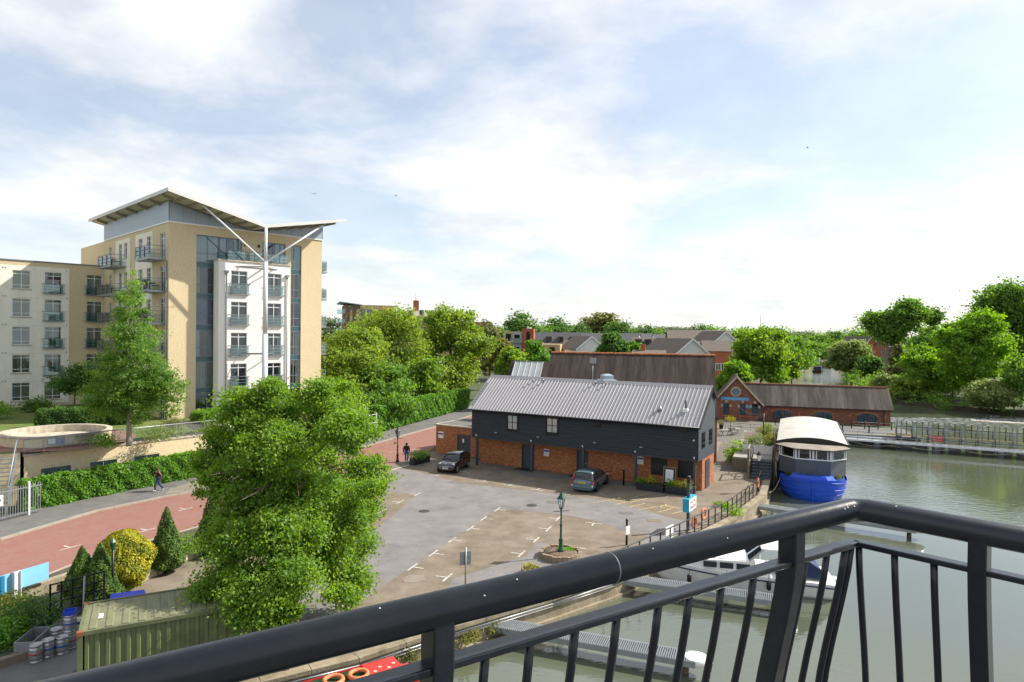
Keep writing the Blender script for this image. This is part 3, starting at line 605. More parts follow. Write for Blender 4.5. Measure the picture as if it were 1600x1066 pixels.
# ================================================================== GARDEN TERRACE
PZ = 3.5
sheet('garden', [(-32.7,44.3),(-24.4,55.3),(-28.9,64.1),(-31.3,61.9),(-46.2,75.9),(-60,62),(-52,36),(-35.0,42.9)], PZ, 'grass')
A_ = Vector((-32.6,44.5,0)); B_ = Vector((-24.4,55.3,0)); wa = math.atan2((B_-A_).y, (B_-A_).x); wl = (B_-A_).length
t = thing('terrace_wall', 'buff brick retaining wall of the raised garden with basement windows', 'wall', A_, wa)
wins = [(.98,2.8,1.25,2.22),(4.0,5.8,1.25,2.22),(7.0,8.85,1.25,2.22)]
o = wall_holes(0, wl, 0, PZ-.32, wins, .14).build('wall', 'yellow_brick', t)
MB().box(-.05, wl+.1, -.06, .3, PZ-.32, PZ-.16).build('coping', 'stone', t)
for a, b, c, d in wins:
    window(t, a, 0, c, b-a, d-c, (1,1), (1,), 'grey_frame', ('curtain_pale',.5,.5,1), off=.06)
    for k in range(12): MB().box(a+k*.15+.02, a+k*.15+.09, -.012, .002, d+.06, d+.14).build('soldier_brick', 'stone', t)
MB().quad((-32.7,44.3,0),(-35.0,42.9,0),(-35.0,42.9,PZ-.02),(-32.7,44.3,PZ-.02)).quad((-35.0,42.9,0),(-52,36,0),(-52,36,PZ-.02),(-35.0,42.9,PZ-.02)).build('terrace_end_wall', 'yellow_brick', fix=False)
tag(bpy.data.objects['terrace_end_wall'], 'buff brick end wall of the raised garden behind the steel stairs', 'wall')
rl = thing('terrace_railing', 'grey steel guard rail along the top of the garden terrace wall', 'railing', (A_.x,A_.y,PZ-.15), wa)
for zz_ in (.08, 1.0): MB().tube([(0,.05,zz_),(wl,.05,zz_)], .045 if zz_ > .5 else .03, 6).build('rail', 'galv_steel', rl)
pm = tmesh(MB().box(-.02,.02,.03,.07,0,1.0), 'post', 'galv_steel')
for i in range(13): inst(pm, 'post', rl, (i*wl/12,0,0))
gp_ = tmesh(MB().box(.04,wl/12-.04,.046,.054,.12,.93), 'mesh_panel', 'glass_clear')
for i in range(12): inst(gp_, 'mesh_panel', rl, (i*wl/12,0,0))
r2 = thing('terrace_side_railing', 'grey steel guard rail turning back from the terrace corner to the flats', 'railing', (B_.x,B_.y,PZ-.15), math.atan2(8.8,-4.5))
for zz_ in (.08, 1.0): MB().tube([(0,0,zz_),(9.2,0,zz_)], .04 if zz_ > .5 else .03, 6).build('rail', 'galv_steel', r2)
for i in range(9): inst(pm, 'post', r2, (i*1.15,-.05,0))
MB().box(0,9.6,-.1,.1,-3.4,.0).build('side_wall', 'yellow_brick', r2)
# stairs down from the terrace
st = thing('garden_stairs', 'grey steel stairs with handrails climbing to the raised garden', 'stairs', (-31.9,40.2,0), R_(25))
for i in range(14):
    inst(tmesh(MB().box(-1.3,1.0,.18+i*.19,.42+i*.19,.16+i*.24,.21+i*.24), 'tread', 'galv_steel'), 'tread', st)
for xx in (-1.32, 1.02):
    MB().bar((xx,.1,0), (xx,3.0,PZ), .05, .28).build('stringer', 'grey_steel', st); MB().tube([(xx,.1,1.0),(xx,3.0,PZ+.95),(xx,3.6,PZ+.95)], .04, 6).build('handrail', 'galv_steel', st)
    for i in range(5): MB().box(xx-.02,xx+.02,.3+i*.65-.02,.3+i*.65+.02,.2+i*.78,1.2+i*.78).build('baluster', 'galv_steel', st)
gf = thing('palisade_gate', 'pale steel vertical bar gate and fence at the foot of the garden stairs', 'fence', (-31.1,39.2,.1), math.atan2(2.9,1.1))
bm_ = tmesh(MB().box(-.018,.018,-.018,.018,.08,1.95), 'bar', 'galv_steel')
for i in range(23): inst(bm_, 'bar', gf, (i*.15,0,0))
for zz_ in (.2, 1.75): MB().box(-.05,3.4,-.025,.025,zz_-.03,zz_+.03).build('rail', 'galv_steel', gf)
for xx in (-.1, 2.6): MB().box(xx-.05,xx+.05,-.05,.05,0,2.1).build('post', 'white_steel', gf)
s = MB().box(.55,1.05,-.07,-.05,.95,1.6).build('notice', 'sign_white', gf); MB().lathe([(.12,0),(.12,.01)],0,0,12).build('symbol', 'green_paint', s, (.8,-.075,1.3)).rotation_euler.x = R_(90)
# fountain basin
fc = (G(10,673,4.2)+G(167,673,4.2))/2
t = thing('fountain_basin', 'round drained fountain basin with brick wall and pale floor in the garden', 'fountain', (fc.x,fc.y,PZ))
n = 40; Ro, Ri = 3.5, 3.18; mb = MB()
vs = [(r*math.cos(2*math.pi*i/n), r*math.sin(2*math.pi*i/n), z) for i in range(n) for r, z in ((Ro,0),(Ro,.62))]; mb.add(vs, [(i*2,((i+1)%n)*2,((i+1)%n)*2+1,i*2+1) for i in range(n)]); mb.build('basin_wall', 'yellow_brick', t)
mb = MB(); vs = []
for i in range(n):
    a = 2*math.pi*i/n
    for r, z in ((Ro+.06,.62),(Ro+.06,.74),(Ri,.74),(Ri,.02)): vs.append((r*math.cos(a), r*math.sin(a), z))
mb.add(vs, [(i*4+k, ((i+1)%n)*4+k, ((i+1)%n)*4+k+1, i*4+k+1) for i in range(n) for k in range(3)]); mb.build('rim', 'stone', t)
MB().lathe([(Ri-.01,.05),(Ri-.01,.2)],0,0,n).build('basin_floor', 'stone', t)
MB().lathe([(.16,.2),(.12,.3),(.05,.36)],0,0,12).build('nozzle', 'stone', t)
s = MB().box(-.5,.5,-.02,.02,0,.45).build('notice_board', 'sign_blue_dark', t, (2.0,-3.0,.2), R_(35)); MB().box(-.46,-.05,-.026,-.021,.05,.4).build('notice', 'sign_white', s)
pc = Vector((fc.x,fc.y))
sheet('garden_path', [(pc.x+5.2*math.cos(a), pc.y+5.2*math.sin(a)) for a in [i*.31415 for i in range(20)]], PZ+.006, 'paving_brick')
sheet('garden_bed', [(-26.2,55.0),(-25.2,56.4),(-28.4,62.4),(-30.3,60.6)], PZ+.008, 'earth')
# clipped hedge beside the wall
def hedge(name, label, a, b, thick, h, n, size, leaf, seed, z=.1, wob=.1, gaps=True):
    a, b = Vector((*a,z)), Vector((*b,z)); L = (b-a).length; t = thing(name, label, 'hedge', a, math.atan2((b-a).y, (b-a).x))
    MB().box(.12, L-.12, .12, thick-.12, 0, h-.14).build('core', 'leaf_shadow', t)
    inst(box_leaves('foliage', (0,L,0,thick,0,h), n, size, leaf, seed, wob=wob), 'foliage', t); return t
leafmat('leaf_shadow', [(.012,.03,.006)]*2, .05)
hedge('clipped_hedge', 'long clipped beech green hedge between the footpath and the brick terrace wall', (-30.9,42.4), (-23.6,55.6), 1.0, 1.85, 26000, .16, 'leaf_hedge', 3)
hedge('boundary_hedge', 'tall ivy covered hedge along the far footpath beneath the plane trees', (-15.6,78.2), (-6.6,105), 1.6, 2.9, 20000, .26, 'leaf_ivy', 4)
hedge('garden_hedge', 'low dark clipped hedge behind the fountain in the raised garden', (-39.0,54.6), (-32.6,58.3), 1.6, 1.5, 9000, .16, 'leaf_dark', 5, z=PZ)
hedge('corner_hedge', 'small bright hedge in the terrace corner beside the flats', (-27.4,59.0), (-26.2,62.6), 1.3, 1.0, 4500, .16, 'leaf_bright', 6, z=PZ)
# gate by the boundary hedge
g = thing('mesh_gate', 'grey framed wire gate at the end of the ivy hedge', 'gate', (-16.9,75.0,.1), math.atan2(2.9,1.2))
for xx in (0, 1.5, 3.0): MB().box(xx-.05,xx+.05,-.05,.05,0,2.3).build('post', 'white_steel', g)
for zz_ in (.15, 1.2, 2.15): MB().box(0,3,-.02,.02,zz_-.03,zz_+.03).build('rail', 'white_steel', g)
for i in range(10): MB().box(i*.3+.15-.01,i*.3+.15+.01,-.01,.01,.15,2.15).build('bar', 'galv_steel', g)
# ================================================================== FLATS: TOWER
TA = R_(46)
T = thing('apartment_tower', 'tall buff brick block of flats with butterfly roof and white render bay', 'building', (-31.6,61.2,0), TA)
BZ = 3.3; TOP = 21.69; ST = 3.02
rows = [17.6-3.0*i for i in range(5)]            # heads of the french windows
# front wall (y=0) with two glazed strips
gl = [(2.45,4.6,3.6,20.85),(4.6,6.8,18.6,20.85),(8.85,11.4,18.6,20.85),(12.0,13.2,3.6,20.85)]
wall_holes(0, 15.6, BZ-3.3, TOP, gl, .25).build('front_wall', 'yellow_brick', T)
# side wall (x=0), seen from the left
sd_rows = [20.86, 17.8, 14.78, 11.76, 8.74, 5.72]
sh = []
for z in sd_rows:
    for (a, b, h) in ((1.0,2.35,2.35),(4.75,5.95,1.65),(7.2,8.4,2.35),(12.0,13.0,1.65),(13.8,14.8,2.35),(17.4,18.4,2.35)): sh.append((a,b,z-h,z))
o = wall_holes(-20.2, 0, BZ-3.3, TOP, [(-b,-a,c,d) for a,b,c,d in sh], .16).build('side_wall', 'yellow_brick', T); o.rotation_euler.z = R_(-90)
for (a, b) in ((4.3,9.4),(11.0,16.0)):
    hs = [h for h in sh if h[0] > a and h[1] < b]
    o = wall_holes(-b, -a, 3.6, 21.32, [(-q,-p,c,d) for p,q,c,d in hs], .02).build('render_panel', 'cream_render', T, (-.02,0,0)); o.rotation_euler.z = R_(-90)
k = 0
for (a, b, c, d) in sh:
    k += 1; window(T, 0, b, c, b-a, d-c, (1,1), (.18,.6,.22) if d-c < 2 else (.8,.2), curtain=CURT[(k*5) % 8], rz=R_(-90))
MB().box(.0,15.6,20.2,30,BZ-3.3,TOP).box(.3,15.58,.6,20.2,TOP-.3,TOP-.02).build('rear_wall', 'yellow_brick', T)
MB().quad((15.6,0,0),(15.6,20.2,0),(15.6,20.2,TOP),(15.6,0,TOP)).build('east_wall', 'yellow_brick', T)
# zinc band under the roof
def roofz(x): return 24.2-(x+1.1)*.238 if x < 7.8 else 22.08+(x-7.8)*.195
xs = [0, 3, 6, 7.8, 10, 13, 15.6]; mb = MB()
for a, b in zip(xs[:-1], xs[1:]): mb.quad((a,-.05,TOP+.12),(b,-.05,TOP+.12),(b,-.05,roofz(b)-.3),(a,-.05,roofz(a)-.3))
mb.build('zinc_front', 'zinc_cladding', T)
MB().quad((-.05,20.2,TOP+.12),(-.05,-.05,TOP+.12),(-.05,-.05,roofz(0)-.3),(-.05,20.2,roofz(0)-.3)).build('zinc_side', 'zinc_cladding', T)
MB().quad((15.65,20.2,TOP+.12),(15.65,-.05,TOP+.12),(15.65,-.05,roofz(15.6)-.3),(15.65,20.2,roofz(15.6)-.3)).build('zinc_east', 'zinc_cladding', T)
MB().box(-.09,15.69,-.09,.0,TOP,TOP+.12).box(-.09,0,0,20.2,TOP,TOP+.12).build('drip_band', 'white_upvc', T)
for i in range(1, 13):
    x = i*1.2
    if roofz(x)-.35 > TOP+.2: MB().box(x-.012,x+.012,-.062,-.051,TOP+.13,roofz(x)-.32).build('panel_joint', 'grey_frame', T)
# butterfly roof
mb = MB(); y0, y1 = -3, 22
for (xa, xb) in ((-1.1,7.8),(7.8,16.63)):
    za_, zb_ = roofz(xa), roofz(xb); mb.add([(xa,y0,za_-.14),(xb,y0,zb_-.14),(xb,y1,zb_-.14),(xa,y1,za_-.14),(xa,y0,za_),(xb,y0,zb_),(xb,y1,zb_),(xa,y1,za_)], [(0,3,2,1),(4,5,6,7),(0,1,5,4),(1,2,6,5),(2,3,7,6),(3,0,4,7)])
rf = mb.build('roof', 'roof_white', T, fix=False)
mb = MB()
for (xa, xb) in ((-.9,7.8),(7.8,16.4)):
    mb.quad((xa,-2.85,roofz(xa)-.2),(xb,-2.85,roofz(xb)-.2),(xb,21.8,roofz(xb)-.2),(xa,21.8,roofz(xa)-.2))
mb.build('soffit', 'soffit', rf, fix=False)
mb = MB()
for a, b in (((-1.14,-3.05),(7.8,-3.05)),((7.8,-3.05),(16.67,-3.05))): mb.add([(a[0],a[1],roofz(a[0])-.26),(b[0],b[1],roofz(b[0])-.26),(b[0],b[1],roofz(b[0])+.06),(a[0],a[1],roofz(a[0])+.06),(a[0],a[1]+.045,roofz(a[0])-.26),(b[0],b[1]+.045,roofz(b[0])-.26),(b[0],b[1]+.045,roofz(b[0])+.06),(a[0],a[1]+.045,roofz(a[0])+.06)], [(0,1,2,3),(7,6,5,4),(0,4,5,1),(3,2,6,7)])
mb.box(-1.15,-1.105,-3,22,roofz(-1.1)-.26,roofz(-1.1)+.06); mb.build('fascia', 'roof_white', rf)
for i in range(7):
    y = -1.2+i*3.4; MB().add([(-1.0,y-.07,roofz(-1)-.42),(-1.0,y+.07,roofz(-1)-.42),(-1.0,y+.07,roofz(-1)-.2),(-1.0,y-.07,roofz(-1)-.2),(0,y-.07,roofz(0)-.5),(0,y+.07,roofz(0)-.5),(0,y+.07,roofz(0)-.2),(0,y-.07,roofz(0)-.2)], [(0,1,2,3),(0,4,5,1),(3,2,6,7),(0,3,7,4),(1,5,6,2)]).build('soffit_beam', 'soffit_beam', rf)
for i in range(7):
    x = .3+i*1.15; MB().box(x-.06,x+.06,-2.8,-.06,roofz(x)-.42,roofz(x)-.2).build('soffit_beam', 'soffit_beam', rf)
for i in range(6):
    x = 9+i*1.3; MB().box(x-.06,x+.06,-2.8,-.06,roofz(x)-.42,roofz(x)-.2).build('soffit_beam', 'soffit_beam', rf)
# mast with struts
ms = MB().tube([(7.8,-3,0),(7.8,-3,11.5)], .27, 14).tube([(7.8,-3,11.5),(7.8,-3,18.5)], .22, 14).tube([(7.8,-3,18.5),(7.8,-3,roofz(7.8)-.2)], .15, 12).build('mast', 'white_steel', T)
MB().tube([(7.8,-3,18.45),(2.0,-2.6,roofz(2.0)-.25)], .09, 8).build('strut', 'white_steel', ms); MB().tube([(7.8,-3,18.45),(14.5,-2.6,roofz(14.5)-.25)], .09, 8).build('strut', 'white_steel', ms)
for z in (18.05, 9.6): MB().bar((6.0,-1.22,z),(7.8,-3,z),.06,.1).bar((9.6,-1.22,z),(7.8,-3,z),.06,.1).bar((5.7,-1.24,z),(9.9,-1.24,z),.05,.08).build('tie', 'galv_steel', ms)
# white bay
BX0, BX1, BY = 4.05, 11.3, -1.2
bw = [(5.23,6.83),(8.83,10.38)]
holes = [(a,b,r-2.3,r) for r in rows for a,b in bw]
wall_holes(BX0, BX1, 0, 18.5, holes, .16).build('bay_front', 'white_render', T, (0,BY,0))
MB().quad((BX0,0,0),(BX0,BY,0),(BX0,BY,18.5),(BX0,0,18.5)).quad((BX1,BY,0),(BX1,0,0),(BX1,0,18.5),(BX1,BY,18.5)).quad((BX0,BY,18.3),(BX1,BY,18.3),(BX1,0,18.3),(BX0,0,18.3)).build('bay_side', 'white_render', T)
MB().box(BX0-.1,BX1+.1,BY-.1,BY+.12,18.5,18.62).box(BX0-.1,BX0+.1,BY+.12,0,18.5,18.62).build('bay_coping', 'stone', T)
k = 0
for r in rows:
    for a, b in bw:
        k += 1; window(T, a, BY, r-2.3, b-a, 2.3, (1,1), (.84,.16), curtain=[CURT[3],None,CURT[0],CURT[2],CURT[1],None,('curtain_tan',.3,.2,1),None][(k*3) % 8])
        juliet(T, a-.1, BY, r-2.3, b-a+.2)
for x in (4.75, 10.95):
    MB().tube([(x,BY-.1,1),(x,BY-.1,17.3)], .06, 8).box(x-.16,x+.16,BY-.26,BY-.01,17.3,17.55).build('downpipe', 'galv_steel', T)
# roof terrace rail on the bay
tr = MB()
for z in (19.55, 19.2, 18.9): tr.tube([(BX0+.9,BY+.08,z),(BX1-.2,BY+.08,z)], .03, 6)
for i in range(8): tr.box(BX0+.9+i*.88-.025,BX0+.9+i*.88+.025,BY+.05,BY+.11,18.6,19.55)
trr = tr.build('terrace_rail', 'grey_steel', T); MB().box(BX0+.95,BX1-.25,BY+.1,BY+.108,18.7,19.5).build('glass_panel', 'glass_teal', trr)
# glazed stair strips: storey frames with panes and spandrels
def strip_glazing(x0, x1, zlo, zhi, cols):
    z = zhi; i = 0
    while z > zlo+.5:
        hh = min(2.55, z-zlo)
        c = [('curtain_pale',.5,.5,1),('curtain_tan',.2,.25,1),('curtain_blue',.5,.5,1),('curtain_pale',.2,.5,1),('curtain_tan',.45,.45,1),None][i % 6]
        window(T, x0, 0, z-hh, x1-x0, hh, cols, (.34,.66), 'grey_frame', c, off=.1, name='glazed_bay')
        if z-hh-.47 > zlo: MB().box(x0,x1,.12,.2,z-hh-.45,z-hh).build('spandrel', 'teal_spandrel', T)
        z -= 3.0; i += 1
strip_glazing(2.45, 4.58, 3.6, 20.83, (1,1)); strip_glazing(12.02, 13.2, 3.6, 20.83, (.45,1))
window(T, 4.62, 0, 18.62, 2.16, 2.2, (1,1,1), (1,), 'grey_frame', ('curtain_pale',.3,.3,1), off=.1); window(T, 8.87, 0, 18.62, 2.5, 2.2, (.5,1,1,.6), (1,), 'grey_frame', ('curtain_pale',.2,.4,1), off=.1)
for x in (7.1, 8.5): MB().box(x-.08,x+.08,-.16,0,20.2,20.5).build('wall_lamp', 'black_paint', T)
# balconies
def balcony(parent, x, y, z, w, d, rz, seat=False):
    """slab on the facade along local +x, projecting -y"""
    o = MB().box(0,w,-d,0,-.18,0).build('balcony', 'galv_steel', parent, (x,y,z), rz)
    mb = MB()
    for q in (.35,.72,1.1): mb.tube([(0.03,0,q),(0.03,-d+.04,q),(w-.03,-d+.04,q),(w-.03,0,q)], .03 if q > 1 else .02, 6)
    for xx in (.03,w*.33,w*.66,w-.03): mb.box(xx-.025,xx+.025,-d+.02,-d+.07,0,1.1)
    mb.build('balcony_rail', 'grey_steel', o); MB().box(.06,w-.06,-d+.08,-d+.09,.08,1.0).box(.05,.06,-d+.1,-.05,.08,1.0).build('glass_panel', 'glass_teal', o)
    if seat:
        MB().lathe([(.4,.0),(.04,.02),(.04,.68),(.5,.7),(.5,.73)], w*.5, -d*.5, 12).box(w*.2,w*.2+.5,-d*.7,-d*.7+.5,.4,.46).box(w*.2,w*.2+.06,-d*.7,-d*.7+.5,.46,.95).box(w*.75,w*.75+.5,-d*.6,-d*.6+.5,.4,.46).build('table_set', 'black_paint', o)
    return o
for i, z in enumerate((18.45,15.45,12.45,9.45,6.45)):
    balcony(T, 0, 4.6, z, 3.8, 1.5, R_(-90), i == 1); balcony(T, 0, 16.9, z, 4.6, 1.5, R_(-90), i in (0,1))
    balcony(T, 15.6, .9, z, 3.2, 1.15, R_(90))
MB().tube([(-.09,.35,3),(-.09,.35,18.2)], .06, 8).build('downpipe', 'galv_steel', T)
# ================================================================== FLATS: LONG WING
Wg = thing('apartment_wing', 'five storey wing of flats in cream render and buff brick beside the tower', 'building', (-31.6,61.2,0), TA)
WY = 20.2; wr = [17.83-2.94*i for i in range(5)]
colsW = [(-8.4,-6.85,1.9,'w'),(-5.6,-4.06,2.34,'d'),(-1.72,-.2,2.34,'d')]
for rep in (1, 2, 3): colsW += [(a-7.1*rep-.8*(rep > 0), b-7.1*rep-.8*(rep > 0), h, t_) for a, b, h, t_ in [(-8.4,-6.85,1.9,'w'),(-5.6,-4.06,2.34,'d')]]
hs = []
for i, z in enumerate(wr):
    for a, b, h, t_ in colsW: hs.append((a, b, z-(1.9 if i == 4 else h), z, 'w' if i == 4 else t_))
wall_holes(-40, .02, 0, 18.83, [h[:4] for h in hs], .16).build('brick_wall', 'yellow_brick', Wg, (0,WY,0))
hr = [h for h in hs if -40 < h[0] and h[1] < -3.3]
wall_holes(-39.9, -3.35, 3.8, 18.35, [h[:4] for h in hr], .04).build('render_panel', 'cream_render', Wg, (0,WY-.03,0))
MB().box(-39.9,-3.35,WY-.03,WY-.001,3.76,3.8).box(-3.355,-3.35,WY-.03,WY-.001,3.8,18.35).build('panel_edge', 'stone', Wg)
for z in [15.0-2.94*i for i in range(4)]: MB().box(-39.9,-3.35,WY-.034,WY-.0305,z,z+.015).build('movement_joint', 'stone', Wg)
MB().box(-40,0,WY-.08,WY+.3,18.83,18.95).build('roof_edge', 'grey_steel', Wg); MB().box(-40,0,WY+.3,WY+12,0,18.8).build('rear_block', 'yellow_brick', Wg)
k = 0
for (a, b, c, d, t_) in hs:
    k += 1
    if a < -26: continue
    cu = ('curtain_red',.5,.5,1) if (t_ == 'd' and d > 17 and -6 < a < -5) else CURT[(k*7) % 8]
    window(Wg, a, WY, c, b-a, d-c, (1,1), (.18,.66,.16) if t_ == 'w' else (.84,.16), curtain=cu, off=.07)
    if t_ == 'w': MB().box(a-.12,b+.12,WY-.12,WY,c-.08,c).build('sill', 'stone', Wg)
    else: juliet(Wg, a-.1, WY-.03, c+.02, b-a+.2)
for z in [18.0-2.94*i for i in range(5)]:
    for x in (-9.2,-8.95,-3.6): MB().box(x-.05,x+.05,WY-.06,WY-.031,z,z+.1).build('vent', 'grey_steel', Wg)
# lower east block seen past the tower is hidden by trees
# ================================================================== BOARDED BARN
BA = R_(-30.5)
Bn = thing('boarded_barn', 'long black weatherboarded building with grey metal roof and red brick ground floor', 'building', (-3.5,59.85,0), BA)
BL, BD, EZ, RZ, CZ, RY = 20.27, 4.9, 5.25, 7.8, 2.45, 3.5
holesB = [(4.48,5.66,0,2.02),(9.81,10.75,0,2.02)]
wall_holes(0, BL, -.05, CZ+.1, holesB, .1).build('brick_wall', 'red_brick', Bn, (0,1.3,0))
MB().quad((BL,1.3,-.05),(BL,BD,-.05),(BL,BD,CZ+.1),(BL,1.3,CZ+.1)).quad((0,BD,-.05),(0,1.3,-.05),(0,1.3,CZ+.1),(0,BD,CZ+.1)).build('end_wall', 'red_brick', Bn)
for a, b, c, d in holesB:
    dr = MB().box(a+.02,b-.02,.09,.14,0,2.0).build('door', 'slate_paint', Bn, (0,1.3,0)); MB().box(b-.2,b-.1,.05,.09,.95,1.1).build('handle', 'grey_steel', dr); MB().box(a-.06,a+.02,-.02,.1,0,2.08).box(b-.02,b+.06,-.02,.1,0,2.08).box(a+.02,b-.02,-.02,.1,2.0,2.08).build('door_frame', 'slate_paint', dr)
    MB().box((a+b)/2-.8,(a+b)/2+.8,-1.2,-.1,.0,.03).build('door_mat', 'black_paint', dr)
# front cladding: lapped boards are real geometry
wn_ = [(3.72,4.72,3.5,4.75),(7.56,8.58,3.55,4.78)]
nb = 13; bh = (EZ-CZ)/nb
MB().box(0,BL,.06,.12,CZ,EZ).build('sheathing', 'black_board', Bn)
mb = MB()
for i in range(nb):
    z0, z1 = CZ+i*bh, CZ+(i+1)*bh+.02; cuts = [(0,BL)]
    for a, b, c, d in wn_:
        if z1 > c-.02 and z0 < d-.02: cuts = [s_ for x0, x1 in cuts for s_ in (((x0,a),(b,x1)) if x0 < a and b < x1 else ((x0,x1),))]
    segs = []
    for x0, x1 in cuts:
        k = max(1, round((x1-x0)/4.2)); segs += [(x0+(x1-x0)*j/k+(.003 if j else 0), x0+(x1-x0)*(j+1)/k) for j in range(k)]
    for x0, x1 in segs:
        o_ = rnd.uniform(-.004,.004); mb.add([(x0,-.055+o_,z0),(x1,-.055+o_,z0),(x1,.03,z1),(x0,.03,z1),(x0,.058,z0),(x1,.058,z0),(x1,.058,z1),(x0,.058,z1)], [(0,1,2,3),(0,4,5,1),(0,3,7,4),(1,5,6,2),(3,2,6,7)])
tag(mb.build('weatherboards', 'black_board', Bn, fix=False), kind='stuff')
mb = MB()
for i in range(nb+9):
    z0 = CZ+i*bh; z1 = z0+bh+.02; f = max(0, (z0-EZ)/(RZ-EZ)); y0, y1 = f*RY, min(BD, RY+(1-f)*RY)
    if y1-y0 < .3: break
    mb.quad((BL+.05,y0,z0),(BL+.05,y1,z0),(BL+.02,y1,z1),(BL+.02,y0,z1)); mb.quad((-.05,y1,z0),(-.05,y0,z0),(-.02,y0,z1),(-.02,y1,z1))
tag(mb.build('gable_boards', 'slate_paint', Bn, fix=False), kind='stuff')
MB().add([(BL,0,CZ),(BL,BD,CZ),(BL,BD,RZ-.08-(BD-RY)*.72),(BL,RY,RZ-.08),(BL,0,EZ)],[(0,1,2,3,4)]).add([(0,0,CZ),(0,BD,CZ),(0,BD,RZ-.08-(BD-RY)*.72),(0,RY,RZ-.08),(0,0,EZ)],[(4,3,2,1,0)]).quad((0,0,CZ),(0,1.3,CZ),(BL,1.3,CZ),(BL,0,CZ)).quad((0,BD,CZ),(BL,BD,CZ),(BL,BD,6.7),(0,BD,6.7)).build('frame_core', 'black_board', Bn, fix=False)
for a, b, c, d in wn_:
    window(Bn, a, -.06, c, b-a, d-c, (1,1), (1,1), 'black_paint', None, off=.02, fr=.05, glass='glass_clear')
    MB().box(a+.04,b-.04,.0,.006,c+.04,d-.04).build('blind', 'sign_white', Bn)
    MB().box(a-.1,a,-.08,.03,c-.1,d+.1).box(b,b+.1,-.08,.03,c-.1,d+.1).box(a,b,-.08,.03,d,d+.1).box(a,b,-.11,.03,c-.1,c).build('architrave', 'black_paint', Bn)
for a, z, w_, h_ in ((11.7,4.35,.75,.45),(18.9,4.5,.55,.5)): 
    o = MB().box(a,a+w_,-.075,-.045,z,z+h_).build('louvre', 'black_paint', Bn)
    for j in range(4): MB().bar((a,-.085,z+.06+j*.11),(a+w_,-.085,z+.06+j*.11),.03,.02).build('slat', 'black_paint', o)
# metal roof with standing ribs
sl = (RZ-EZ)/(RY); ov = .35
def rz_(y): return EZ+y*sl if y < RY else RZ-(y-RY)*sl
mb = MB(); x0, x1 = -.25, BL+.2
for ya, yb in ((-ov,RY),(RY,BD)):
    mb.add([(x0,ya,rz_(ya)+.05),(x1,ya,rz_(ya)+.05),(x1,yb,rz_(yb)+.05),(x0,yb,rz_(yb)+.05),(x0,ya,rz_(ya)+.01),(x1,ya,rz_(ya)+.01),(x1,yb,rz_(yb)+.01),(x0,yb,rz_(yb)+.01)], [(0,1,2,3),(7,6,5,4),(0,4,5,1),(2,6,7,3),(1,5,6,2),(0,3,7,4)])
rfB = mb.build('roof', 'metal_roof', Bn, fix=False)
rb = tmesh(MB().add([(-.045,-ov-.01,rz_(-ov)+.045),(.045,-ov-.01,rz_(-ov)+.045),(.018,-ov-.01,rz_(-ov)+.095),(-.018,-ov-.01,rz_(-ov)+.095),(-.045,RY-.12,rz_(RY-.12)+.045),(.045,RY-.12,rz_(RY-.12)+.045),(.018,RY-.12,rz_(RY-.12)+.095),(-.018,RY-.12,rz_(RY-.12)+.095)], [(0,1,2,3),(0,3,7,4),(1,5,6,2),(3,2,6,7),(4,7,6,5)]), 'roof_rib', 'metal_roof')
for i in range(67): inst(rb, 'roof_rib', rfB, (-.1+i*(BL+.15)/66,0,0))
MB().add([(x0,RY-.28,RZ-.13),(x1,RY-.28,RZ-.13),(x1,RY,RZ+.13),(x0,RY,RZ+.13),(x0,RY+.28,RZ-.13),(x1,RY+.28,RZ-.13)], [(0,1,2,3),(3,2,5,4)]).build('ridge_cap', 'metal_roof', rfB, fix=False)
MB().tube([(x0,-ov-.06,rz_(-ov)+.0),(x1,-ov-.06,rz_(-ov)+.0)], .06, 8).build('gutter', 'black_paint', rfB)
MB().bar((x1+.02,-ov,rz_(-ov)-.06),(x1+.02,RY,RZ-.06),.06,.22).bar((x1+.02,BD,rz_(BD)-.06),(x1+.02,RY,RZ-.06),.06,.22).build('verge_board', 'black_paint', rfB); MB().bar((x0-.02,-ov,rz_(-ov)-.06),(x0-.02,RY,RZ-.06),.06,.22).build('verge_board', 'metal_roof', rfB)
for px, py in ((833,597),(849,597),(930,600),(947,602)):
    d_ = ray(px,py); best = None
    ca, sa = math.cos(BA), math.sin(BA)
    yv = 2.95 
    # ray with plane of the front slope, in local coordinates
    o_ = Vector((0,0,H))-Vector((-3.5,59.85,0)); lo = Vector((o_.x*ca+o_.y*sa, -o_.x*sa+o_.y*ca, o_.z)); ld = Vector((d_.x*ca+d_.y*sa, -d_.x*sa+d_.y*ca, d_.z))
    tt = (EZ+lo.y*sl-lo.z+.05)/(ld.z-ld.y*sl); p = lo+ld*tt
    MB().tube([(p.x,p.y,p.z-.05),(p.x,p.y,p.z+.18),(p.x-.1,p.y-.1,p.z+.24)], .06, 8).build('roof_vent', 'galv_steel', rfB)
MB().tube([(19.0,1.1,rz_(1.1)),(19.0,1.1,rz_(1.1)+.85)], .06, 8).build('flue', 'black_paint', rfB); MB().box(18.8,19.2,.9,1.3,rz_(1.1)-.1,rz_(1.1)+.16).build('flue_flashing', 'white_upvc', rfB)
MB().lathe([(.2,rz_(.95)),(.2,rz_(.95)+.12),(.12,rz_(.95)+.3),(.02,rz_(.95)+.34)], 17.0, .95, 10).build('cowl', 'galv_steel', rfB)
MB().lathe([(.95,RZ-.1),(.95,RZ+.12),(.62,RZ+.18),(.62,RZ+.5),(.35,RZ+.6),(.3,RZ+.62)], 11.2, RY+.75, 4, False).build('ridge_ventilator', 'zinc_cladding', rfB)
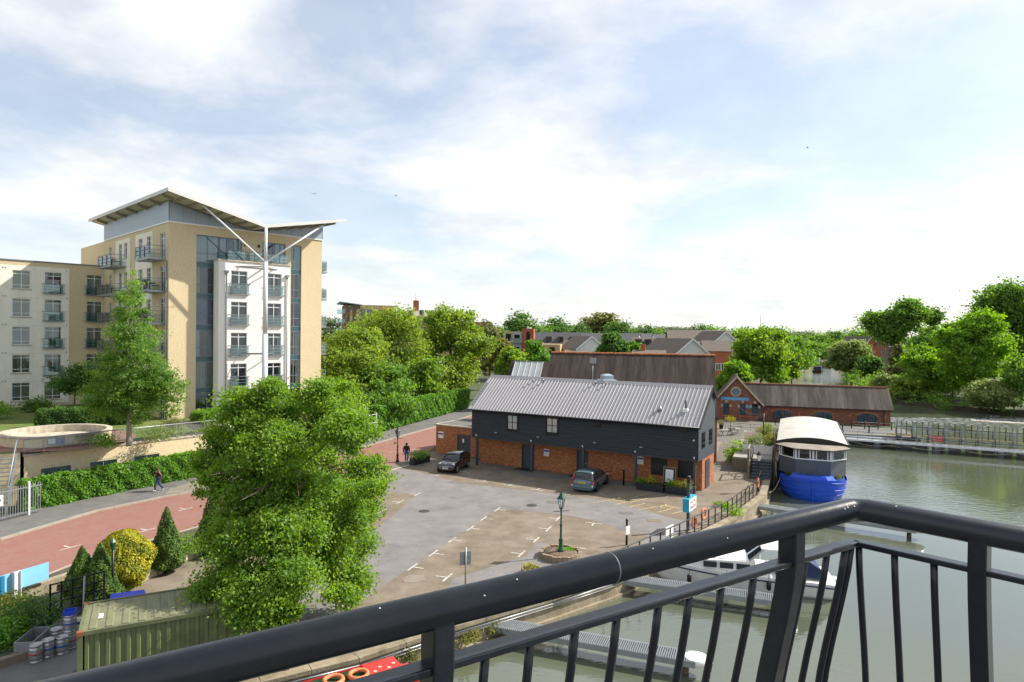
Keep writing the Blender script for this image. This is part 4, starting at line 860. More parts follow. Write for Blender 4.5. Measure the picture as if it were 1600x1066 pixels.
for x in (.5, 6.1, 10.9, 15.4, 20.02):
    p_ = MB().box(x-.09,x+.09,.02,.2,0,CZ).build('post', 'slate_paint', Bn); MB().tube([(x,-.12,CZ+.3),(x,.05,CZ+.12)], .05, 6).build('lamp', 'white_upvc', p_)
for x in (2.6,6.8,12.0,15.9): MB().box(x-.12,x+.12,-.16,-.02,CZ+.62,CZ+.7).build('floodlight', 'galv_steel', Bn)
MB().tube([(20.0,-.05,4.05),(20.0,-.28,4.0)], .05, 8).build('security_camera', 'white_upvc', Bn)
for a, z in ((6.65,1.27),(15.12,1.5)): 
    s = MB().box(a,a+.5,1.26,1.29,z,z+.62).build('notice', 'sign_white', Bn); MB().box(a+.02,a+.48,1.252,1.259,z+.38,z+.54).build('notice_band', 'sign_navy', s)
    for j in range(4): MB().box(a+.06,a+.44-.05*(j % 2),1.254,1.2595,z+.08+j*.07,z+.1+j*.07).build('notice_line', 'sign_lettering_grey', s)
for a, b in ((16.27,17.55),(18.43,19.66)):
    s = MB().box(a,b,1.22,1.29,.84,2.15).build('shutter', 'black_board', Bn); MB().box(a+.02,a+.06,1.2,1.219,.86,2.13).box(b-.06,b-.02,1.2,1.219,.86,2.13).build('shutter_batten', 'black_paint', s)
MB().box(BL+.002,BL+.05,2.2,3.4,0,2.2).build('side_door', 'slate_paint', Bn)
# side windows in the gable
for y in (.9,3.1): MB().box(BL+.055,BL+.09,y,y+.9,3.3,4.5).build('gable_window', 'car_glass', Bn)
# annex
An = thing('brick_annex', 'small flat roofed red brick annex with slate blue door beside the black barn', 'building', (-3.5,59.85,0), BA)
wall_holes(-6.2, -.02, -.05, 2.75, [(-3.65,-2.1,0,2.05)], .1).build('front_wall', 'red_brick', An, (0,2.9,0))
MB().quad((-6.2,8,-.05),(-6.2,2.9,-.05),(-6.2,2.9,2.75),(-6.2,8,2.75)).quad((-.03,1.3,-.05),(-.03,2.9,-.05),(-.03,2.9,2.75),(-.03,1.3,2.75)).build('side_wall', 'red_brick', An)
MB().box(-6.3,0,2.8,8,2.75,2.87).build('roof_slab', 'stone', An); MB().box(-6.0,-.1,3.1,7.8,2.871,2.89).build('roof_felt', 'footpath', An)
dr = MB().box(-3.62,-2.13,3.0,3.05,0,2.03).build('door', 'slate_paint', An); MB().box(-3.3,-2.75,2.98,2.999,1.05,1.8).build('door_window', 'car_glass', dr); MB().box(-3.1,-2.9,2.97,2.979,1.3,1.65).build('paper_notice', 'sign_white', dr)
s = MB().box(-5.88,-5.3,2.86,2.89,1.5,2.15).build('notice', 'sign_white', An); MB().box(-5.86,-5.32,2.852,2.859,1.85,2.02).build('notice_band', 'sign_navy', s)
MB().box(-1.6,-.05,4.2,7.8,2.9,4.3).build('plant_enclosure', 'black_board', An)
# ================================================================== TILED HALL BEHIND THE BARN
Hl = thing('tiled_hall', 'large old brick hall with weathered brown tiled roof behind the black barn', 'building', (4.4,72.04,0), R_(-14))
HX, HZ, HW = 16.7, 9.76, 6.0; HE = HZ-HW*.9
def gable_block(parent, x0, x1, hw, ez, rz, wallm, roofm, ovh=.15, ridge=True, names=('wall','roof')):
    MB().add([(x0,-hw,0),(x1,-hw,0),(x1,hw,0),(x0,hw,0),(x0,-hw,ez),(x1,-hw,ez),(x1,hw,ez),(x0,hw,ez),(x0,0,rz),(x1,0,rz)], [(0,1,5,4),(2,3,7,6),(1,2,6,9,5),(3,0,4,8,7)]).build(names[0], wallm, parent, fix=False)
    s = (rz-ez)/hw; e = .25; a, b = x0-ovh, x1+ovh
    r = MB()
    for g in (-1, 1):
        v = [(a,g*(hw+e),ez-s*e+.1),(b,g*(hw+e),ez-s*e+.1),(b,0,rz+.1),(a,0,rz+.1),(a,g*(hw+e),ez-s*e-.02),(b,g*(hw+e),ez-s*e-.02),(b,0,rz-.02),(a,0,rz-.02)]
        f = [(0,1,2,3),(7,6,5,4),(0,4,5,1),(1,5,6,2),(0,3,7,4)]; r.add(v, f if g < 0 else [q[::-1] for q in f])
    rf = r.build(names[1], roofm, parent, fix=False)
    return rf
rf = gable_block(Hl, 0, HX, HW, HE, HZ, 'red_brick', 'roof_tiles')
for i in range(38):
    inst(tmesh(MB().prism_x([(-.14,-.02),(-.09,.1),(0,.14),(.09,.1),(.14,-.02)], .01, .43), 'ridge_tile', 'red_brick'), 'ridge_tile', rf, (-.15+i*.4474,0,HZ+.06+.012*(i % 3)))
MB().box(HX,HX+.12,-HW,-HW+.5,0,HE-.2).box(HX,HX+.12,-2,-1.4,0,HZ-2).build('pilaster', 'red_brick', Hl)
for y in (-4,-1,2): MB().box(HX+.01,HX+.06,y,y+1.1,1,3).build('window', 'car_glass', Hl)
MB().tube([(5.0,-5.0,HE+1),(5.0,-5.0,9.2)], .035, 6).box(4.7,5.3,-5.1,-4.9,9.0,9.5).build('aerial', 'galv_steel', Hl)
Sk = thing('skylight_block', 'small tiled roof with a large glazed skylight beside the tiled hall', 'building', (1.0,71.0,0), R_(-14))
rf = gable_block(Sk, -.9, 3.1, 3.2, 6.0, 8.85, 'red_brick', 'roof_tiles')
sk = MB()
for a, b in ((-.55,2.45),): sk.add([(a,-2.0,7.35),(b,-2.0,7.35),(b,-.25,8.85),(a,-.25,8.85),(a,-2.0,7.15),(b,-2.0,7.15),(b,-.25,8.65),(a,-.25,8.65)], [(0,1,2,3),(0,4,5,1),(1,5,6,2),(0,3,7,4)])
s_ = sk.build('skylight', 'skylight_glass', rf)
for i in range(6): MB().bar((-.55+i*.6,-2.02,7.37),(-.55+i*.6,-.24,8.88),.05,.05).build('glazing_bar', 'white_steel', s_)
MB().bar((-.6,-2.03,7.33),(2.5,-2.03,7.33),.07,.12).bar((-.6,-.2,8.87),(2.5,-.2,8.87),.07,.12).build('skylight_curb', 'grey_steel', s_)
# ================================================================== RIVERSIDE MUSEUM
Mu = thing('museum_building', 'low Victorian red brick riverside building with gabled entrance and long tiled roof', 'building', (29.7,94.9,0), R_(-17))
GW = 5.2
# wing
MB().add([(5.0,1,-.1),(22,1,-.1),(22,7,-.1),(22,7,2.45),(22,4,4.9),(22,1,2.45),(5,1,2.45)], [(0,1,5,6),(1,2,3,4,5)]).build('wing_wall', 'dark_red_brick', Mu, fix=False)
mb = MB(); s = .83
for ya, yb, za, zb in ((.6,4.02,2.15,5.0),(7.4,3.98,2.15,5.0)):
    v = [(3.2,ya,za),(22.35,ya,za),(22.35,yb,zb),(3.2,yb,zb),(3.2,ya,za-.1),(22.35,ya,za-.1),(22.35,yb,zb-.1),(3.2,yb,zb-.1)]; f = [(0,1,2,3),(7,6,5,4),(0,4,5,1),(1,5,6,2)]
    mb.add(v, f if ya < 4 else [q[::-1] for q in f])
rf = mb.build('wing_roof', 'mossy_tiles', Mu, fix=False)
rt = tmesh(MB().prism_x([(-.13,-.02),(-.08,.09),(0,.12),(.08,.09),(.13,-.02)], .01, .44), 'ridge_tile', 'dark_red_brick')
for i in range(42): inst(rt, 'ridge_tile', rf, (3.3+i*.45,4,4.97+.01*(i % 2)))
MB().box(5,22,.93,1.0,2.0,2.14).box(5,22,.96,1.0,.55,.65).build('string_course', 'dark_red_brick', Mu)
for i in range(8): MB().box(6.2+i*2.15,6.5+i*2.15,.95,1.0,.7,1.4).build('brick_panel', 'red_brick', Mu)
for a in (7.2, 12.5, 17.95):
    w_, z0, z1, hh = 2.4, .4, 1.15, .4
    o = MB().box(a-.12,a+w_+.12,.9,.98,z0-.1,z0).build('arched_window', 'window_blue', Mu)
    arc = lambda g: [(a+w_/2+math.cos(math.pi*i/10)*(w_/2+g), z1+math.sin(math.pi*i/10)*(hh+g)) for i in range(11)]
    MB().prism_y([(a,z0)]+arc(0)[::-1]+[(a+w_,z0)], .95, .985).build('glazing', 'car_glass', o)
    pts = arc(.0); mb = MB()
    for p, q in zip(pts[:-1], pts[1:]): mb.bar((p[0],.945,p[1]),(q[0],.945,q[1]),.05,.08)
    for i in range(1, 7): mb.box(a+w_*i/7-.025,a+w_*i/7+.025,.93,.95,z0,z1+hh*math.sin(math.acos(2*i/7-1))*.95)
    for z in (z0+.3,z0+.62,z0+.9): mb.box(a,a+w_,.935,.948,z-.02,z+.02)
    mb.build('glazing_bars', 'window_blue', o)
    mb = MB(); pts = arc(.16)
    for p, q in zip(pts[:-1], pts[1:]): mb.bar((p[0],.96,p[1]),(q[0],.96,q[1]),.08,.24)
    mb.build('brick_arch', 'red_brick', o)
MB().tube([(21.2,.88,0),(21.2,.88,2.1)], .07, 8).build('downpipe', 'slate_paint', Mu); MB().tube([(5.5,.88,0),(5.5,.88,2.1)], .07, 8).build('downpipe', 'museum_blue', Mu)
MB().bar((5,.55,2.12),(22.3,.55,2.12),.1,.1).build('gutter', 'black_paint', Mu)
# gable
ax = 2.3
MB().add([(-.4,0,-.1),(5.3,0,-.1),(5.3,0,2.9),(ax,0,6.0),(-.4,0,2.95)], [(0,1,2,3,4)]).quad((5.3,0,-.1),(5.3,3,-.1),(5.3,3,2.9),(5.3,0,2.9)).quad((-.4,8,-.1),(-.4,0,-.1),(-.4,0,2.95),(-.4,8,2.95)).build('gable_wall', 'dark_red_brick', Mu, fix=False)
mb = MB()
for g, ex, ez_ in ((-1,-.75,2.6),(1,5.9,2.25)):
    v = [(ax,-.35,6.2),(ex,-.35,ez_),(ex,8 if g < 0 else 3.4,ez_),(ax,8,6.2),(ax,-.35,6.08),(ex,-.35,ez_-.12),(ex,8 if g < 0 else 3.4,ez_-.12),(ax,8,6.08)]; f = [(0,1,2,3),(7,6,5,4),(0,4,5,1),(1,5,6,2)]
    mb.add(v, f if g < 0 else [q[::-1] for q in f])
mb.build('gable_roof', 'mossy_tiles', Mu, fix=False)
MB().bar((-.85,-.38,2.45),(ax,-.38,6.12),.1,.2).bar((5.98,-.38,2.12),(ax,-.38,6.12),.1,.2).build('barge_board', 'stone', Mu); MB().lathe([(.1,6.1),(.06,6.3),(.1,6.4),(.02,6.65)], ax, -.38, 8).build('finial', 'stone', Mu)
for a, b in ((.5,1.4),(2.75,3.58),(4.35,5.2)):
    c = (a+b)/2; o = MB().prism_y([(a,.75),(b,.75),(b,2.0),(c+.3,2.35),(c,2.45),(c-.3,2.35),(a,2.0)], -.03, .02).build('arched_window', 'car_glass', Mu)
    mb = MB().box(a,a+.06,-.06,-.03,.75,2.05).box(b-.06,b,-.06,-.03,.75,2.05).box(c-.025,c+.025,-.055,-.03,.75,2.42)
    for z in (1.1,1.5,1.9): mb.box(a,b,-.05,-.032,z-.02,z+.02)
    mb.build('glazing_bars', 'window_blue', o)
    for x, z in ((a-.14,1.95),(c,2.55),(b+.14,1.95)): MB().box(x-.14,x+.14,-.08,0,z-.16,z+.2).build('stone_block', 'stone', o)
o = MB().lathe([(.72,0),(.72,.08),(.5,.09)],0,0,20).build('rose_window', 'stone', Mu, (2.2,.0,4.0)); o.rotation_euler.x = R_(90)
MB().lathe([(.5,.092),(.5,.1)],0,0,16).build('pane', 'car_glass', o)
for i in range(5): MB().bar((0,0,.105),(.5*math.cos(i*1.2566+.3),.5*math.sin(i*1.2566+.3),.105),.07,.03).build('tracery', 'museum_blue', o)
s = MB().box(.2,4.0,-.07,-.02,2.78,3.2).build('name_board', 'museum_blue', Mu)
text('lettering', 'RIVERSIDE MUSEUM', .34, 'sign_blue', s, (2.1,-.078,2.99), (R_(90),0,0))
MB().box(-.4,5.3,-.05,-.001,2.62,2.72).box(-.4,5.3,-.05,-.001,.5,.62).build('string_course', 'red_brick', Mu)
MB().box(3.75,4.1,-.12,-.02,1.7,2.2).build('hanging_sign', 'aqua_sign', Mu)
# ================================================================== LOCK DECK, FOOTBRIDGE AND WEIR
dk = thing('lock_deck', 'grey concrete deck with black posts along the front of the riverside building', 'deck', (35.3,85.2,0), R_(-17))
MB().box(-2,14.6,-2.2,6,-1.4,.02).build('deck_slab', 'footpath', dk); MB().box(-2,14.6,-2.3,-2.0,.02,.14).build('deck_kerb', 'kerb_stone', dk)
for i in range(10):
    x = -1+i*1.55; MB().lathe([(.09,.02),(.07,.12),(.05,.9),(.07,.95),(.02,1.05)], x, 4.2, 8).build('post', 'black_paint', dk)
MB().tube([(-1,4.2,.85),(13.0,4.2,.85)], .025, 6).tube([(-1,4.2,.5),(13.0,4.2,.5)], .02, 6).build('chain_rail', 'black_paint', dk)
for i in range(5): MB().lathe([(.16,.02),(.16,.08),(.09,.14),(.07,.85),(.1,.95),(.02,1.0)], .6+i*3.0, .4, 8).build('bollard', 'black_paint', dk)
FB0 = G(1296,684,-.15); FB1 = G(1600,706.5,-.15); fd = (FB1-FB0); fl = fd.length; fa = math.atan2(fd.y, fd.x)
fb = thing('footbridge', 'pale steel footbridge beam on grey piers with open side rails', 'footbridge', (FB0.x,FB0.y,0), fa)
X1 = fl+26; X0 = -12; xa0 = (G(1400,700,-.3)-FB0).length
MB().box(X0,X1,0,.25,-.3,-.1).build('beam', 'white_steel', fb); MB().box(X0,X1,.26,1.3,-.16,-.1).build('walkway', 'grey_steel', fb); MB().box(X0,xa0-.5,1.8,4.6,-.2,-.06).build('timber_stage', 'grey_steel', fb)
for z in (.35,.8): MB().tube([(X0,.1,z),(X1,.1,z)], .025, 6).build('rail', 'galv_steel', fb)
pst = tmesh(MB().box(-.025,.025,.08,.13,-.1,.85), 'rail_post', 'galv_steel')
for i in range(int((X1-X0)/1.5)): inst(pst, 'rail_post', fb, (X0+i*1.5,0,0))
for px, py in ((1370,700),(1463,708),(1564,716)):
    p = G(px,py,-1)-FB0; x = p.x*math.cos(fa)+p.y*math.sin(fa); MB().lathe([(.36,-1.5),(.36,-.55),(.42,-.5),(.42,-.3)], x, .4, 14).build('pier', 'grey_steel', fb)
mb = MB()
for k in range(4):
    xs_ = [G(1370,700,-1), G(1463,708,-1), G(1564,716,-1)]
    x = 2+k*5.4; pts = [(x+5.4*i/12, -.05, -.3-.42*math.sin(math.pi*i/12)) for i in range(13)]; mb.tube(pts, .025, 5)
mb.build('slack_rope', 'rope', fb)
wr_ = thing('sluice_weir', 'row of black iron sluice gate frames with hooded tops across the river', 'weir', (FB0.x,FB0.y,0), fa)
fr_ = [('gate_post','grey_steel',MB().box(-.05,.05,1.9,2.05,-1.2,2.25)),('gate_post','grey_steel',MB().box(.38,.48,1.9,2.05,-1.2,2.25).box(.05,.38,1.92,2.03,1.5,1.62).box(.05,.38,1.92,2.03,.35,.47)),
       ('hood','galv_steel',MB().add([(.48+1.04*k/8,y,2.02+.22*math.sin(math.pi*k/8)) for k in range(9) for y in (1.8,2.12)], [(2*k,2*k+2,2*k+3,2*k+1) for k in range(8)])),
       ('rack_post','black_paint',MB().box(.95,1.03,1.94,2.02,.55,2.2)),
       ('cross_rail','grey_steel',MB().box(.48,1.54,1.93,2.02,1.28,1.36).box(.48,1.54,1.93,2.02,.2,.3)),
       ('sluice_gate','grey_timber',MB().box(.5,1.5,2.08,2.16,-1.3,-.15)),
       ('handrail','black_paint',MB().tube([(-.06,1.5,.75),(1.54,1.5,.75)],.025,5).tube([(-.06,1.5,.3),(1.54,1.5,.3)],.02,5).box(-.03,.03,1.47,1.53,-.1,.78))]
fr_ = [(n, tmesh(mb, n, m)) for n, m, mb in fr_]
xa = (G(1405,700,-.3)-FB0); xa = xa.x*math.cos(fa)+xa.y*math.sin(fa)
for i in range(26):
    for n, me in fr_: inst(me, n, wr_, (xa+i*1.57,0,0))
MB().box(xa-1,X1,1.35,1.8,-.25,-.1).build('walk_beam', 'timber', wr_); MB().box(xa-1,X1,2.4,3.3,.42,.5).build('gate_platform', 'pale_gravel', wr_); MB().box(xa-1,X1,2.34,2.4,.42,.6).build('kick_board', 'yellow_paint', wr_)
br_ = tmesh(MB().box(-.04,.04,3.2,3.28,-.8,1.45).box(-.04,1.57,3.22,3.26,1.38,1.45), 'back_rail', 'black_paint')
for i in range(26): inst(br_, 'back_rail', wr_, (xa+i*1.57,0,0))
p = G(1462,683,.6)-FB0; x = p.x*math.cos(fa)+p.y*math.sin(fa)
s = thing('danger_sign', 'small red warning sign fixed to the footbridge rail at the weir', 'sign', (FB0.x+x*math.cos(fa),FB0.y+x*math.sin(fa),0), fa)
MB().box(-.55,.55,-.02,.04,.3,.92).build('board', 'sign_red', s)
text('lettering', 'DANGER', .24, 'sign_white', s, (0,-.026,.74), (R_(90),0,0)); text('lettering', 'KEEP OUT', .19, 'sign_white', s, (0,-.026,.46), (R_(90),0,0))
MB().box(-.4,-.36,-.0,.03,-.1,.3).box(.36,.4,0,.03,-.1,.3).build('bracket', 'galv_steel', s)
# far white water
wf = thing('overflow_weir', 'low stone overflow weir with white foaming water by the far bank', 'weir', (72.5,104.5,-1), R_(-26))
MB().prism_x([(-.5,-.3),(-.5,.1),(.1,.14),(.6,-.3)],0,22).build('sill', 'stone', wf)
rg = np.random.default_rng(5); mb = MB()
for i in range(900):
    x, y = rg.uniform(0,22), .35+abs(rg.normal())*.5; s_ = rg.uniform(.06,.2); mb.add([(x-s_,y-s_*.5,.02),(x+s_,y-s_*.4,.03),(x+s_*.8,y+s_*.5,.025),(x,y,.06+s_*.3)], [(0,1,3),(1,2,3),(2,0,3)])
tag(mb.build('foam', 'foam', wf, fix=False), kind='stuff')
# ================================================================== QUAY RAILING
QR = [Vector((*p,0)) for p in [(1.2,29.55),(4.6,32.2),(9.7,37.9),(14.2,43.3),(18.35,49.4),(20.0,53.0)]]
qr = thing('quay_railing', 'black steel post and rail fence following the curve of the quay', 'railing')
pts = []
for i in range(len(QR)-1):
    k = max(2, round((QR[i+1]-QR[i]).length/1.02))
    pts += [QR[i].lerp(QR[i+1], j/k) for j in range(k)]
pts.append(QR[-1])
pm_ = tmesh(MB().box(-.03,.03,-.03,.03,.0,1.08), 'post', 'black_paint')
for i, p in enumerate(pts):
    d = pts[min(i+1,len(pts)-1)]-pts[max(i-1,0)]; inst(pm_, 'post', qr, p, math.atan2(d.y,d.x))
for z, r in ((1.08,.035),(.58,.025),(.12,.022)): MB().tube([p+Vector((0,0,z)) for p in pts], r, 6).build('rail', 'black_paint', qr)
def buoy(label, p, nrm):
    o = MB().torus((0,0,0), .3, .07, 'y').build('lifebuoy', 'lifebuoy_orange', None, p, math.atan2(nrm[1],nrm[0])+math.pi/2); tag(o, label, 'lifebuoy', 'lifebuoys on the quay'); return o
p = G(1085,818,.55); buoy('orange lifebuoy hanging on the quay railing below the blue hanging sign', (p.x,p.y,.6), (.75,-.65))
p = G(1099,808,.5); buoy('smaller looking orange lifebuoy on the quay railing further along', (p.x+.1,p.y+.3,.62), (.75,-.65))
o = MB().torus((0,0,0), .3, .07, 'y').build('lifebuoy', 'lifebuoy_orange', None, (18.75,50.3,.75), R_(60)); tag(o, 'orange lifebuoy on the quay railing at the foot of the timber stairs', 'lifebuoy', 'lifebuoys on the quay')
p = G(1046,836,.45); o = MB().box(-.45,.45,-.02,.02,-.42,.42).box(-.41,.41,-.026,-.021,.1,.3).build('notice_panel', 'sign_white', None, (p.x,p.y,.55), R_(49)); tag(o, 'white notice panel fixed to the quay railing', 'notice')
# ================================================================== PONTOONS
def pontoon(name, label, a, b, w, z, group='mooring pontoons'):
    a, b = Vector((a[0],a[1],0)), Vector((b[0],b[1],0)); L = (b-a).length
    t = thing(name, label, 'pontoon', (a.x,a.y,0), math.atan2((b-a).y,(b-a).x), group)
    MB().box(0,L,-w/2,-w/2+.08,z-.22,z+.0).box(0,L,w/2-.08,w/2,z-.22,z+.0).box(L-.06,L,-w/2+.08,w/2-.08,z-.22,z).build('side_beam', 'galv_steel', t)
    MB().box(.0,L-.06,-w/2+.08,w/2-.08,z-.2,z-.12).build('tray', 'grey_steel', t)
    mb = MB(); n = int(L/.085)
    for i in range(n): mb.box(i*.085,i*.085+.045,-w/2+.02,w/2-.02,z-.02,z+.025)
    tag(mb.build('grating', 'galv_steel', t, fix=False), kind='stuff')
    MB().lathe([(w/2-.04,z-.2),(w/2-.04,z+.035)], L, 0, 16).build('end_cap', 'white_fibreglass', t)
    for x in (L*.45, L-.4): MB().tube([(x,0,-2),(x,0,z-.2)], .14, 10).build('pile', 'bark', t)
    return t
pontoon('pontoon', 'narrow grated steel pontoon lying empty just below the balcony', G(752,968,-.35), G(1088,1027,-.35), .95, -.35)
pontoon('pontoon', 'grated steel pontoon beside the white motor cruiser', G(940,897,-.35), G(1232,937,-.35), .95, -.35)
pontoon('pontoon', 'grated steel pontoon nearest the blue barge, in front of its bow', G(1180,788,-.35), G(1432,826,-.35), 1.0, -.35)
# ================================================================== BLUE BARGE
Bg = thing('restaurant_barge', 'blue steel barge with grey glazed cabin and pale curved roof moored at quay', 'boat', (22.7,56.2,0), R_(-23))
st_ = []; nst = 27
for i in range(nst):
    q = i/(nst-1); y = -3.75+22*q**1.9; e = min(1, max(0, 1-(1-min(1,(y+3.75)/2.9))**2.4))
    hw_ = .06+2.44*e**.5; st_.append((y, hw_))
vs = []; zz4 = (-1.3,-.75,-.15,.32,.5)
for y, hw_ in st_:
    row = []
    for sgn in (-1, 1):
        for z, k in zip(zz4, (.72,.9,.98,1,1.02)): row.append((2.55+sgn*hw_*k, y+(.25 if z < -1 and y < -2 else 0), z+(.22*max(0,(-1.5-y)/2.2) if z > .2 else 0)))
    vs += row
fs = []
for i in range(nst-1):
    for s_ in (0, 5):
        for k in range(4):
            f = (i*10+s_+k, i*10+s_+k+1, (i+1)*10+s_+k+1, (i+1)*10+s_+k); fs.append(f if s_ else f[::-1])
for s_ in range(4): fs.append((s_, s_+1, 5+s_+1, 5+s_)); 
fs.append(tuple((nst-1)*10+k for k in (0,1,2,3,4,9,8,7,6,5)))
mb = MB(); mb.add(vs, fs, True); hull = mb.build('hull', 'hull_blue', Bg)
hull.modifiers.new('bevel','BEVEL').width = .02
for z, k in ((.28,1.012),(-.12,.995),(-.5,.955)):
    for sgn in (-1,1): MB().tube([(2.55+sgn*(hw_*k+.01), y-.01, z+(.22*max(0,(-1.5-y)/2.2) if z > .2 else 0)) for y, hw_ in st_[:9]], .035, 5).build('rubbing_strake', 'hull_blue', hull)
MB().bar((2.55,-3.82,-1.2),(2.55,-3.82,.75),.1,.09).build('stem_post', 'hull_blue', hull)
MB().bar((1.75,-3.1,-.75),(1.75,-3.18,.35),.07,.07).bar((1.3,-2.95,-.78),(2.2,-3.35,-.78),.09,.07).tube([(1.75,-3.15,.35),(1.75,-3.05,.55)],.05,6).build('anchor', 'black_paint', hull)
MB().add([(2.55+s*hw_*.97,y,.42) for y,hw_ in st_ for s in (-1,1)], [(i*2,i*2+1,i*2+3,i*2+2) for i in range(nst-1)]).build('foredeck', 'hull_blue', hull, fix=False)
MB().add([(1.4,-2.9,.45),(3.7,-2.9,.45),(4.3,-1.9,.45),(.8,-1.9,.45),(1.6,-2.75,.8),(3.5,-2.75,.8),(4.0,-1.95,.8),(1.1,-1.95,.8)], [(0,1,5,4),(1,2,6,5),(2,3,7,6),(3,0,4,7),(4,5,6,7)]).build('deck_locker', 'hull_blue', hull)
# cabin: plan polygon of the bow bay
plan = [(.05,16),(.05,-.35),(1.3,-1.9),(3.88,-1.9),(5.05,-.35),(5.05,16)]
mb = MB()
for (a, b) in zip(plan[:-1], plan[1:]): mb.quad((*a,.62),(*b,.62),(*b,1.95),(*a,1.95))
mb.add([(*p,.62) for p in plan], [tuple(range(6))]); cab = mb.build('cabin_side', 'cabin_grey', Bg)
fm = MB(); gmb = MB()
for (a, b) in zip(plan[:-1], plan[1:]):
    A2, B2 = Vector((*a,0)), Vector((*b,0)); L = (B2-A2).length; d = (B2-A2)/L; n_ = max(1, round(L/1.4)); nn = Vector((d.y,-d.x,0))
    fm.bar(A2+Vector((0,0,1.98)), B2+Vector((0,0,1.98)), .1, .08); fm.bar(A2+Vector((0,0,2.78)), B2+Vector((0,0,2.78)), .1, .08)
    for i in range(n_):
        p, q = A2+d*(L*i/n_+.03), A2+d*(L*(i+1)/n_-.03)
        for r_ in (p, p+d*.2, q-d*.2, q): fm.bar(r_+Vector((0,0,1.98)), r_+Vector((0,0,2.78)), .07, .07)
        MB().quad(p+d*.2+Vector((0,0,2.0)), q-d*.2+Vector((0,0,2.0)), q-d*.2+Vector((0,0,2.76)), p+d*.2+Vector((0,0,2.76))).build('pane', 'glass', cab, fix=False)
        for r_ in (p, q-d*.2): MB().quad(r_+Vector((0,0,2.0)), r_+d*.2+Vector((0,0,2.0)), r_+d*.2+Vector((0,0,2.76)), r_+Vector((0,0,2.76))).build('mullion_panel', 'cabin_grey', cab, fix=False)
fm.build('window_frame', 'white_upvc', cab)
MB().box(.3,4.8,2.0,15.5,.64,.7).box(.3,4.8,5.0,5.1,.7,2.7).build('cabin_floor', 'timber', cab)
for x, y in ((1.2,-.6),(2.2,-.9),(3.3,-.9),(4.2,-.4)):
    MB().lathe([(.2,.66),(.04,.7),(.04,1.38),(.42,1.4),(.42,1.44),(.1,1.45),(.08,1.7),(.14,1.85),(.02,1.95)], x, y, 10).build('laid_table', 'white_upvc', cab)
def arch(x, h=.42): q = (x-2.55)/2.75; return 2.98+h*(1-q*q)
xs_ = [-.2+5.5*i/14 for i in range(15)]
mb = MB(); 
for a, b in zip(xs_[:-1], xs_[1:]): mb.quad((a,.15,arch(a)),(b,.15,arch(b)),(b,16.8,arch(b)),(a,16.8,arch(a)))
mb.quad((-.2,.15,2.8),(-.2,.15,arch(-.2)),(-.2,16.8,arch(-.2)),(-.2,16.8,2.8)); mb.quad((5.3,.15,2.8),(5.3,16.8,2.8),(5.3,16.8,arch(5.3)),(5.3,.15,arch(5.3)))
rfb = mb.build('main_roof', 'barge_roof', Bg, fix=False)
mb = MB()
for a, b in zip(xs_[:-1], xs_[1:]): mb.add([(a,.0,2.75),(b,.0,2.75),(b,.0,arch(b)+.06),(a,.0,arch(a)+.06),(a,.16,arch(a)+.06),(b,.16,arch(b)+.06)], [(0,1,2,3),(3,2,5,4)])
mb.bar((5.33,.1,2.98),(5.33,16.8,2.98),.06,.16); mb.build('roof_edge', 'black_paint', rfb, fix=False)
rim = [(-.25,.0),(-.25,-.5),(1.2,-2.25),(3.98,-2.25),(5.35,-.5),(5.35,.0)]
top = [(.3,.0,2.95),(.6,-.35,3.0),(1.6,-1.2,3.02),(3.6,-1.2,3.02),(4.6,-.35,3.0),(5.0,.0,2.95)]
mb = MB(); n6 = 6; vv = [(*p,2.82) for p in rim]+top; mb.add(vv, [(i,i+1,n6+i+1,n6+i) for i in range(5)]+[tuple(range(6,12))]); mb.build('bay_roof', 'barge_bay_roof', rfb, fix=False)
mb = MB()
for a, b in zip(rim[:-1], rim[1:]): mb.bar((*a,2.8),(*b,2.8),.06,.07)
mb.build('bay_roof_edge', 'black_paint', rfb)
for x, y in ((.75,-1.3),(4.5,-1.2),(3.1,-2.2),(2.2,-2.3)):
    inst(crown_mesh('deck_plant', [(0,0,.2,.32,.25,.2)], 160, .1, 'leaf_dark' if x < 2 else 'leaf_autumn', int(x*10), .1, 10), 'deck_plant', hull, (x,y,.5 if y < -2 else .45))
mb = MB()
for i in range(8): mb.torus((-.55,-1.6+i*.55,-.35+.1*(i%3)), .3, .09, 'x', 14, 6)
fd_ = mb.build('tyre_fender', 'tyre', Bg)
MB().tube([tuple(Vector((.2,-1.6,.35)).lerp(Vector((-.6,-5.2,-.3)), i/8)+Vector((0,0,-.35*math.sin(math.pi*i/8)))) for i in range(9)], .025, 5).build('mooring_rope', 'rope', Bg)
# ================================================================== TERRACE BY THE BARGE
Td = thing('timber_terrace', 'raised timber terrace with steps and black handrails between the yard and the barge', 'terrace', (20.6,54.6,0), R_(-23))
MB().box(-2.5,1.25,3.4,16,1.05,1.2).build('deck', 'grey_timber', Td); MB().box(-2.5,-.82,3.34,3.4,0,1.04).box(-2.56,-2.5,3.34,16,0,1.04).build('deck_fascia', 'timber', Td); MB().box(1.26,2.3,5.2,6.6,1.0,1.12).build('gangway', 'galv_steel', Td)
for i in range(6): MB().box(-.8,.75,.35+i*.5,.85+i*.5,.02+i*.18,.2+i*.18).build('step', 'slate_paint', Td)
for x in (-.85,.8): MB().tube([(x,.3,1.0),(x,3.4,2.15),(x,15.8 if x > 0 else 4.0,2.15)], .035, 6).build('handrail', 'black_paint', Td)
for x in (-.85,.8):
    for i in range(13 if x > 0 else 4): MB().box(x-.03,x+.03,.3+i*1.25-.03,.3+i*1.25+.03,.02,1.1+min(1.05,i*.42)).build('post', 'black_paint', Td)
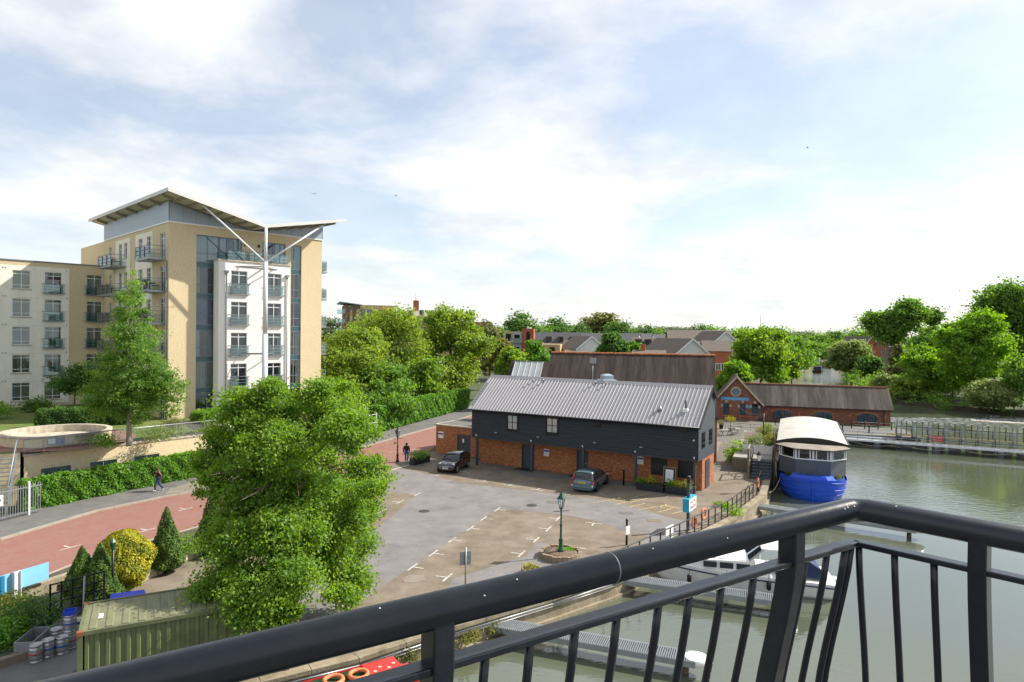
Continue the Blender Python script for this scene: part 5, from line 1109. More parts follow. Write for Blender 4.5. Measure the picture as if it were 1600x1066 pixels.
MB().box(-1.1,-.95,.2,.35,0,2.5).box(-1.1,-.95,2.8,2.95,0,2.5).box(.85,1.0,3.2,3.35,-1.2,3.2).build('timber_post', 'timber', Td); MB().bar((-1.02,.3,.3),(-1.02,2.9,2.3),.06,.06).bar((-1.02,.3,2.45),(-1.02,2.9,2.45),.08,.08).bar((-1.02,.3,1.2),(-1.02,2.9,1.2),.06,.06).build('brace', 'grey_timber', Td)
for x in (.0,1.2):
    for y in (4,8,12,15.6): MB().tube([(x,y,-1.6),(x,y,1.05)], .1, 8).build('pile', 'bark', Td)
def planter_box(label, px, py, w, d, h, rz, m, plants, z=0, group='planters'):
    p = G(px,py,z); t = thing('planter', label, 'planter', (p.x,p.y,z), rz, group)
    MB().box(-w/2,w/2,-d/2,-d/2+.05,0,h).box(-w/2,w/2,d/2-.05,d/2,0,h).box(-w/2,-w/2+.05,-d/2+.05,d/2-.05,0,h).box(w/2-.05,w/2,-d/2+.05,d/2-.05,0,h).build('trough', m, t, bevel=.01); MB().box(-w/2+.05,w/2-.05,-d/2+.05,d/2-.05,.05,h-.07).build('soil', 'earth', t)
    for i, (x, r, hh, leaf, n, sz) in enumerate(plants): inst(crown_mesh('plant', [(0,0,hh*.5,r,min(r,d*.45),hh*.55)], n, sz, leaf, int(px)+i, min(.16,r*.45), 14, .3), 'plant', t, (x,0,h-.08))
    return t
planter_box('long white planter box with feathery green plants on the timber terrace', 1184,708, 2.6,.6,.75, R_(-23), 'white_render', [(-.8,.45,.7,'leaf_willow',500,.11),(.0,.5,1.0,'leaf_willow',600,.11),(.9,.3,.5,'leaf_dark',300,.1)], 1.2)
planter_box('second white planter box standing behind the first by the yard', 1184,686, 2.6,.6,.75, R_(-23), 'white_render', [(.2,.4,.5,'leaf_autumn',400,.1),(1.0,.35,.9,'leaf_golden',350,.1)], 1.2)
shrub('leafy_shrub', 'bright green leafy shrub spilling over at the head of the quay steps', G(1158,724), 1.25, 1.9, 'leaf_bright', 61, 2600, .16)
shrub('potted_shrub', 'yellow flowering shrub in a black pot on the terrace by the barge', G(1208,704,1.2), .7, 1.6, 'leaf_autumn', 62, 1300, .13)
shrub('climbing_plant', 'tall loose green climber beside the terrace lamp post', G(1200,694,1.2), .7, 2.0, 'leaf_willow', 63, 1800, .13)
t = thing('terrace_lamp', 'black lamp post with clear lantern at the foot of the timber steps', 'lamp post', G(1185,768))
MB().lathe([(.1,0),(.1,.15),(.045,.3),(.04,2.3),(.06,2.35)],0,0,10).build('column', 'black_paint', t); MB().lathe([(.08,2.35),(.2,2.75),(.2,2.78)],0,0,6,False).build('lantern', 'lamp_glass', t); MB().lathe([(.22,2.78),(.1,2.95),(.03,3.05)],0,0,6,False).build('cap', 'black_paint', t)
t = thing('festoon_pole', 'tall dark pole carrying festoon wires across the cobbled yard', 'pole', G(1192,722))
MB().tube([(0,0,0),(0,0,4.6)], .06, 8).build('pole', 'black_paint', t); pp = G(1192,722); q_ = Vector((17.6,63.5,4.4))-pp
MB().tube([tuple(Vector((0,0,4.4)).lerp(q_, i/14)-Vector((0,0,1.0*math.sin(math.pi*i/14)))) for i in range(15)], .010, 4).tube([tuple(Vector((0,0,4.5)).lerp(Vector((31,93,3.2))-pp, i/14)-Vector((0,0,.8*math.sin(math.pi*i/14)))) for i in range(15)], .010, 4).build('wire', 'grey_steel', t)
# picnic tables and pots in the yard
def table_set(label, px, py, rz):
    p = G(px,py); t = thing('folding_table', label, 'table', p, rz, 'tables in the cobbled yard')
    MB().box(-.45,.45,-.35,.35,.7,.74).build('table_top', 'grey_timber', t)
    for sx in (-.38,.38): MB().bar((sx,-.3,0),(sx,.3,.7),.05,.04).bar((sx+.03,.3,0),(sx+.03,-.3,.7),.05,.04).build('leg', 'grey_timber', t)
    for k, sy in enumerate((-1,1)):
        c = thing('folding_chair', label.replace('table','chair')+(' on its near side' if k == 0 else ' on its far side'), 'chair', p+Vector((math.cos(rz)*.95*sy, math.sin(rz)*.95*sy, 0)), rz+(0 if sy > 0 else math.pi), 'chairs in the cobbled yard')
        MB().box(-.2,.2,-.2,.2,.42,.46).build('seat', 'grey_timber', c); MB().bar((.22,-.18,.44),(.34,-.18,.9),.03,.04).bar((.22,.18,.44),(.34,.18,.9),.03,.04).bar((.33,-.2,.85),(.33,.2,.85),.03,.1).bar((.28,-.2,.66),(.28,.2,.66),.03,.08).build('backrest', 'grey_timber', c)
        for sx in (-.18,.18): MB().bar((-.2,sx,0),(.2,sx,.43),.03,.03).bar((.2,sx,0),(-.2,sx,.43),.03,.03).build('leg', 'grey_timber', c)
table_set('folding timber table beside the dark tub in the cobbled yard', 1133,681, .3)
table_set('folding timber table next to the yellow standard plant in the yard', 1151,679, .9)
for i, (px, py, lab, leaf, h, r) in enumerate([(1141,674,'small yellow mop headed plant on a tall stem in the yard','leaf_golden',1.7,.55),(1127,670,'dark square tub with thin bare plant by the hall wall','leaf_olive',.6,.3),(1109,713,'dark grey pot with olive shrub against the brick side wall','leaf_olive',.7,.45),(1106,741,'terracotta pot with bright green shrub against the brick side wall','leaf_bright',.6,.4)]):
    p = G(px,py); t = thing('potted_plant', lab, 'potted plant', p, .3, 'pots in the yard'); hh = .55 if i else .4
    MB().lathe([(.27,0),(.36,hh),(.3,hh),(.29,hh-.06)],0,0,4,False).build('pot', ('galv_steel','black_paint','slate_paint','terracotta_stone')[i], t)
    if i == 0: MB().tube([(0,0,.3),(0,0,1.4)], .04, 6).build('stem', 'bark', t)
    inst(crown_mesh('plant', [(0,0,0,r,r,r*.7)], 420, .11, leaf, 70+i, .17, 12, .3), 'plant', t, (0,0,1.5 if i == 0 else hh+.25))
o = MB().box(-.5,.5,-.04,.04,0,2.3).box(-.4,.4,-.06,-.041,.3,2.1).build('gate_leaf', 'slate_paint', None, G(1111,700), R_(72)); tag(o, 'dark blue timber gate leaf standing open against the brick side wall', 'gate')
# ================================================================== CARS
def loft(secs, smooth=True):
    """secs: list of (x, [(halfwidth, z) from bottom centre outwards to top centre])"""
    mb = MB(); n = len(secs[0][1]); vs = []
    for x, pr_ in secs:
        for w_, z in pr_: vs.append((x, w_, z))
        for w_, z in pr_[::-1][1:-1]: vs.append((x, -w_, z))
    m = 2*n-2
    fs = [(i*m+k, i*m+(k+1)%m, (i+1)*m+(k+1)%m, (i+1)*m+k) for i in range(len(secs)-1) for k in range(m)]
    mb.add(vs, fs, smooth); mb.add(vs[:m], [tuple(range(m))]); mb.add(vs[-m:], [tuple(range(m))[::-1]]); return mb
def car(name, label, loc, rz, L, Wd, belt, roofz_, body, cabin, wb, paint, plate_rear, estate):
    t = thing(name, label, 'car', loc, rz); hw = Wd/2
    secs = []
    for x, top, wk in body: secs.append((x*L/2, [(0,.2),(hw*wk*.86,.2),(hw*wk*.985,.32),(hw*wk,.52),(hw*wk*.985,top-.12 if top > .7 else top-.06),(hw*wk*.88,top),(hw*wk*.45,top+.035),(0,top+.045)]))
    b = loft(secs).build('body', paint, t); sm = b.modifiers.new('sub','SUBSURF'); sm.levels = 1; sm.render_levels = 2
    cs = []
    for x, z, wk in cabin: cs.append((x*L/2, [(0,belt-.1),(hw*.93*min(1,wk+.1),belt-.1),(hw*.90*wk,belt+(z-belt)*.5),(hw*.80*wk,z-.06),(hw*.70*wk,z),(0,z+.03)]))
    g = loft(cs).build('greenhouse', 'car_glass', t)
    # roof skin and pillars
    rs = [(x*L/2, z, wk) for x, z, wk in cabin if z > roofz_-.16]
    mb = MB(); n = 7; vs = []
    for x, z, wk in rs:
        for i in range(n):
            q = -1+2*i/(n-1); vs.append((x, q*hw*.80*wk, z+.045-.075*q*q))
    mb.add(vs, [(i*n+k, (i+1)*n+k, (i+1)*n+k+1, i*n+k+1) for i in range(len(rs)-1) for k in range(n-1)], True); r_ = mb.build('roof', paint, t, fix=False); sd_ = r_.modifiers.new('s','SOLIDIFY'); sd_.thickness = .04
    mb = MB()
    for s in (-1,1):
        for (x0, z0, k0), (x1, z1, k1) in ((cabin[0],rs and (rs[0][0]*2/L,rs[0][1],rs[0][2])),(cabin[-1],(rs[-1][0]*2/L,rs[-1][1],rs[-1][2]))): mb.bar((x0*L/2, s*hw*.90, belt-.03), (x1*L/2, s*hw*.79*k1, z1-.03), .07, .06)
        for xx in ((-.02,-.36) if not estate else (.06,-.3,-.62)): mb.bar((xx*L/2, s*hw*.915, belt-.05), (xx*L/2-.05, s*hw*.80, roofz_-.05), .06, .05)
    mb.build('pillar', paint, t)
    for sx in (wb/2, -wb/2):
        for s in (-1,1):
            w = MB().lathe([(.12,-.1),(.27,-.1),(.315,-.07),(.32,0),(.315,.07),(.27,.1),(.12,.1)],0,0,20).build('wheel', 'tyre', t, (sx+.02,s*(hw-.105),.32)); w.rotation_euler.x = R_(90)
            rm = MB().lathe([(.02,-.02),(.2,-.02),(.22,.0)],0,0,16)
            for k in range(5): rm.bar((.03*math.cos(k*1.257),.03*math.sin(k*1.257),.0),(.2*math.cos(k*1.257),.2*math.sin(k*1.257),.0),.05,.05)
            rr = rm.build('rim', 'alloy', w, (0,0,-s*.085))
            MB().lathe([(.33,0),(.375,0),(.375,.02),(.33,.02)],0,0,20).build('arch_trim', 'black_paint', t, (sx+.02,s*(hw-.02)-(.01 if s < 0 else .0),.33)).rotation_euler.x = R_(90)
    for s in (-1,1): MB().box(cabin[0][0]*L/2-.32,cabin[0][0]*L/2-.18,s*hw-.02+s*.06,s*hw+.06+s*.06,belt-.02,belt+.12).build('mirror', paint, t, bevel=.03)
    for s in (-1,1):
        for xx in (.1,-.28): MB().box(xx*L/2-.09,xx*L/2+.09,s*(hw*.985)-.02,s*(hw*.985)+.02,belt-.2,belt-.165).build('door_handle', 'chrome', t)
    return t, hw
mp_ = (G(677,738)+G(729,727))/2
t, hw = car('hatchback_car', 'small black hatchback car parked by the brick annex with its bonnet outward', (-4.9,57.6,.012), math.atan2(-.92,-.39)+.10, 3.85, 1.73, .93, 1.42,
    [(-1.0,.72,.80),(-.97,.86,.93),(-.85,.93,1.0),(-.4,.93,1.0),(.1,.93,1.0),(.42,.92,1.0),(.55,.88,.985),(.82,.82,.955),(.95,.72,.88),(1.0,.5,.76)],
    [(.44,.95,.95),(.20,1.33,.97),(.02,1.40,.98),(-.4,1.42,.98),(-.72,1.39,.95),(-.82,1.34,.93),(-.93,.95,.9)], 2.5, 'car_black', False, False)
for s in (-1,1):
    MB().lathe([(.02,.05),(.11,.04),(.155,.0),(.16,-.08)],0,0,14).build('headlight', 'lamp_clear', t, (1.68,s*.60,.70)).rotation_euler.y = R_(62)
    MB().lathe([(.06,.02),(.07,0)],0,0,10).build('fog_lamp', 'lamp_clear', t, (1.83,s*.55,.36)).rotation_euler.y = R_(90)
    MB().box(-1.9,-1.84,s*.62-.08,s*.62+.08,.6,.85).build('tail_light', 'lamp_red', t)
MB().tube([(1.93,-.45,.58),(1.95,0,.62),(1.93,.45,.58),(1.92,.48,.42),(1.95,0,.38),(1.92,-.48,.42),(1.93,-.45,.58)], .022, 6).build('grille_surround', 'chrome', t)
MB().box(1.90,1.945,-.42,.42,.40,.58).build('grille', 'black_paint', t); n_ = MB().box(1.946,1.965,-.26,.26,.42,.53).build('number_plate', 'plate_white', t)
for i in range(7): MB().box(1.966,1.967,-.2+i*.062,-.165+i*.062,.445,.505).build('plate_character', 'black_paint', n_)
MB().lathe([(.05,0),(.05,.012)],0,0,10).build('badge', 'chrome', t, (1.80,0,.80)).rotation_euler.y = R_(50)
# estate
t, hw = car('estate_car', 'slate blue estate car parked nose in to the barn with yellow rear plate', (6.28,51.6,.012), math.atan2(.93,.34)-.06, 4.7, 1.8, .96, 1.47,
    [(-1.0,.6,.86),(-.985,.9,.93),(-.93,.97,.985),(-.6,.97,1.0),(0,.96,1.0),(.35,.95,1.0),(.5,.9,.985),(.78,.80,.95),(.94,.70,.86),(1.0,.52,.72)],
    [(.42,.97,.95),(.17,1.36,.96),(.02,1.43,.97),(-.35,1.47,.97),(-.7,1.46,.95),(-.86,1.42,.93),(-.955,.97,.93)], 2.76, 'car_slate', True, True)
for s in (-1,1):
    MB().bar((-2.27,s*.78,.62),(-2.24,s*.74,.98),.1,.17).build('tail_light', 'lamp_red', t); MB().bar((-2.23,s*.72,1.0),(-2.02,s*.62,1.38),.08,.09).build('high_tail_light', 'lamp_red', t); MB().bar((-2.29,s*.78,.5),(-2.285,s*.78,.61),.1,.17).build('reversing_light', 'lamp_clear', t)
    MB().tube([(-1.7,s*.56,1.5),(.1,s*.58,1.48)], .02, 6).build('roof_rail', 'black_paint', t); MB().box(2.05,2.2,s*.62-.16,s*.62+.16,.58,.72).build('headlight', 'lamp_clear', t)
n_ = MB().box(-2.36,-2.335,-.26,.26,.72,.84).build('number_plate', 'plate_yellow', t)
for i in range(7): MB().box(-2.362,-2.361,-.2+i*.062,-.165+i*.062,.745,.81).build('plate_character', 'black_paint', n_)
MB().box(-2.38,-2.2,-.8,.8,.34,.5).build('rear_bumper', 'car_slate', t, bevel=.05); MB().bar((-2.2,-.05,1.0),(-2.14,.35,1.1),.02,.02).build('wiper', 'black_paint', t)
# ================================================================== PEOPLE
def skin_mesh(name, pts, edges, radii, m, parent, root=0):
    me = bpy.data.meshes.new(name); me.from_pydata(pts, edges, []); me.materials.append(M(m)); o = bpy.data.objects.new(name, me); C.objects.link(o); o.parent = parent
    o.modifiers.new('skin','SKIN'); sv = me.skin_vertices[0].data
    for i, r in enumerate(radii): sv[i].radius = r if isinstance(r, tuple) else (r, r)
    sv[root].use_root = True; o.modifiers.new('sub','SUBSURF').levels = 1; o.modifiers['sub'].render_levels = 2
    for p in me.polygons: p.use_smooth = True
    return o
def person(label, loc, rz, stride, top, trousers, shoe, hair, skin='skin', sleeves=True, hood=False, bag=None, chest=None):
    t = thing('person', label, 'person', loc, rz)
    s = stride; J = dict(pel=(0,0,.95), chest=(.03,0,1.32), neck=(.03,0,1.47), head=(.06,0,1.60), crown=(.05,0,1.74),
        hl=(0,.10,.90), kl=(s*.35+.04,.11,.49), al=(s*.45-.03,.11,.09), tl=(s*.45+.16,.12,.05), hr=(0,-.10,.90), kr=(-s*.12+.05,-.11,.49), ar=(-s*.55-.02,-.11,.11), tr=(-s*.55+.15,-.12,.05),
        sl=(.02,.20,1.40), el=(-s*.25-.05,.25,1.13), wl=(-s*.30+.05,.26,.90), fl=(-s*.30+.09,.26,.80), sr=(.02,-.20,1.40), er=(s*.25-.02,-.25,1.13), wr=(s*.38+.06,-.26,.93), fr=(s*.42+.10,-.26,.83))
    names = list(J); ix = {n: i for i, n in enumerate(names)}; E = [('pel','chest'),('chest','neck'),('neck','head'),('head','crown'),('pel','hl'),('hl','kl'),('kl','al'),('al','tl'),('pel','hr'),('hr','kr'),('kr','ar'),('ar','tr'),('chest','sl'),('sl','el'),('el','wl'),('wl','fl'),('chest','sr'),('sr','er'),('er','wr'),('wr','fr')]
    rad = dict(pel=(.13,.10), chest=(.15,.10), neck=.055, head=(.08,.095), crown=.06, hl=.085, kl=.055, al=.04, tl=.035, hr=.085, kr=.055, ar=.04, tr=.035, sl=.06, el=.042, wl=.03, fl=.035, sr=.06, er=.042, wr=.03, fr=.035)
    skin_mesh('body', [J[n] for n in names], [(ix[a],ix[b]) for a,b in E], [rad[n] for n in names], skin, t)
    def sub(nm, ns, es, rr, m): i2 = {n: i for i, n in enumerate(ns)}; return skin_mesh(nm, [J[n] for n in ns], [(i2[a],i2[b]) for a,b in es], rr, m, t)
    sub('trousers', ['pel','hl','kl','al','hr','kr','ar'], [('pel','hl'),('hl','kl'),('kl','al'),('pel','hr'),('hr','kr'),('kr','ar')], [(.155,.125),.11,.082,.075,.11,.082,.075], trousers)
    if sleeves: sub('jacket', ['pel','chest','neck','sl','el','wl','sr','er','wr'], [('pel','chest'),('chest','neck'),('chest','sl'),('sl','el'),('el','wl'),('chest','sr'),('sr','er'),('er','wr')], [(.175,.145),(.185,.14),.075,.09,.07,.058,.09,.07,.058], top)
    else: sub('vest', ['pel','chest','neck','sl','sr'], [('pel','chest'),('chest','neck'),('chest','sl'),('chest','sr')], [(.17,.135),(.175,.13),.065,.07,.07], top)
    for a, b in (('al','tl'),('ar','tr')): skin_mesh('shoe', [(J[a][0]-.03,J[a][1],J[a][2]-.035), J[b]], [(0,1)], [(.055,.055),(.05,.045)], shoe, t)
    skin_mesh('hair', [(J['head'][0]-.04,0,1.60), (J['crown'][0]-.015,0,1.73)] if not hood else [(.0,0,1.47),(.02,0,1.66),(.04,0,1.75)], [(0,1)] if not hood else [(0,1),(1,2)], [(.085,.085),(.075,.08)] if not hood else [.12,.125,.085], hair, t)
    MB().lathe([(.0,0),(.016,.01),(.0,.035)],0,0,6).build('nose', skin, t, (J['head'][0]+.09,0,1.585))
    if bag: MB().box(-.30,-.13,-.15,.15,1.02,1.42).build('backpack', bag, t, bevel=.05)
    if chest: MB().box(.12,.19,-.10,.10,1.18,1.38).build('red_print', chest, t, bevel=.03)
    return t
p = G(248,767,.1); person('person walking the footpath in dark vest and navy trousers with backpack', (p.x,p.y,.1), R_(-150), .55, 'black_cloth', 'denim', 'shoe_white', 'hair_dark', sleeves=False, bag='black_cloth', chest='red_cloth')
p = G(635,722); person('person in hooded black jacket and bright blue jeans walking past the lamp post', (p.x,p.y,.012), R_(85), .22, 'black_cloth', 'bright_denim', 'shoe_white', 'black_cloth', hood=True)
# ================================================================== CAR PARK FURNITURE
def lantern_post(name, label, loc, h, m, glass, rz=.3, arm=False):
    t = thing(name, label, 'lamp post', loc, rz); k = h
    MB().lathe([(.17,0),(.17,.12),(.11,.2),(.10,.55),(.13,.6),(.065,.75),(.055,k*.45),(.08,k*.46),(.08,k*.48),(.045,k*.5),(.04,k*.73),(.07,k*.74),(.04,k*.76)],0,0,12).build('column', m, t)
    lz = k*.78; MB().lathe([(.09,lz),(.2,lz+.48)],0,0,4,False).build('lantern', glass, t)
    mb = MB()
    for i in range(4):
        a = i*math.pi/2; mb.bar((.095*math.cos(a),.095*math.sin(a),lz),(.205*math.cos(a),.205*math.sin(a),lz+.48),.03,.03)
    mb.lathe([(.12,lz-.05),(.12,lz),(.06,lz+.01)],0,0,4,False); mb.bar((-.45,0,k*.72),(.45,0,k*.72),.03,.03); mb.build('lantern_frame', m, t)
    MB().lathe([(.27,lz+.48),(.24,lz+.53),(.12,lz+.66),(.1,lz+.72),(.06,lz+.76),(.045,lz+.84),(.01,lz+.9)],0,0,4,False).build('cap', m, t); return t
lantern_post('street_lamp', 'green heritage lamp post standing in the round stone flower bed', G(876,870)+Vector((0,0,.27)), 3.0, 'green_paint', 'glass_clear')
lantern_post('street_lamp', 'black heritage lamp post by the entrance beside the walking person', G(621,722), 2.95, 'black_paint', 'glass_clear')
c = G(876,870); t = thing('round_planter', 'low round stone flower bed with bark chippings around the green lamp', 'planter', (c.x,c.y,0))
n = 26
for i in range(n):
    a = 2*math.pi*i/n; inst(tmesh(MB().prism([(.94*math.cos(q),.86*math.sin(q)) for q in (-.112,.112)]+[(1.12*math.cos(q),1.12*math.sin(q)) for q in (.112,-.112)], 0, .30+.02*(i % 3)), 'stone_block', 'terracotta_stone'), 'stone_block', t, (0,0,0), a)
MB().lathe([(.95,.0),(.95,.24),(.5,.29),(.02,.30)],0,0,24).build('bark_mulch', 'bark_chip', t)
inst(box_leaves('grass_tuft', (-.2,.75,.1,.65,.25,.29), 500, .09, 'leaf_bright', 8, 'Z', .03), 'grass_tuft', t)
c = G(830,897); t = thing('small_planter', 'little stone flower bed with yellow flowers half hidden beside the round one', 'planter', (c.x,c.y,0))
for i in range(16): inst(tmesh(MB().box(.38,.5,-.09,.09,0,.3), 'stone_block', 'terracotta_stone'), 'stone_block', t, (0,0,0), i*2*math.pi/16)
MB().lathe([(.4,0),(.4,.25),(.02,.28)],0,0,14).build('soil', 'bark_chip', t); inst(crown_mesh('plant', [(0,0,.3,.3,.3,.22)], 300, .09, 'leaf_golden', 9, .13, 10), 'plant', t)
c = G(727,930); t = thing('sign_post', 'galvanised post with small square sign seen from behind at the quay edge', 'sign', (c.x,c.y,0), R_(20))
MB().tube([(0,0,0),(0,0,2.15)], .04, 8).build('post', 'galv_steel', t); MB().box(-.26,.26,.05,.07,1.35,1.95).build('plate', 'galv_steel', t); MB().box(-.2,.2,.03,.05,1.5,1.54).box(-.2,.2,.03,.05,1.76,1.8).build('bracket', 'galv_steel', t)
c = G(979,852); t = thing('post_sign', 'short black post with small white sign beside the quay railing', 'sign', (c.x,c.y,0), R_(40))
MB().lathe([(.06,0),(.06,1.35),(.08,1.38),(.04,1.5)],0,0,8).build('post', 'black_paint', t); MB().box(-.17,.17,-.09,-.07,.62,1.1).build('plate', 'sign_white', t)
c = G(1080,829); t = thing('hanging_sign', 'projecting aqua and white restaurant sign on a dark post by the railing', 'sign', (c.x-.2,c.y,0), R_(58))
MB().box(-.08,.08,-.08,.08,0,2.9).build('post', 'slate_paint', t); b_ = MB().box(-.5,1.0,-.19,.19,1.2,2.0).build('sign_box', 'aqua_sign', t)
MB().box(-.46,.96,-.205,-.191,1.24,1.96).build('sign_face', 'sign_white', b_)
text('lettering', 'BEL & THE', .22, 'sign_red', b_, (.25,-.21,1.75), (R_(90),0,0)); text('lettering', 'DRAGON', .26, 'sign_red', b_, (.25,-.21,1.44), (R_(90),0,0))
MB().lathe([(.09,2.9),(.14,3.25),(.03,3.35)],0,0,8).build('lamp_head', 'black_paint', t)
lx = lambda x, y, z=0: Vector((-3.5+math.cos(BA)*x-math.sin(BA)*y, 59.85+math.sin(BA)*x+math.cos(BA)*y, z))
t = thing('bollard', 'slim black post standing alone before the brick wall', 'bollard', lx(14.58,-.3), BA); MB().lathe([(.07,0),(.07,1.15),(.09,1.17),(.09,1.22),(.03,1.28)],0,0,10).build('post', 'black_paint', t)
def trough(label, x, y, w, plants):
    t = thing('planter_trough', label, 'planter', lx(x,y), BA, 'black planters')
    MB().box(-w/2,w/2,-.3,-.25,0,.58).box(-w/2,w/2,.25,.3,0,.58).box(-w/2,-w/2+.05,-.25,.25,0,.58).box(w/2-.05,w/2,-.25,.25,0,.58).build('trough', 'black_board', t, bevel=.01); MB().box(-w/2+.05,w/2-.05,-.25,.25,.04,.5).build('soil', 'earth', t)
    for i, (q, leaf, r, h) in enumerate(plants): inst(crown_mesh('plant', [(0,0,h*.5,r,.26,h*.5)], 320, .1, leaf, int(x*10)+i, .14, 12, .3), 'plant', t, (q,0,.5))
trough('black planter trough with one yellow shrub below the dark shutter', 16.95,-.8, 2.05, [(-.8,'leaf_hedge',.3,.45),(.05,'leaf_golden',.28,.65)])
trough('black planter trough with yellow shrub and mixed plants beside the menu board', 19.1,-.75, 1.9, [(-.65,'leaf_hedge',.35,.6),(.0,'leaf_golden',.3,.6),(.65,'leaf_olive',.35,.6)])
c = G(656,724); t = thing('planter_trough', 'black planter trough of green plants beside the small black car', 'planter', (c.x,c.y,0), R_(58), 'black planters')
MB().box(-1.1,1.1,-.3,.3,0,.6).build('trough', 'black_board', t, bevel=.01); inst(crown_mesh('plant', [(-.5,0,.75,.5,.3,.3),(.45,0,.75,.5,.3,.3)], 900, .12, 'leaf_hedge', 21, .24, 30, .3), 'plant', t)
t = thing('menu_board', 'freestanding timber framed menu board between the planters', 'menu board', lx(18.05,.15), BA)
MB().box(-.5,.5,-.03,.03,.35,1.75).build('frame', 'timber', t).rotation_euler.x = R_(-8); MB().box(-.42,.42,-.045,-.031,.45,1.67).build('board', 'black_paint', t).rotation_euler.x = R_(-8); s_ = MB().box(-.3,.3,-.055,-.046,.6,1.55).build('menu_sheet', 'sign_white', t); s_.rotation_euler.x = R_(-8)
for i in range(7): MB().box(-.22,.22-.06*(i % 3),-.06,-.056,.75+i*.1,.78+i*.1).build('menu_line', 'sign_lettering_grey', s_)
MB().box(-.45,-.4,-.02,.25,0,.4).box(.4,.45,-.02,.25,0,.4).build('leg', 'timber', t)
# ================================================================== CONTAINER YARD
Cn = thing('shipping_container', 'olive green corrugated steel shipping container beneath the big tree', 'container', (-13.0,20.1,0), R_(28.6))
CL, CWd, CH = 6.06, 2.44, 2.6
def corr(mb, a, b, z0, z1, out, n, dep=.06):
    a, b = Vector(a), Vector(b); out = Vector(out); prev = None; L = (b-a)
    prof = []
    for i in range(n):
        for f, d in ((0,0),(.32,0),(.5,1),(.82,1)): prof.append((a+L*((i+f)/n), d))
    prof.append((b,0))
    for (p, d), (q, e) in zip(prof[:-1], prof[1:]):
        p2, q2 = p-out*dep*d, q-out*dep*e; mb.quad((p2.x,p2.y,z0),(q2.x,q2.y,z0),(q2.x,q2.y,z1),(p2.x,p2.y,z1))
mb = MB(); corr(mb, (.12,0,0),(CL-.12,0,0),.15,CH-.12,(0,-1,0),21); corr(mb,(CL-.12,CWd,0),(.12,CWd,0),.15,CH-.12,(0,1,0),21); corr(mb,(0,CWd-.1,0),(0,.1,0),.15,CH-.12,(-1,0,0),8); corr(mb,(CL,.1,0),(CL,CWd-.1,0),.15,CH-.12,(1,0,0),8); mb.build('side_panels', 'container_green', Cn, fix=False)
mb = MB()
for x in (.0,CL):
    for y in (0,CWd): mb.box(x-.07,x+.07,y-.07,y+.07,0,CH)
for y in (0,CWd): mb.box(0,CL,y-.05,y+.05,CH-.12,CH-.0).box(0,CL,y-.05,y+.05,0,.16)
for x in (0,CL): mb.box(x-.05,x+.05,0,CWd,CH-.12,CH-.0).box(x-.05,x+.05,0,CWd,0,.16)
mb.build('frame', 'container_green', Cn)
rf = MB().box(.05,CL-.05,.05,CWd-.05,CH-.06,CH-.03).build('roof', 'container_roof', Cn)
for i in range(13): inst(tmesh(MB().prism_y([(0,CH-.03),(.24,CH-.03),(.2,CH-.005),(.04,CH-.005)],.14,CWd-.14), 'roof_panel', 'container_roof'), 'roof_panel', rf, (.18+i*.445,0,0))
for x in (0,CL):
    for y in (0,CWd): MB().box(x-.09,x+.09,y-.09,y+.09,CH-.11,CH+.012).build('corner_casting', 'rust', Cn)
MB().box(.42,.55,.85,1.25,CH-.002,CH+.004).build('roof_label', 'sign_white', rf)
for y in (.5,1.1,1.5,2.0): MB().tube([(-.1,y,.2),(-.1,y,CH-.2)], .02, 6).build('locking_bar', 'grey_steel', Cn)
MB().box(-.25,-.1,.3,.9,.2,1.1).build('door_step', 'black_paint', Cn)
sheet('yard', [(-24.5,19.9),(-22.0,27.2),(-19.5,30.4),(-17,29.5),(-13.3,27.6),(-11,22.5),(-13,19.1),(-20,15.7)], .0125, 'footpath')
def keg(label, px, py, band, z=0, dx=(0,0)):
    c = G(px,py,0); t = thing('beer_keg', label, 'keg', (c.x+dx[0],c.y+dx[1],z), px*.3, 'steel kegs by the container')
    MB().lathe([(.15,.0),(.2,.0),(.2,.06),(.17,.08),(.205,.12),(.215,.2),(.205,.26),(.215,.3),(.215,.36),(.205,.4),(.215,.46),(.205,.52),(.17,.56),(.2,.58),(.2,.63),(.185,.63),(.185,.57),(.1,.56),(.03,.57)],0,0,18).build('barrel', 'keg_steel', t)
    MB().lathe([(.218,.30),(.219,.36)],0,0,18).build('band', band, t); MB().lathe([(.045,.57),(.045,.6),(.03,.61)],0,0,8).build('valve', 'chrome', t); return t
keg('short steel keg standing alone in front of the grey trough', 56,1034, 'keg_red'); keg('steel keg with blue band beside the grey trough', 75,1026, 'keg_blue'); keg('steel keg with blue band, second from the trough towards the container', 97,1021, 'keg_blue')
keg('steel keg behind the blue banded pair, next to the trough', 88,1008, 'keg_red'); keg('lower steel keg of the stack against the container', 109,1013, 'keg_red'); keg('upper steel keg of the stack against the container', 109,1013, 'keg_blue', .635)
c = G(109,1013); t = thing('crate', 'blue plastic bottle crate on top of the stacked kegs', 'crate', (c.x,c.y,1.27), .4)
MB().box(-.2,.2,-.15,-.13,0,.16).box(-.2,.2,.13,.15,0,.16).box(-.2,-.18,-.13,.13,0,.16).box(.18,.2,-.13,.13,0,.16).box(-.18,.18,-.13,.13,0,.02).build('crate_shell', 'bin_blue', t)
o = MB().tube([(0,0,0),(.06,.05,1.7)], .03, 8).build('steel_pole', 'galv_steel', None, (c.x+.12,c.y+.5,.8)); o = tag(o, 'pale metal pole leaning against the kegs and container', 'pole'); o.location.z = 0.0; o.scale.z = 1.45
c = G(20,1030); d_ = G(52,992); t = thing('metal_trough', 'open grey galvanised trough with dark contents beside the kegs', 'trough', (c.x+.1,c.y-.1,0), math.atan2((d_-c).y,(d_-c).x)-.15)
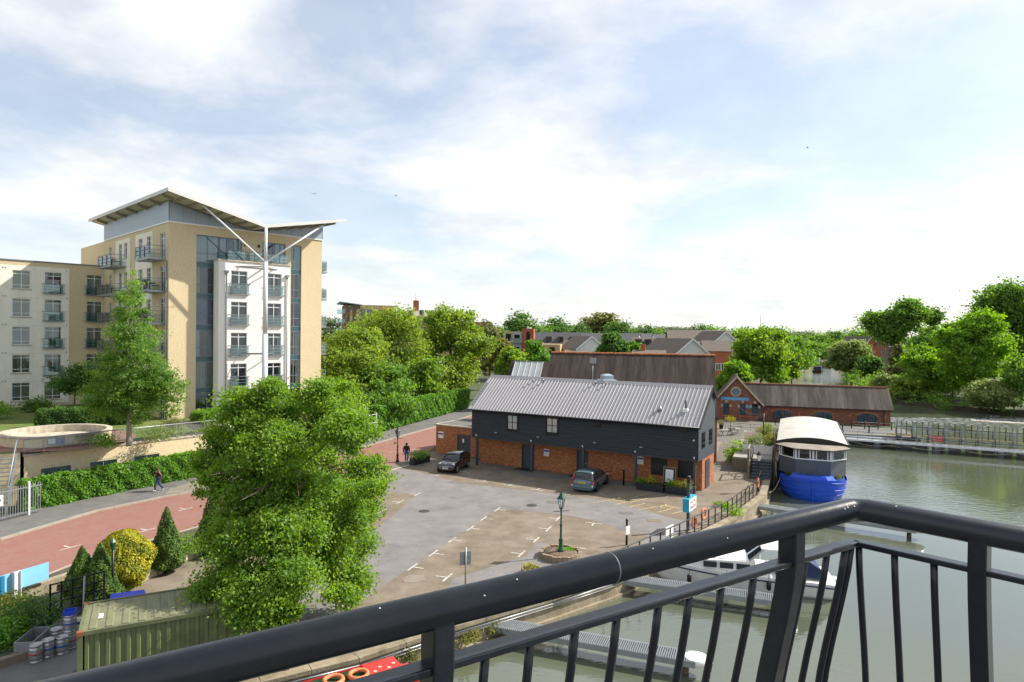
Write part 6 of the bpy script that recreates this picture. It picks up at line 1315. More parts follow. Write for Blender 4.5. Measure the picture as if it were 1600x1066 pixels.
for x0, x1 in ((0,1.25),(1.3,2.3)):
    tr_ = MB().box(x0,x1,-.62,-.59,0,.62).box(x0,x1,-.03,0,0,.62).box(x0,x0+.03,-.59,-.03,0,.62).box(x1-.03,x1,-.59,-.03,0,.62).box(x0,x1,-.6,0,0,.05).build('trough_bay', 'galv_steel', t)
    MB().box(x0+.1,x1-.2,-.5,-.12,.06,.42 if x0 else .3).build('contents', 'keg_blue' if x0 else 'black_paint', tr_, bevel=.04)
a_, b_ = G(78,990), G(138,972); t = thing('lattice_gate', 'black steel lattice gate panel standing open behind the kegs', 'gate', a_, math.atan2((b_-a_).y,(b_-a_).x)); L = (b_-a_).length+.6
for z in [.08+i*.36 for i in range(6)]: MB().box(0,L,-.02,.02,z-.025,z+.025).build('bar', 'black_paint', t)
for i in range(int(L/.38)+1): MB().box(i*.38-.03,i*.38+.03,-.025,.025,.05,1.92).build('upright', 'black_paint', t)
c = G(198,936,1.1); t = thing('wheeled_bin', 'large waste bin with bright blue lid behind the container', 'bin', (c.x,c.y,0), R_(25))
MB().add([(-.5,-.38,.12),(.5,-.38,.12),(.5,.38,.12),(-.5,.38,.12),(-.6,-.46,1.05),(.6,-.46,1.05),(.6,.46,1.05),(-.6,.46,1.05)], [(0,3,2,1),(4,5,6,7),(0,1,5,4),(1,2,6,5),(2,3,7,6),(3,0,4,7)]).build('body', 'slate_paint', t); MB().add([(-.63,-.5,1.06),(.63,-.5,1.06),(.63,.5,1.06),(-.63,.5,1.06),(-.58,-.42,1.13),(.58,-.42,1.13),(.58,.45,1.24),(-.58,.45,1.24)], [(0,1,5,4),(1,2,6,5),(2,3,7,6),(3,0,4,7),(4,5,6,7),(0,3,2,1)]).build('lid', 'bin_blue', t, bevel=.02)
for x in (-.4,.4): MB().lathe([(.08,-.03),(.08,.03)],0,0,10).build('wheel', 'tyre', t, (x,-.3,.08)).rotation_euler.x = R_(90)
c = G(170,945,1); t = thing('wheeled_bin', 'smaller dark waste bin beside the blue lidded one', 'bin', (c.x,c.y,0), R_(20)); MB().box(-.32,.32,-.34,.34,.06,.98).build('body', 'slate_paint', t, bevel=.03); MB().box(-.35,.35,-.38,.36,.985,1.05).build('lid', 'grey_steel', t, bevel=.02)
c = G(176,950); t = thing('yard_post', 'slim dark lamp post rising between the cone shrubs and bins', 'lamp post', (c.x,c.y,0)); MB().tube([(0,0,0),(0,0,2.5)], .05, 8).build('post', 'black_paint', t); MB().lathe([(.08,2.5),(.14,2.8),(.03,2.95)],0,0,6,False).build('head', 'green_paint', t)
# old wall, sign and planted strip beside the road
t = thing('old_wall', 'low crumbling rendered wall between the road and the container yard', 'wall', (-23.4,23.0,0), math.atan2(9.0,3.9)); MB().box(0,9.6,-.15,.15,0,.62).build('wall', 'sandy_concrete', t, bevel=.03)
a_, b_ = G(196,921), G(330,858); t = thing('bed_wall', 'low pale stone retaining wall in front of the cone shaped shrubs', 'wall', a_, math.atan2((b_-a_).y,(b_-a_).x)); L = (b_-a_).length
for i in range(int(L/.62)+1):
    for r in range(2): MB().box(i*.62+.155*r,i*.62+.60+.155*r,-.14+.01*((i+r)%3),.14,r*.2+.003,r*.2+.195).build('stone_block', 'stone', t, bevel=.012)
sheet('planting_bed', [(-21.9,29.3),(-20.9,33.9),(-18.6,38),(-15.6,44),(-14.4,43),(-15.9,36.2),tuple(b_[:2]),tuple(a_[:2]),(-19.5,30.0)], .30, 'earth')
mb = MB(); bp = [(-21.95,29.3),(-20.95,33.9),(-18.65,38),(-15.6,44.1),(-14.3,43)]
for p, q in zip(bp[:-1], bp[1:]): mb.bar((*p,.16),(*q,.16),.2,.32)
tag(mb.build('bed_edging', 'kerb_stone'), 'grey edging along the road side of the planted strip', 'kerb')
t = thing('road_sign', 'wide pale blue signboard mounted on a galvanised steel upright', 'sign', G(26,950), math.atan2(2.2,1.0))
MB().box(-.14,.14,-.012,.012,0,1.55).box(-.14,-.12,-.1,.1,0,1.55).box(.12,.14,-.1,.1,0,1.55).build('post', 'white_steel', t); MB().box(-1.3,1.35,.1,.14,.75,1.5).build('board', 'sign_blue', t); MB().box(-.6,-.45,.02,.099,.7,1.5).build('bracket', 'sign_blue_dark', t)
shrub('wild_shrub', 'dark green bushy shrub growing against the old wall near the kegs', G(50,990), 1.1, 1.5, 'leaf_dark', 31, 4200, .10, lobes=[(0,0,.8,1.0,.9,.7),(-.7,.3,.6,.8,.7,.6),(.6,-.1,.6,.6,.6,.5)])
shrub('wild_shrub', 'glossy green shrub in the corner beside the grey trough', G(4,1012), .7, .9, 'leaf_hedge', 32, 1800, .12)
shrub('dry_grass_clump', 'pale straw coloured weeds along the foot of the old wall', G(10,960), .8, .7, 'leaf_autumn', 33, 900, .14)
o = MB().box(0,2.6,-.12,.12,0,.28).build('timber_edging', 'timber', None, G(-40,1055), R_(52)); tag(o, 'heavy timber edging beam along the weedy bank', 'edging')
# topiary
def topiary(name, label, px, py, r, h, leaf, shape, seed, n=7000, size=.09):
    p = G(px,py,.3); t = thing(name, label, 'topiary', (p.x,p.y,.28)); rg = np.random.default_rng(seed)
    u = rg.uniform(0,1,n); a = rg.uniform(0,2*np.pi,n)
    if shape == 'cone': z = h*(1-np.sqrt(1-u)); rad = r*(1-z/h)**.8*(1-.25*np.exp(-z*5))
    else: z = h*u; q = z/h; rad = r*np.sqrt(np.clip(1-((q-.42)/.58)**2,0,1))*np.where(q < .42, .72+.28*(q/.42), 1)
    rad = rad*(1+.09*np.sin(a*3+z*4)+.06*np.sin(a*7-z*6))*rg.uniform(.86,1.04,n)
    P = np.stack([rad*np.cos(a), rad*np.sin(a), z+.03], 1); N = np.stack([np.cos(a), np.sin(a), np.full(n,.5)], 1)*.8+unit(rg,n)*.6; N /= np.linalg.norm(N,axis=1)[:,None]
    V, Fq, at = leaves(P, N, size, rg, np.clip(.5+.5*np.sin(a*5+z*7),0,1)); inst(rawmesh('foliage', V, Fq, leaf, at), 'foliage', t)
    prof = [(max(.03,(r*(1-i/8)**.8 if shape == 'cone' else r*math.sqrt(max(0,1-((i/8-.42)/.58)**2))*(.72+.28*min(1,i/8/.42)))*.8), h*i/8*.95) for i in range(9)]
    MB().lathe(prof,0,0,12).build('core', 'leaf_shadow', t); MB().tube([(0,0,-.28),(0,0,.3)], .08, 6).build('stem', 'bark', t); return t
topiary('golden_topiary', 'rounded golden yellow conifer dome in the planted strip', 193,918, 1.18, 2.55, 'leaf_golden', 'dome', 41, 11000)
topiary('cone_shrub', 'tall pointed dark green conifer beside the golden dome', 260,885, .85, 2.95, 'leaf_conifer', 'cone', 42)
topiary('cone_shrub', 'broad pointed conifer standing between the golden dome and the lattice gate', 157,938, .95, 2.45, 'leaf_conifer', 'cone', 43)
topiary('cone_shrub', 'smaller pointed conifer closest to the old wall', 128,930, .8, 2.15, 'leaf_conifer', 'cone', 44)
topiary('cone_shrub', 'dark pointed conifer half hidden behind the big leafy tree', 333,858, .95, 3.3, 'leaf_conifer', 'cone', 45)
shrub('round_shrub', 'light green round shrub at the foot of the tall pointed conifer', G(284,872,.3), .75, 1.15, 'leaf_bright', 46, 1500, .10)
# ================================================================== BOATS
ca_, cb_ = Vector((7.7,35.4,0)), Vector((16.2,33.4,0)); L = (cb_-ca_).length
Cr = thing('motor_cruiser', 'white motor cruiser with wheelhouse and navy canvas stern cover at pontoon', 'boat', (ca_.x,ca_.y,-1), math.atan2((cb_-ca_).y,(cb_-ca_).x))
secs = []
for i in range(9):
    q = i/8; w_ = 1.35*min(1,(q*2.4)**.6)+.02; sh_ = 1.05-.25*q; secs.append((q*L, [(0,-.3),(w_*.6,-.3),(w_*.85,.1),(w_*.97,sh_*.75),(w_,sh_),(w_*.93,sh_+.02),(0,sh_+.04)]))
loft(secs, False).build('hull', 'white_fibreglass', Cr)
MB().tube([(q*L, 1.37*min(1,(q*2.4)**.6)+.03, .86-.22*q) for q in [i/10 for i in range(11)]], .035, 5).tube([(q*L, -1.37*min(1,(q*2.4)**.6)-.03, .86-.22*q) for q in [i/10 for i in range(11)]], .035, 5).build('rubbing_strake', 'canvas_navy', Cr)
cb2 = loft([(1.6,[(0,.9),(.7,.9),(.7,1.0),(0,1.05)]),(2.2,[(0,.9),(.95,.9),(.9,1.38),(0,1.45)]),(4.6,[(0,.9),(1.1,.9),(1.02,1.5),(0,1.58)]),(5.0,[(0,.9),(1.1,.9),(1.05,1.5),(0,1.58)])], False).build('cabin', 'white_fibreglass', Cr)
for s in (-1,1):
    for x in (2.5,3.3,4.1): MB().box(x,x+.65,s*1.04-.03,s*1.04+.03,1.08,1.36).build('cabin_window', 'car_glass', cb2)
    MB().tube([(.3,s*.4,1.05),(.3,s*.35,1.5),(2.0,s*1.0,1.55),(4.6,s*1.22,1.6)], .02, 5).build('guard_rail', 'chrome', Cr)
MB().add([(4.7,-1.05,1.55),(4.7,1.05,1.55),(5.4,1.0,2.15),(5.4,-1.0,2.15)], [(0,1,2,3)]).build('windscreen', 'glass', Cr, fix=False); MB().bar((4.7,-1.05,1.55),(5.4,-1.0,2.15),.06,.06).bar((4.7,1.05,1.55),(5.4,1.0,2.15),.06,.06).bar((4.7,0,1.57),(5.4,0,2.15),.05,.05).build('screen_frame', 'chrome', Cr)
loft([(5.3,[(0,2.12),(1.02,2.12),(1.0,2.2),(0,2.27)]),(6.9,[(0,2.12),(1.12,2.12),(1.1,2.2),(0,2.28)])], False).build('wheelhouse_roof', 'white_fibreglass', Cr)
for s in (-1,1):
    for x in (5.5,6.8): MB().bar((x,s*1.05,1.0),(x,s*1.0,2.13),.06,.06).build('roof_strut', 'white_fibreglass', Cr)
MB().add([(6.95,-1.1,1.0),(6.95,1.1,1.0),(6.95,1.05,2.1),(6.95,-1.05,2.1),(8.3,-1.1,.95),(8.3,1.1,.95),(8.1,.9,1.35),(8.1,-.9,1.35)], [(3,2,6,7),(0,3,7,4),(1,5,6,2),(4,7,6,5)]).build('canvas_cover', 'canvas_navy', Cr)
MB().box(5.1,6.9,-1.0,1.0,.62,.68).box(6.0,6.5,-.8,-.2,.68,1.2).box(6.0,6.5,.2,.8,.68,1.2).build('cockpit_seat', 'timber', Cr)
for x in (1.8,3.6,5.6): MB().lathe([(.03,.28),(.11,.36),(.11,.68),(.03,.76)],0,0,8).tube([(0,0,.76),(0,.04,1.1)],.01,4).build('fender', 'black_paint', Cr, (x,-1.42,0))
MB().box(L-.02,L+.3,-.25,.25,-.1,.75).build('outboard', 'white_upvc', Cr, bevel=.05)
nb_ = G(566,1061,.15); Nb = thing('narrowboat', 'narrowboat with dark green roof, orange lifebuoys and red hatch below the quay', 'boat', (nb_.x,nb_.y,-1), math.atan2(1.5,2.2))
secs = [(x, [(0,-.3),(w_*.9,-.3),(w_,.0),(w_,.62),(w_*.94,.66),(0,.68)]) for x, w_ in ((-7,1.0),(-1,1.0),(1.2,.95),(2.4,.55),(2.9,.08))]; loft(secs, False).build('hull', 'black_paint', Nb)
loft([(x,[(0,.64),(.82,.64),(.72,1.18),(0,1.24)]) for x in (-6.5,.9)], False).build('cabin', 'boat_green', Nb)
h_ = MB().box(.15,1.35,-.62,.55,1.16,1.36).build('hatch', 'boat_red', Nb, bevel=.03); MB().box(.95,1.9,-.55,.5,.7,1.0).build('bow_locker', 'boat_red', Nb, bevel=.04)
for i in range(4): MB().lathe([(.07,1.361),(.07,1.368)],.4+.25*i,-.15+.2*(i%2),5).build('painted_motif', 'rope', h_)
MB().bar((-6.5,-.75,1.2),(.9,-.75,1.2),.03,.05).bar((-6.5,.75,1.2),(.9,.75,1.2),.03,.05).build('grab_rail', 'boat_red', Nb)
for i, x in enumerate((-.95,-.12)):
    v = Nb.matrix_world; a0 = math.atan2(1.5,2.2); yy = .12-.1*i; p = Vector((nb_.x+math.cos(a0)*x-math.sin(a0)*yy, nb_.y+math.sin(a0)*x+math.cos(a0)*yy, .33)); o = MB().torus((0,0,0), .30, .075).build('lifebuoy', 'lifebuoy_orange', None, p); tag(o, ['orange lifebuoy lying on the green narrowboat roof, away from the red hatch','orange lifebuoy lying on the green narrowboat roof right beside the red hatch'][i], 'lifebuoy', 'lifebuoys on the narrowboat')
o = MB().torus((0,0,0),.16,.03,'z',14,5).torus((.05,.03,.05),.14,.03,'z',14,5).build('rope_coil', 'sign_white', None, (nb_.x-2.0,nb_.y-1.0,.27)); tag(o, 'coil of white and blue rope on the narrowboat roof', 'rope')
p = G(1278,582,-1); t = thing('river_boat', 'small dark boat moored far upstream by the willow bank', 'boat', (p.x,p.y,-1), R_(60)); loft([(x,[(0,-.2),(w_*.8,-.2),(w_,.5),(w_,1.0),(0,1.0)]) for x, w_ in ((-4.5,1.5),(0,1.7),(3,1.3),(4.6,.1))], False).build('hull', 'black_paint', t); MB().box(-3,1.2,-1.3,1.3,1.0,2.3).build('cabin', 'slate_paint', t); MB().box(-4.5,-4.4,-.3,.3,.3,.8).build('stern_board', 'sign_red', t)
for i, (px, py, lab) in enumerate([(922,926,'white bird floating on the water beside the grated pontoon'),(1326,590,'white swan far off near the willow bank')]):
    p = G(px,py,-1); k = 1 if i == 0 else 2.2; t = thing('swan' if i else 'duck', lab, 'bird', (p.x,p.y,-1), .6*i); loft([(x*k,[(0,-.05*k),(w_*k,0),(w_*k,.1*k),(w_*.5*k,z*k),(0,z*k+.01)]) for x, w_, z in ((-.28,.02,.2),(-.12,.12,.2),(.08,.13,.17),(.2,.05,.12))]).build('body', 'sign_white', t); MB().tube([(.15*k,0,.1*k),(.22*k,0,.22*k),(.21*k,0,.32*k),(.28*k,0,.34*k)], [.04*k,.03*k,.03*k,.025*k], 6).build('neck', 'sign_white', t)
# ================================================================== TREES
def auto_lobes(w, h, z0, seed, k=7, dep=None):
    rg = random.Random(seed); d = dep or w; L = [(0,0,z0+h*.55,w*.33,d*.33,h*.40)]
    for i in range(k):
        a = 2*math.pi*i/k+rg.uniform(-.4,.4); q = rg.uniform(.18,.92); rr = (1-abs(q-.42)*1.25)*rg.uniform(.72,1.0); r = rg.uniform(.17,.25)
        L.append((math.cos(a)*w*.33*rr, math.sin(a)*d*.33*rr, z0+h*q, w*r, d*r, h*rg.uniform(.12,.18)))
    L.append((rg.uniform(-.1,.1)*w, 0, z0+h*.86, w*.2, d*.2, h*.15)); return L
def tree_px(name, label, px, py_top, py_bot, wpx, Y, leaf, seed, n, size=None, z=0, bark='bark', group=None, k=7, tr=None, shell=.55, per=26):
    X = D(px,533,Y).x; zt = D(px,py_top,Y).z; zb = max(z+.4, D(px,py_bot,Y).z); w = wpx*Y/F; h = zt-zb
    return tree(name, label, (X,Y,z), auto_lobes(w,h,zb-z,seed,k), n, size or max(.14,Y*.0042), leaf, seed, tr or max(.1,h*.022), bark=bark, group=group, clump=max(.28,w*.04), shell=shell, per=max(per,n//320))
# the big leafy tree in front
def lobes_px(px, Y, z0, L, dy, seed, near=0, wk=1.0):
    X = D(px,533,Y).x; rg = random.Random(seed); out = []
    for x, y, r in L:
        x = px+(x-px)*wk; r = r*(.5+.5*wk)
        o_ = rg.uniform(-dy,dy) if not (near and y > 735 and x < 476) else near*min(1,(y-735)/125)+rg.uniform(-.6,.6); q = D(x,y,Y+o_); k = .93*r*(Y+o_)/F; out.append((q.x-X, o_, max(.3,q.z-z0), k, k, k*.9))
    return X, out
X, lob = lobes_px(450, 26.8, 0, [(450,745,62),(385,652,52),(345,692,46),(430,642,42),(415,612,24),(522,642,42),(562,672,46),(500,618,30),(536,604,24),(318,726,30),(592,742,36),(606,760,22),(390,775,56),(520,775,56),(345,845,48),(325,920,36),(385,925,52),(448,905,50),(430,965,34),(562,850,42),(566,905,36),(545,935,26),(322,962,26),(470,820,44),(575,800,34),(300,760,20),(420,700,50),(480,690,40),(360,745,46),(430,835,50),(500,730,46),(505,832,48),(540,812,46),(485,868,42),(525,865,38)], 1.7, 5, -3.6, .86)
tree('alder_tree', 'large many stemmed leafy tree filling the car park edge beside the container', (X,26.8,0), lob, 215000, .12, 'leaf_fresh', 101, .16, th=7.8, clump=.235, per=170, shell=.4, nb=44)
# garden trees
p = G(203,693,PZ); X, lob = lobes_px(203, p.y, PZ, [(206,434,12),(206,455,21),(206,483,29),(204,515,36),(208,548,44),(206,580,50),(204,612,52),(162,622,34),(252,620,36),(243,585,32),(172,575,32),(150,634,20),(270,606,20),(210,632,38)], .5, 6)
tree('conical_tree', 'tall narrow pyramid shaped tree on the lawn before the flats', (X,p.y,PZ), lob, 42000, .15, 'leaf_alder', 102, .17, th=11.5, clump=.26, per=70, shell=.35, bark='pale_bark', nb=26)
tree_px('spreading_tree', 'small spreading tree with dark stems against the cream wall', 118,572,622,68, 62, 'leaf_dark', 103, 5200, .2, PZ, k=6)
shrub('garden_shrub', 'low round shrub at the foot of the cream wall near its left windows', D(52,632,66)*1+Vector((0,0,PZ-D(52,632,66).z)), .9, 1.2, 'leaf_dark', 104, 900, .17)
shrub('garden_shrub', 'small upright shrub at the foot of the cream wall', D(66,630,66)+Vector((0,0,PZ-D(66,630,66).z)), .7, 1.5, 'leaf_alder', 105, 700, .17)
shrub('garden_shrub', 'brownish low shrub on the bare bed in the terrace corner', G(268,672,PZ), .9, .9, 'leaf_olive', 106, 900, .14)
shrub('garden_shrub', 'low green shrub behind the terrace railing on the lawn', G(165,697,PZ), .8, .7, 'leaf_hedge', 107, 800, .13)
shrub('garden_shrub', 'bright shrub at the left end of the garden lawn', G(-4,655,PZ), 1.0, 1.4, 'leaf_bright', 108, 900, .16)
shrub('garden_shrub', 'leafy border plants by the terrace rail near the corner', G(255,686,PZ), 1.2, .7, 'leaf_willow', 109, 1000, .13)
# mid distance trees
PL = 'plane trees behind the ivy hedge'
tree_px('plane_tree', 'broad yellow green tree rising above the ivy hedge below the far flats', 612,486,636,175, 99, 'leaf_plane', 111, 22000, group=PL)
tree_px('plane_tree', 'tall rounded yellow green tree at the end of the ivy hedge', 705,486,628,142, 110, 'leaf_plane', 112, 22000, group=PL)
tree_px('plane_tree', 'wide leafy tree growing close against the flats tower', 548,516,655,160, 86, 'leaf_plane', 113, 18000, group=PL)
tree_px('plane_tree', 'dense green tree low in front of the flats behind the big leafy tree', 600,572,655,130, 86, 'leaf_alder', 114, 14000, group=PL)
tree_px('plane_tree', 'small fresh green tree just over the middle of the ivy hedge', 664,564,632,76, 97, 'leaf_fresh', 115, 8000, group=PL)
tree_px('street_tree', 'low leafy tree beside the wire gate', 540,600,690,90, 72, 'leaf_fresh', 116, 9000)
tree_px('garden_tree', 'pale olive tree between the plane trees and the brick flats', 766,506,590,58, 140, 'leaf_olive', 117, 7000)
tree_px('garden_tree', 'bright green bushy tree left of the glazed skylight roof', 800,545,605,62, 104, 'leaf_fresh', 118, 8000, k=6)
tree_px('garden_tree', 'dark green bushy tree behind the glazed skylight roof', 838,533,592,48, 112, 'leaf_hedge', 119, 6000)
tree_px('garden_tree', 'bronze tipped conifer shaped tree below the brick flats', 787,531,580,46, 120, 'leaf_autumn', 120, 5000)
tree_px('garden_tree', 'round dark green tree behind the middle of the tiled hall ridge', 958,522,575,58, 120, 'leaf_dark', 121, 7000)
tree_px('garden_tree', 'rounded green tree close by the dark one behind the hall ridge', 988,536,575,40, 124, 'leaf_hedge', 122, 4500)
tree_px('riverside_tree', 'large bright green tree on the near bank behind the gabled entrance', 1188,512,606,118, 122, 'leaf_fresh', 123, 20000)
tree_px('riverside_tree', 'yellow green low tree between the hall and the gabled entrance', 1148,568,622,66, 106, 'leaf_bright', 124, 9000)
tree_px('riverside_tree', 'tall dark tree behind the large bright one on the near bank', 1215,518,590,70, 150, 'leaf_dark', 125, 9000)
tree_px('riverside_tree', 'slim green tree at the water edge of the near bank', 1238,545,600,40, 160, 'leaf_fresh', 126, 5000)
# far bank, right
RB = 'trees on the far river bank'
RZb = -.25
tree_px('willow_tree', 'pale grey green willow leaning over the river at the bend', 1330,533,602,84, 200, 'leaf_willow', 131, 13000, z=RZb, group=RB)
tree_px('willow_tree', 'dark rounded tree beside the pale willow at the water edge', 1362,560,606,52, 186, 'leaf_dark', 132, 6500, z=RZb, group=RB)
def poplar(label, px, Y, lobes_px, leaf, seed, n, bark='pale_bark', tr=.45):
    X = D(px,533,Y).x; L = []
    for (x, y, rx, rz) in lobes_px:
        q = D(x,y,Y); L.append((q.x-X, random.Random(x).uniform(-1.5,1.5), q.z-RZb, rx*Y/F, rx*Y/F*.9, rz*Y/F))
    return tree('poplar_tree', label, (X,Y,RZb), L, n, Y*.0042, leaf, seed, tr, th=max(l[2] for l in L), bark=bark, group=RB, clump=.75, shell=.35, nb=18)
poplar('tall open crowned tree with bare leaning trunk above the far bank', 1386, 150, [(1388,512,24,20),(1372,505,18,14),(1408,500,26,18),(1432,490,14,14),(1416,482,18,12),(1395,525,16,12),(1365,498,10,10)], 'leaf_alder', 133, 15000)
poplar('thin sparse tree with a bare slanting branch between the tall ones', 1462, 152, [(1457,492,9,9),(1460,500,8,8),(1470,540,14,16)], 'leaf_dark', 134, 2600, tr=.22)
poplar('tallest dark green tree on the far bank at the picture edge', 1572, 140, [(1545,475,24,22),(1570,462,26,22),(1595,485,30,26),(1560,500,28,18),(1530,490,16,14),(1610,510,30,30),(1590,540,30,24),(1625,470,26,26)], 'leaf_alder', 135, 28000)
tree_px('bank_tree', 'big bright green spreading tree at the water edge below the tallest one', 1520,492,648,128, 124, 'leaf_bright', 136, 26000, z=RZb, group=RB)
tree_px('bank_tree', 'bright yellow green tree overhanging the river beside the big one', 1445,545,642,92, 134, 'leaf_bright', 137, 13000, z=RZb, group=RB)
tree_px('bank_tree', 'pale blossoming tree behind the yellow green one', 1420,545,620,80, 150, 'leaf_olive', 138, 8000, z=RZb, group=RB)
tree_px('bank_tree', 'low light green bush where the river widens', 1392,588,632,60, 142, 'leaf_willow', 139, 7000, z=RZb, group=RB)
tree_px('bank_tree', 'pale grey green willow bush beside the overflow weir', 1548,600,655,92, 114, 'leaf_willow', 140, 9000, z=RZb, group=RB)
tree_px('bank_tree', 'leafy tree at the right end of the far bank above the weir', 1612,555,650,110, 112, 'leaf_alder', 141, 14000, z=RZb, group=RB)
tree_px('bank_tree', 'rounded green tree filling the gap behind the big bright one', 1490,560,645,90, 140, 'leaf_alder', 142, 10000, z=RZb, group=RB)
tree_px('bank_tree', 'light green tree low at the water below the tall leaning trunk', 1425,592,640,66, 132, 'leaf_plane', 143, 7000, z=RZb, group=RB)
# far woodland: individual trees on the skyline, copied from three sources
FT = 'skyline trees'
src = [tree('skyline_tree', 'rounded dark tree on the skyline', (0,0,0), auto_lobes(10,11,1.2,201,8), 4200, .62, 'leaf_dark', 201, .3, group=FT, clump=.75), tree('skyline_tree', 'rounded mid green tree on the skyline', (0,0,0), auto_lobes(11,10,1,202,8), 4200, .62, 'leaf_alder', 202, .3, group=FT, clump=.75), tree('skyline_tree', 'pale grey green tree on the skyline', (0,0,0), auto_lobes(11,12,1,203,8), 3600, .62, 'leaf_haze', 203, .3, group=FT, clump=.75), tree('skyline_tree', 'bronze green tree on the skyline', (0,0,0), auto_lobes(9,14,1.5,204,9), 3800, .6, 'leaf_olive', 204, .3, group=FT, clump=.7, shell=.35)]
hts = [12.4,11.2,13.2,15.6]; wds = [10,11,11,9]
far = [(812,492,48,300,0,'dark rounded tree standing above the brick flats on the skyline'),(845,508,34,310,1,'mid green tree right of the dark one over the brick flats'),(870,500,42,320,0,'dark tree behind the first brown roofed house'),(893,512,34,340,1,'small green tree behind the first houses'),(925,500,40,360,3,'bronze green tall tree behind the white house'),(947,493,44,350,3,'tallest bronze tree on the skyline behind the white house'),(906,510,36,300,0,'dark tree close over the grey house roofs'),(968,505,40,330,0,'dark green tree right of the bronze ones'),(990,516,30,420,1,'low green tree over the slate roofs'),(1008,511,30,400,0,'rounded dark tree over the slate roofs'),(1024,515,28,420,1,'light green tree left of the long brown roof'),(1040,513,42,700,2,'hazy pale tree group behind the slate roofs'),(1062,514,38,720,2,'hazy pale tree behind the long brown roof'),(1092,511,34,380,0,'dark tree showing over the long brown roof'),(1110,510,36,390,1,'green tree over the right end of the long brown roof'),(1128,513,30,380,1,'small green tree beside the white gable'),(735,513,40,320,1,'green tree between the plane trees and brick flats'),(778,511,28,420,1,'low green tree left of the brick flats'),(1255,520,34,420,2,'pale tree beyond the river bend'),(1278,522,40,360,1,'mid green tree beyond the river bend'),(1262,535,44,340,1,'tree beside the far landing stage'),(1305,520,38,380,0,'dark tree above the far red houses'),(1338,514,46,330,1,'wide green tree left of the far red houses'),(1242,525,40,230,1,'green tree behind the near bank trees'),(1300,538,44,400,2,'pale willow like tree at the far river bend'),(515,500,44,420,2,'hazy tree right beside the flats tower'),(1480,520,40,260,0,'dark tree far behind the bank trees'),(1450,505,40,240,1,'green tree behind the thin sparse one'),(1160,512,40,260,1,'green tree behind the large bright riverside tree'),(1215,512,44,300,1,'wide green tree behind the riverside trees')]
used = set()
for px, pt, wpx, Y, k, lab in far:
    z = D(px,pt-3,Y).z; X = D(px,533,Y).x; sc = (1.75*wpx*Y/F/wds[k], 1.75*wpx*Y/F/wds[k], max(.5,z/hts[k]))
    if k not in used:
        o = src[k]; used.add(k); o.location = (X,Y,0); o.scale = sc; o['label'] = lab
    else: o = copy_tree_thing(src[k], (X,Y,0), rnd.uniform(0,6.28), sc, lab, FT)
# a far wood that reads as one mass
rg = np.random.default_rng(9); L = []
for i in range(150):
    Y = rg.uniform(480,1500); px = rg.uniform(420,1640); L.append((D(px,533,Y).x, Y, 3.5, rg.uniform(8,16), rg.uniform(6,12), rg.uniform(5.0,9.5)))
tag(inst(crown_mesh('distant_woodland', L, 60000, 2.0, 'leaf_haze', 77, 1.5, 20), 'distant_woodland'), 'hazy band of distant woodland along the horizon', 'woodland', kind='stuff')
# undergrowth along the far bank
rg = np.random.default_rng(11); L = []
for a, b in zip(RIGHT_BANK[1:-2], RIGHT_BANK[2:-1]):
    k = max(2, int(math.dist(a,b)/3.5))
    for i in range(k):
        q = (i+rg.uniform())/k; L.append((a[0]+(b[0]-a[0])*q+rg.uniform(-.6,2), a[1]+(b[1]-a[1])*q+rg.uniform(-.2,1.5), rg.uniform(-.3,.8), rg.uniform(1.4,2.6), rg.uniform(1.2,2.2), rg.uniform(.8,1.8))); L.append((a[0]+(b[0]-a[0])*q+rg.uniform(4,16), a[1]+(b[1]-a[1])*q+rg.uniform(2,16), rg.uniform(.5,1.8), rg.uniform(2,3.6), rg.uniform(2,3), rg.uniform(1.4,2.6)))
tag(inst(crown_mesh('bank_undergrowth', L, 40000, .42, 'leaf_alder', 78, .4, 18), 'bank_undergrowth'), 'tangled green undergrowth along the far river bank', 'undergrowth', kind='stuff')
L = []
for a, b in zip(LEFT_BANK[23:-3], LEFT_BANK[24:-2]):
    k = max(2, int(math.dist(a,b)/4))
    for i in range(k):
        q = (i+rg.uniform())/k; L.append((a[0]+(b[0]-a[0])*q-rg.uniform(1,4), a[1]+(b[1]-a[1])*q, rg.uniform(.5,1.5), rg.uniform(1.5,3), rg.uniform(1.4,2.6), rg.uniform(1,2.4)))
tag(inst(crown_mesh('bank_bushes', L, 12000, .55, 'leaf_dark', 79, .5, 18), 'bank_bushes'), 'low bushes along the near river bank upstream', 'undergrowth', kind='stuff')
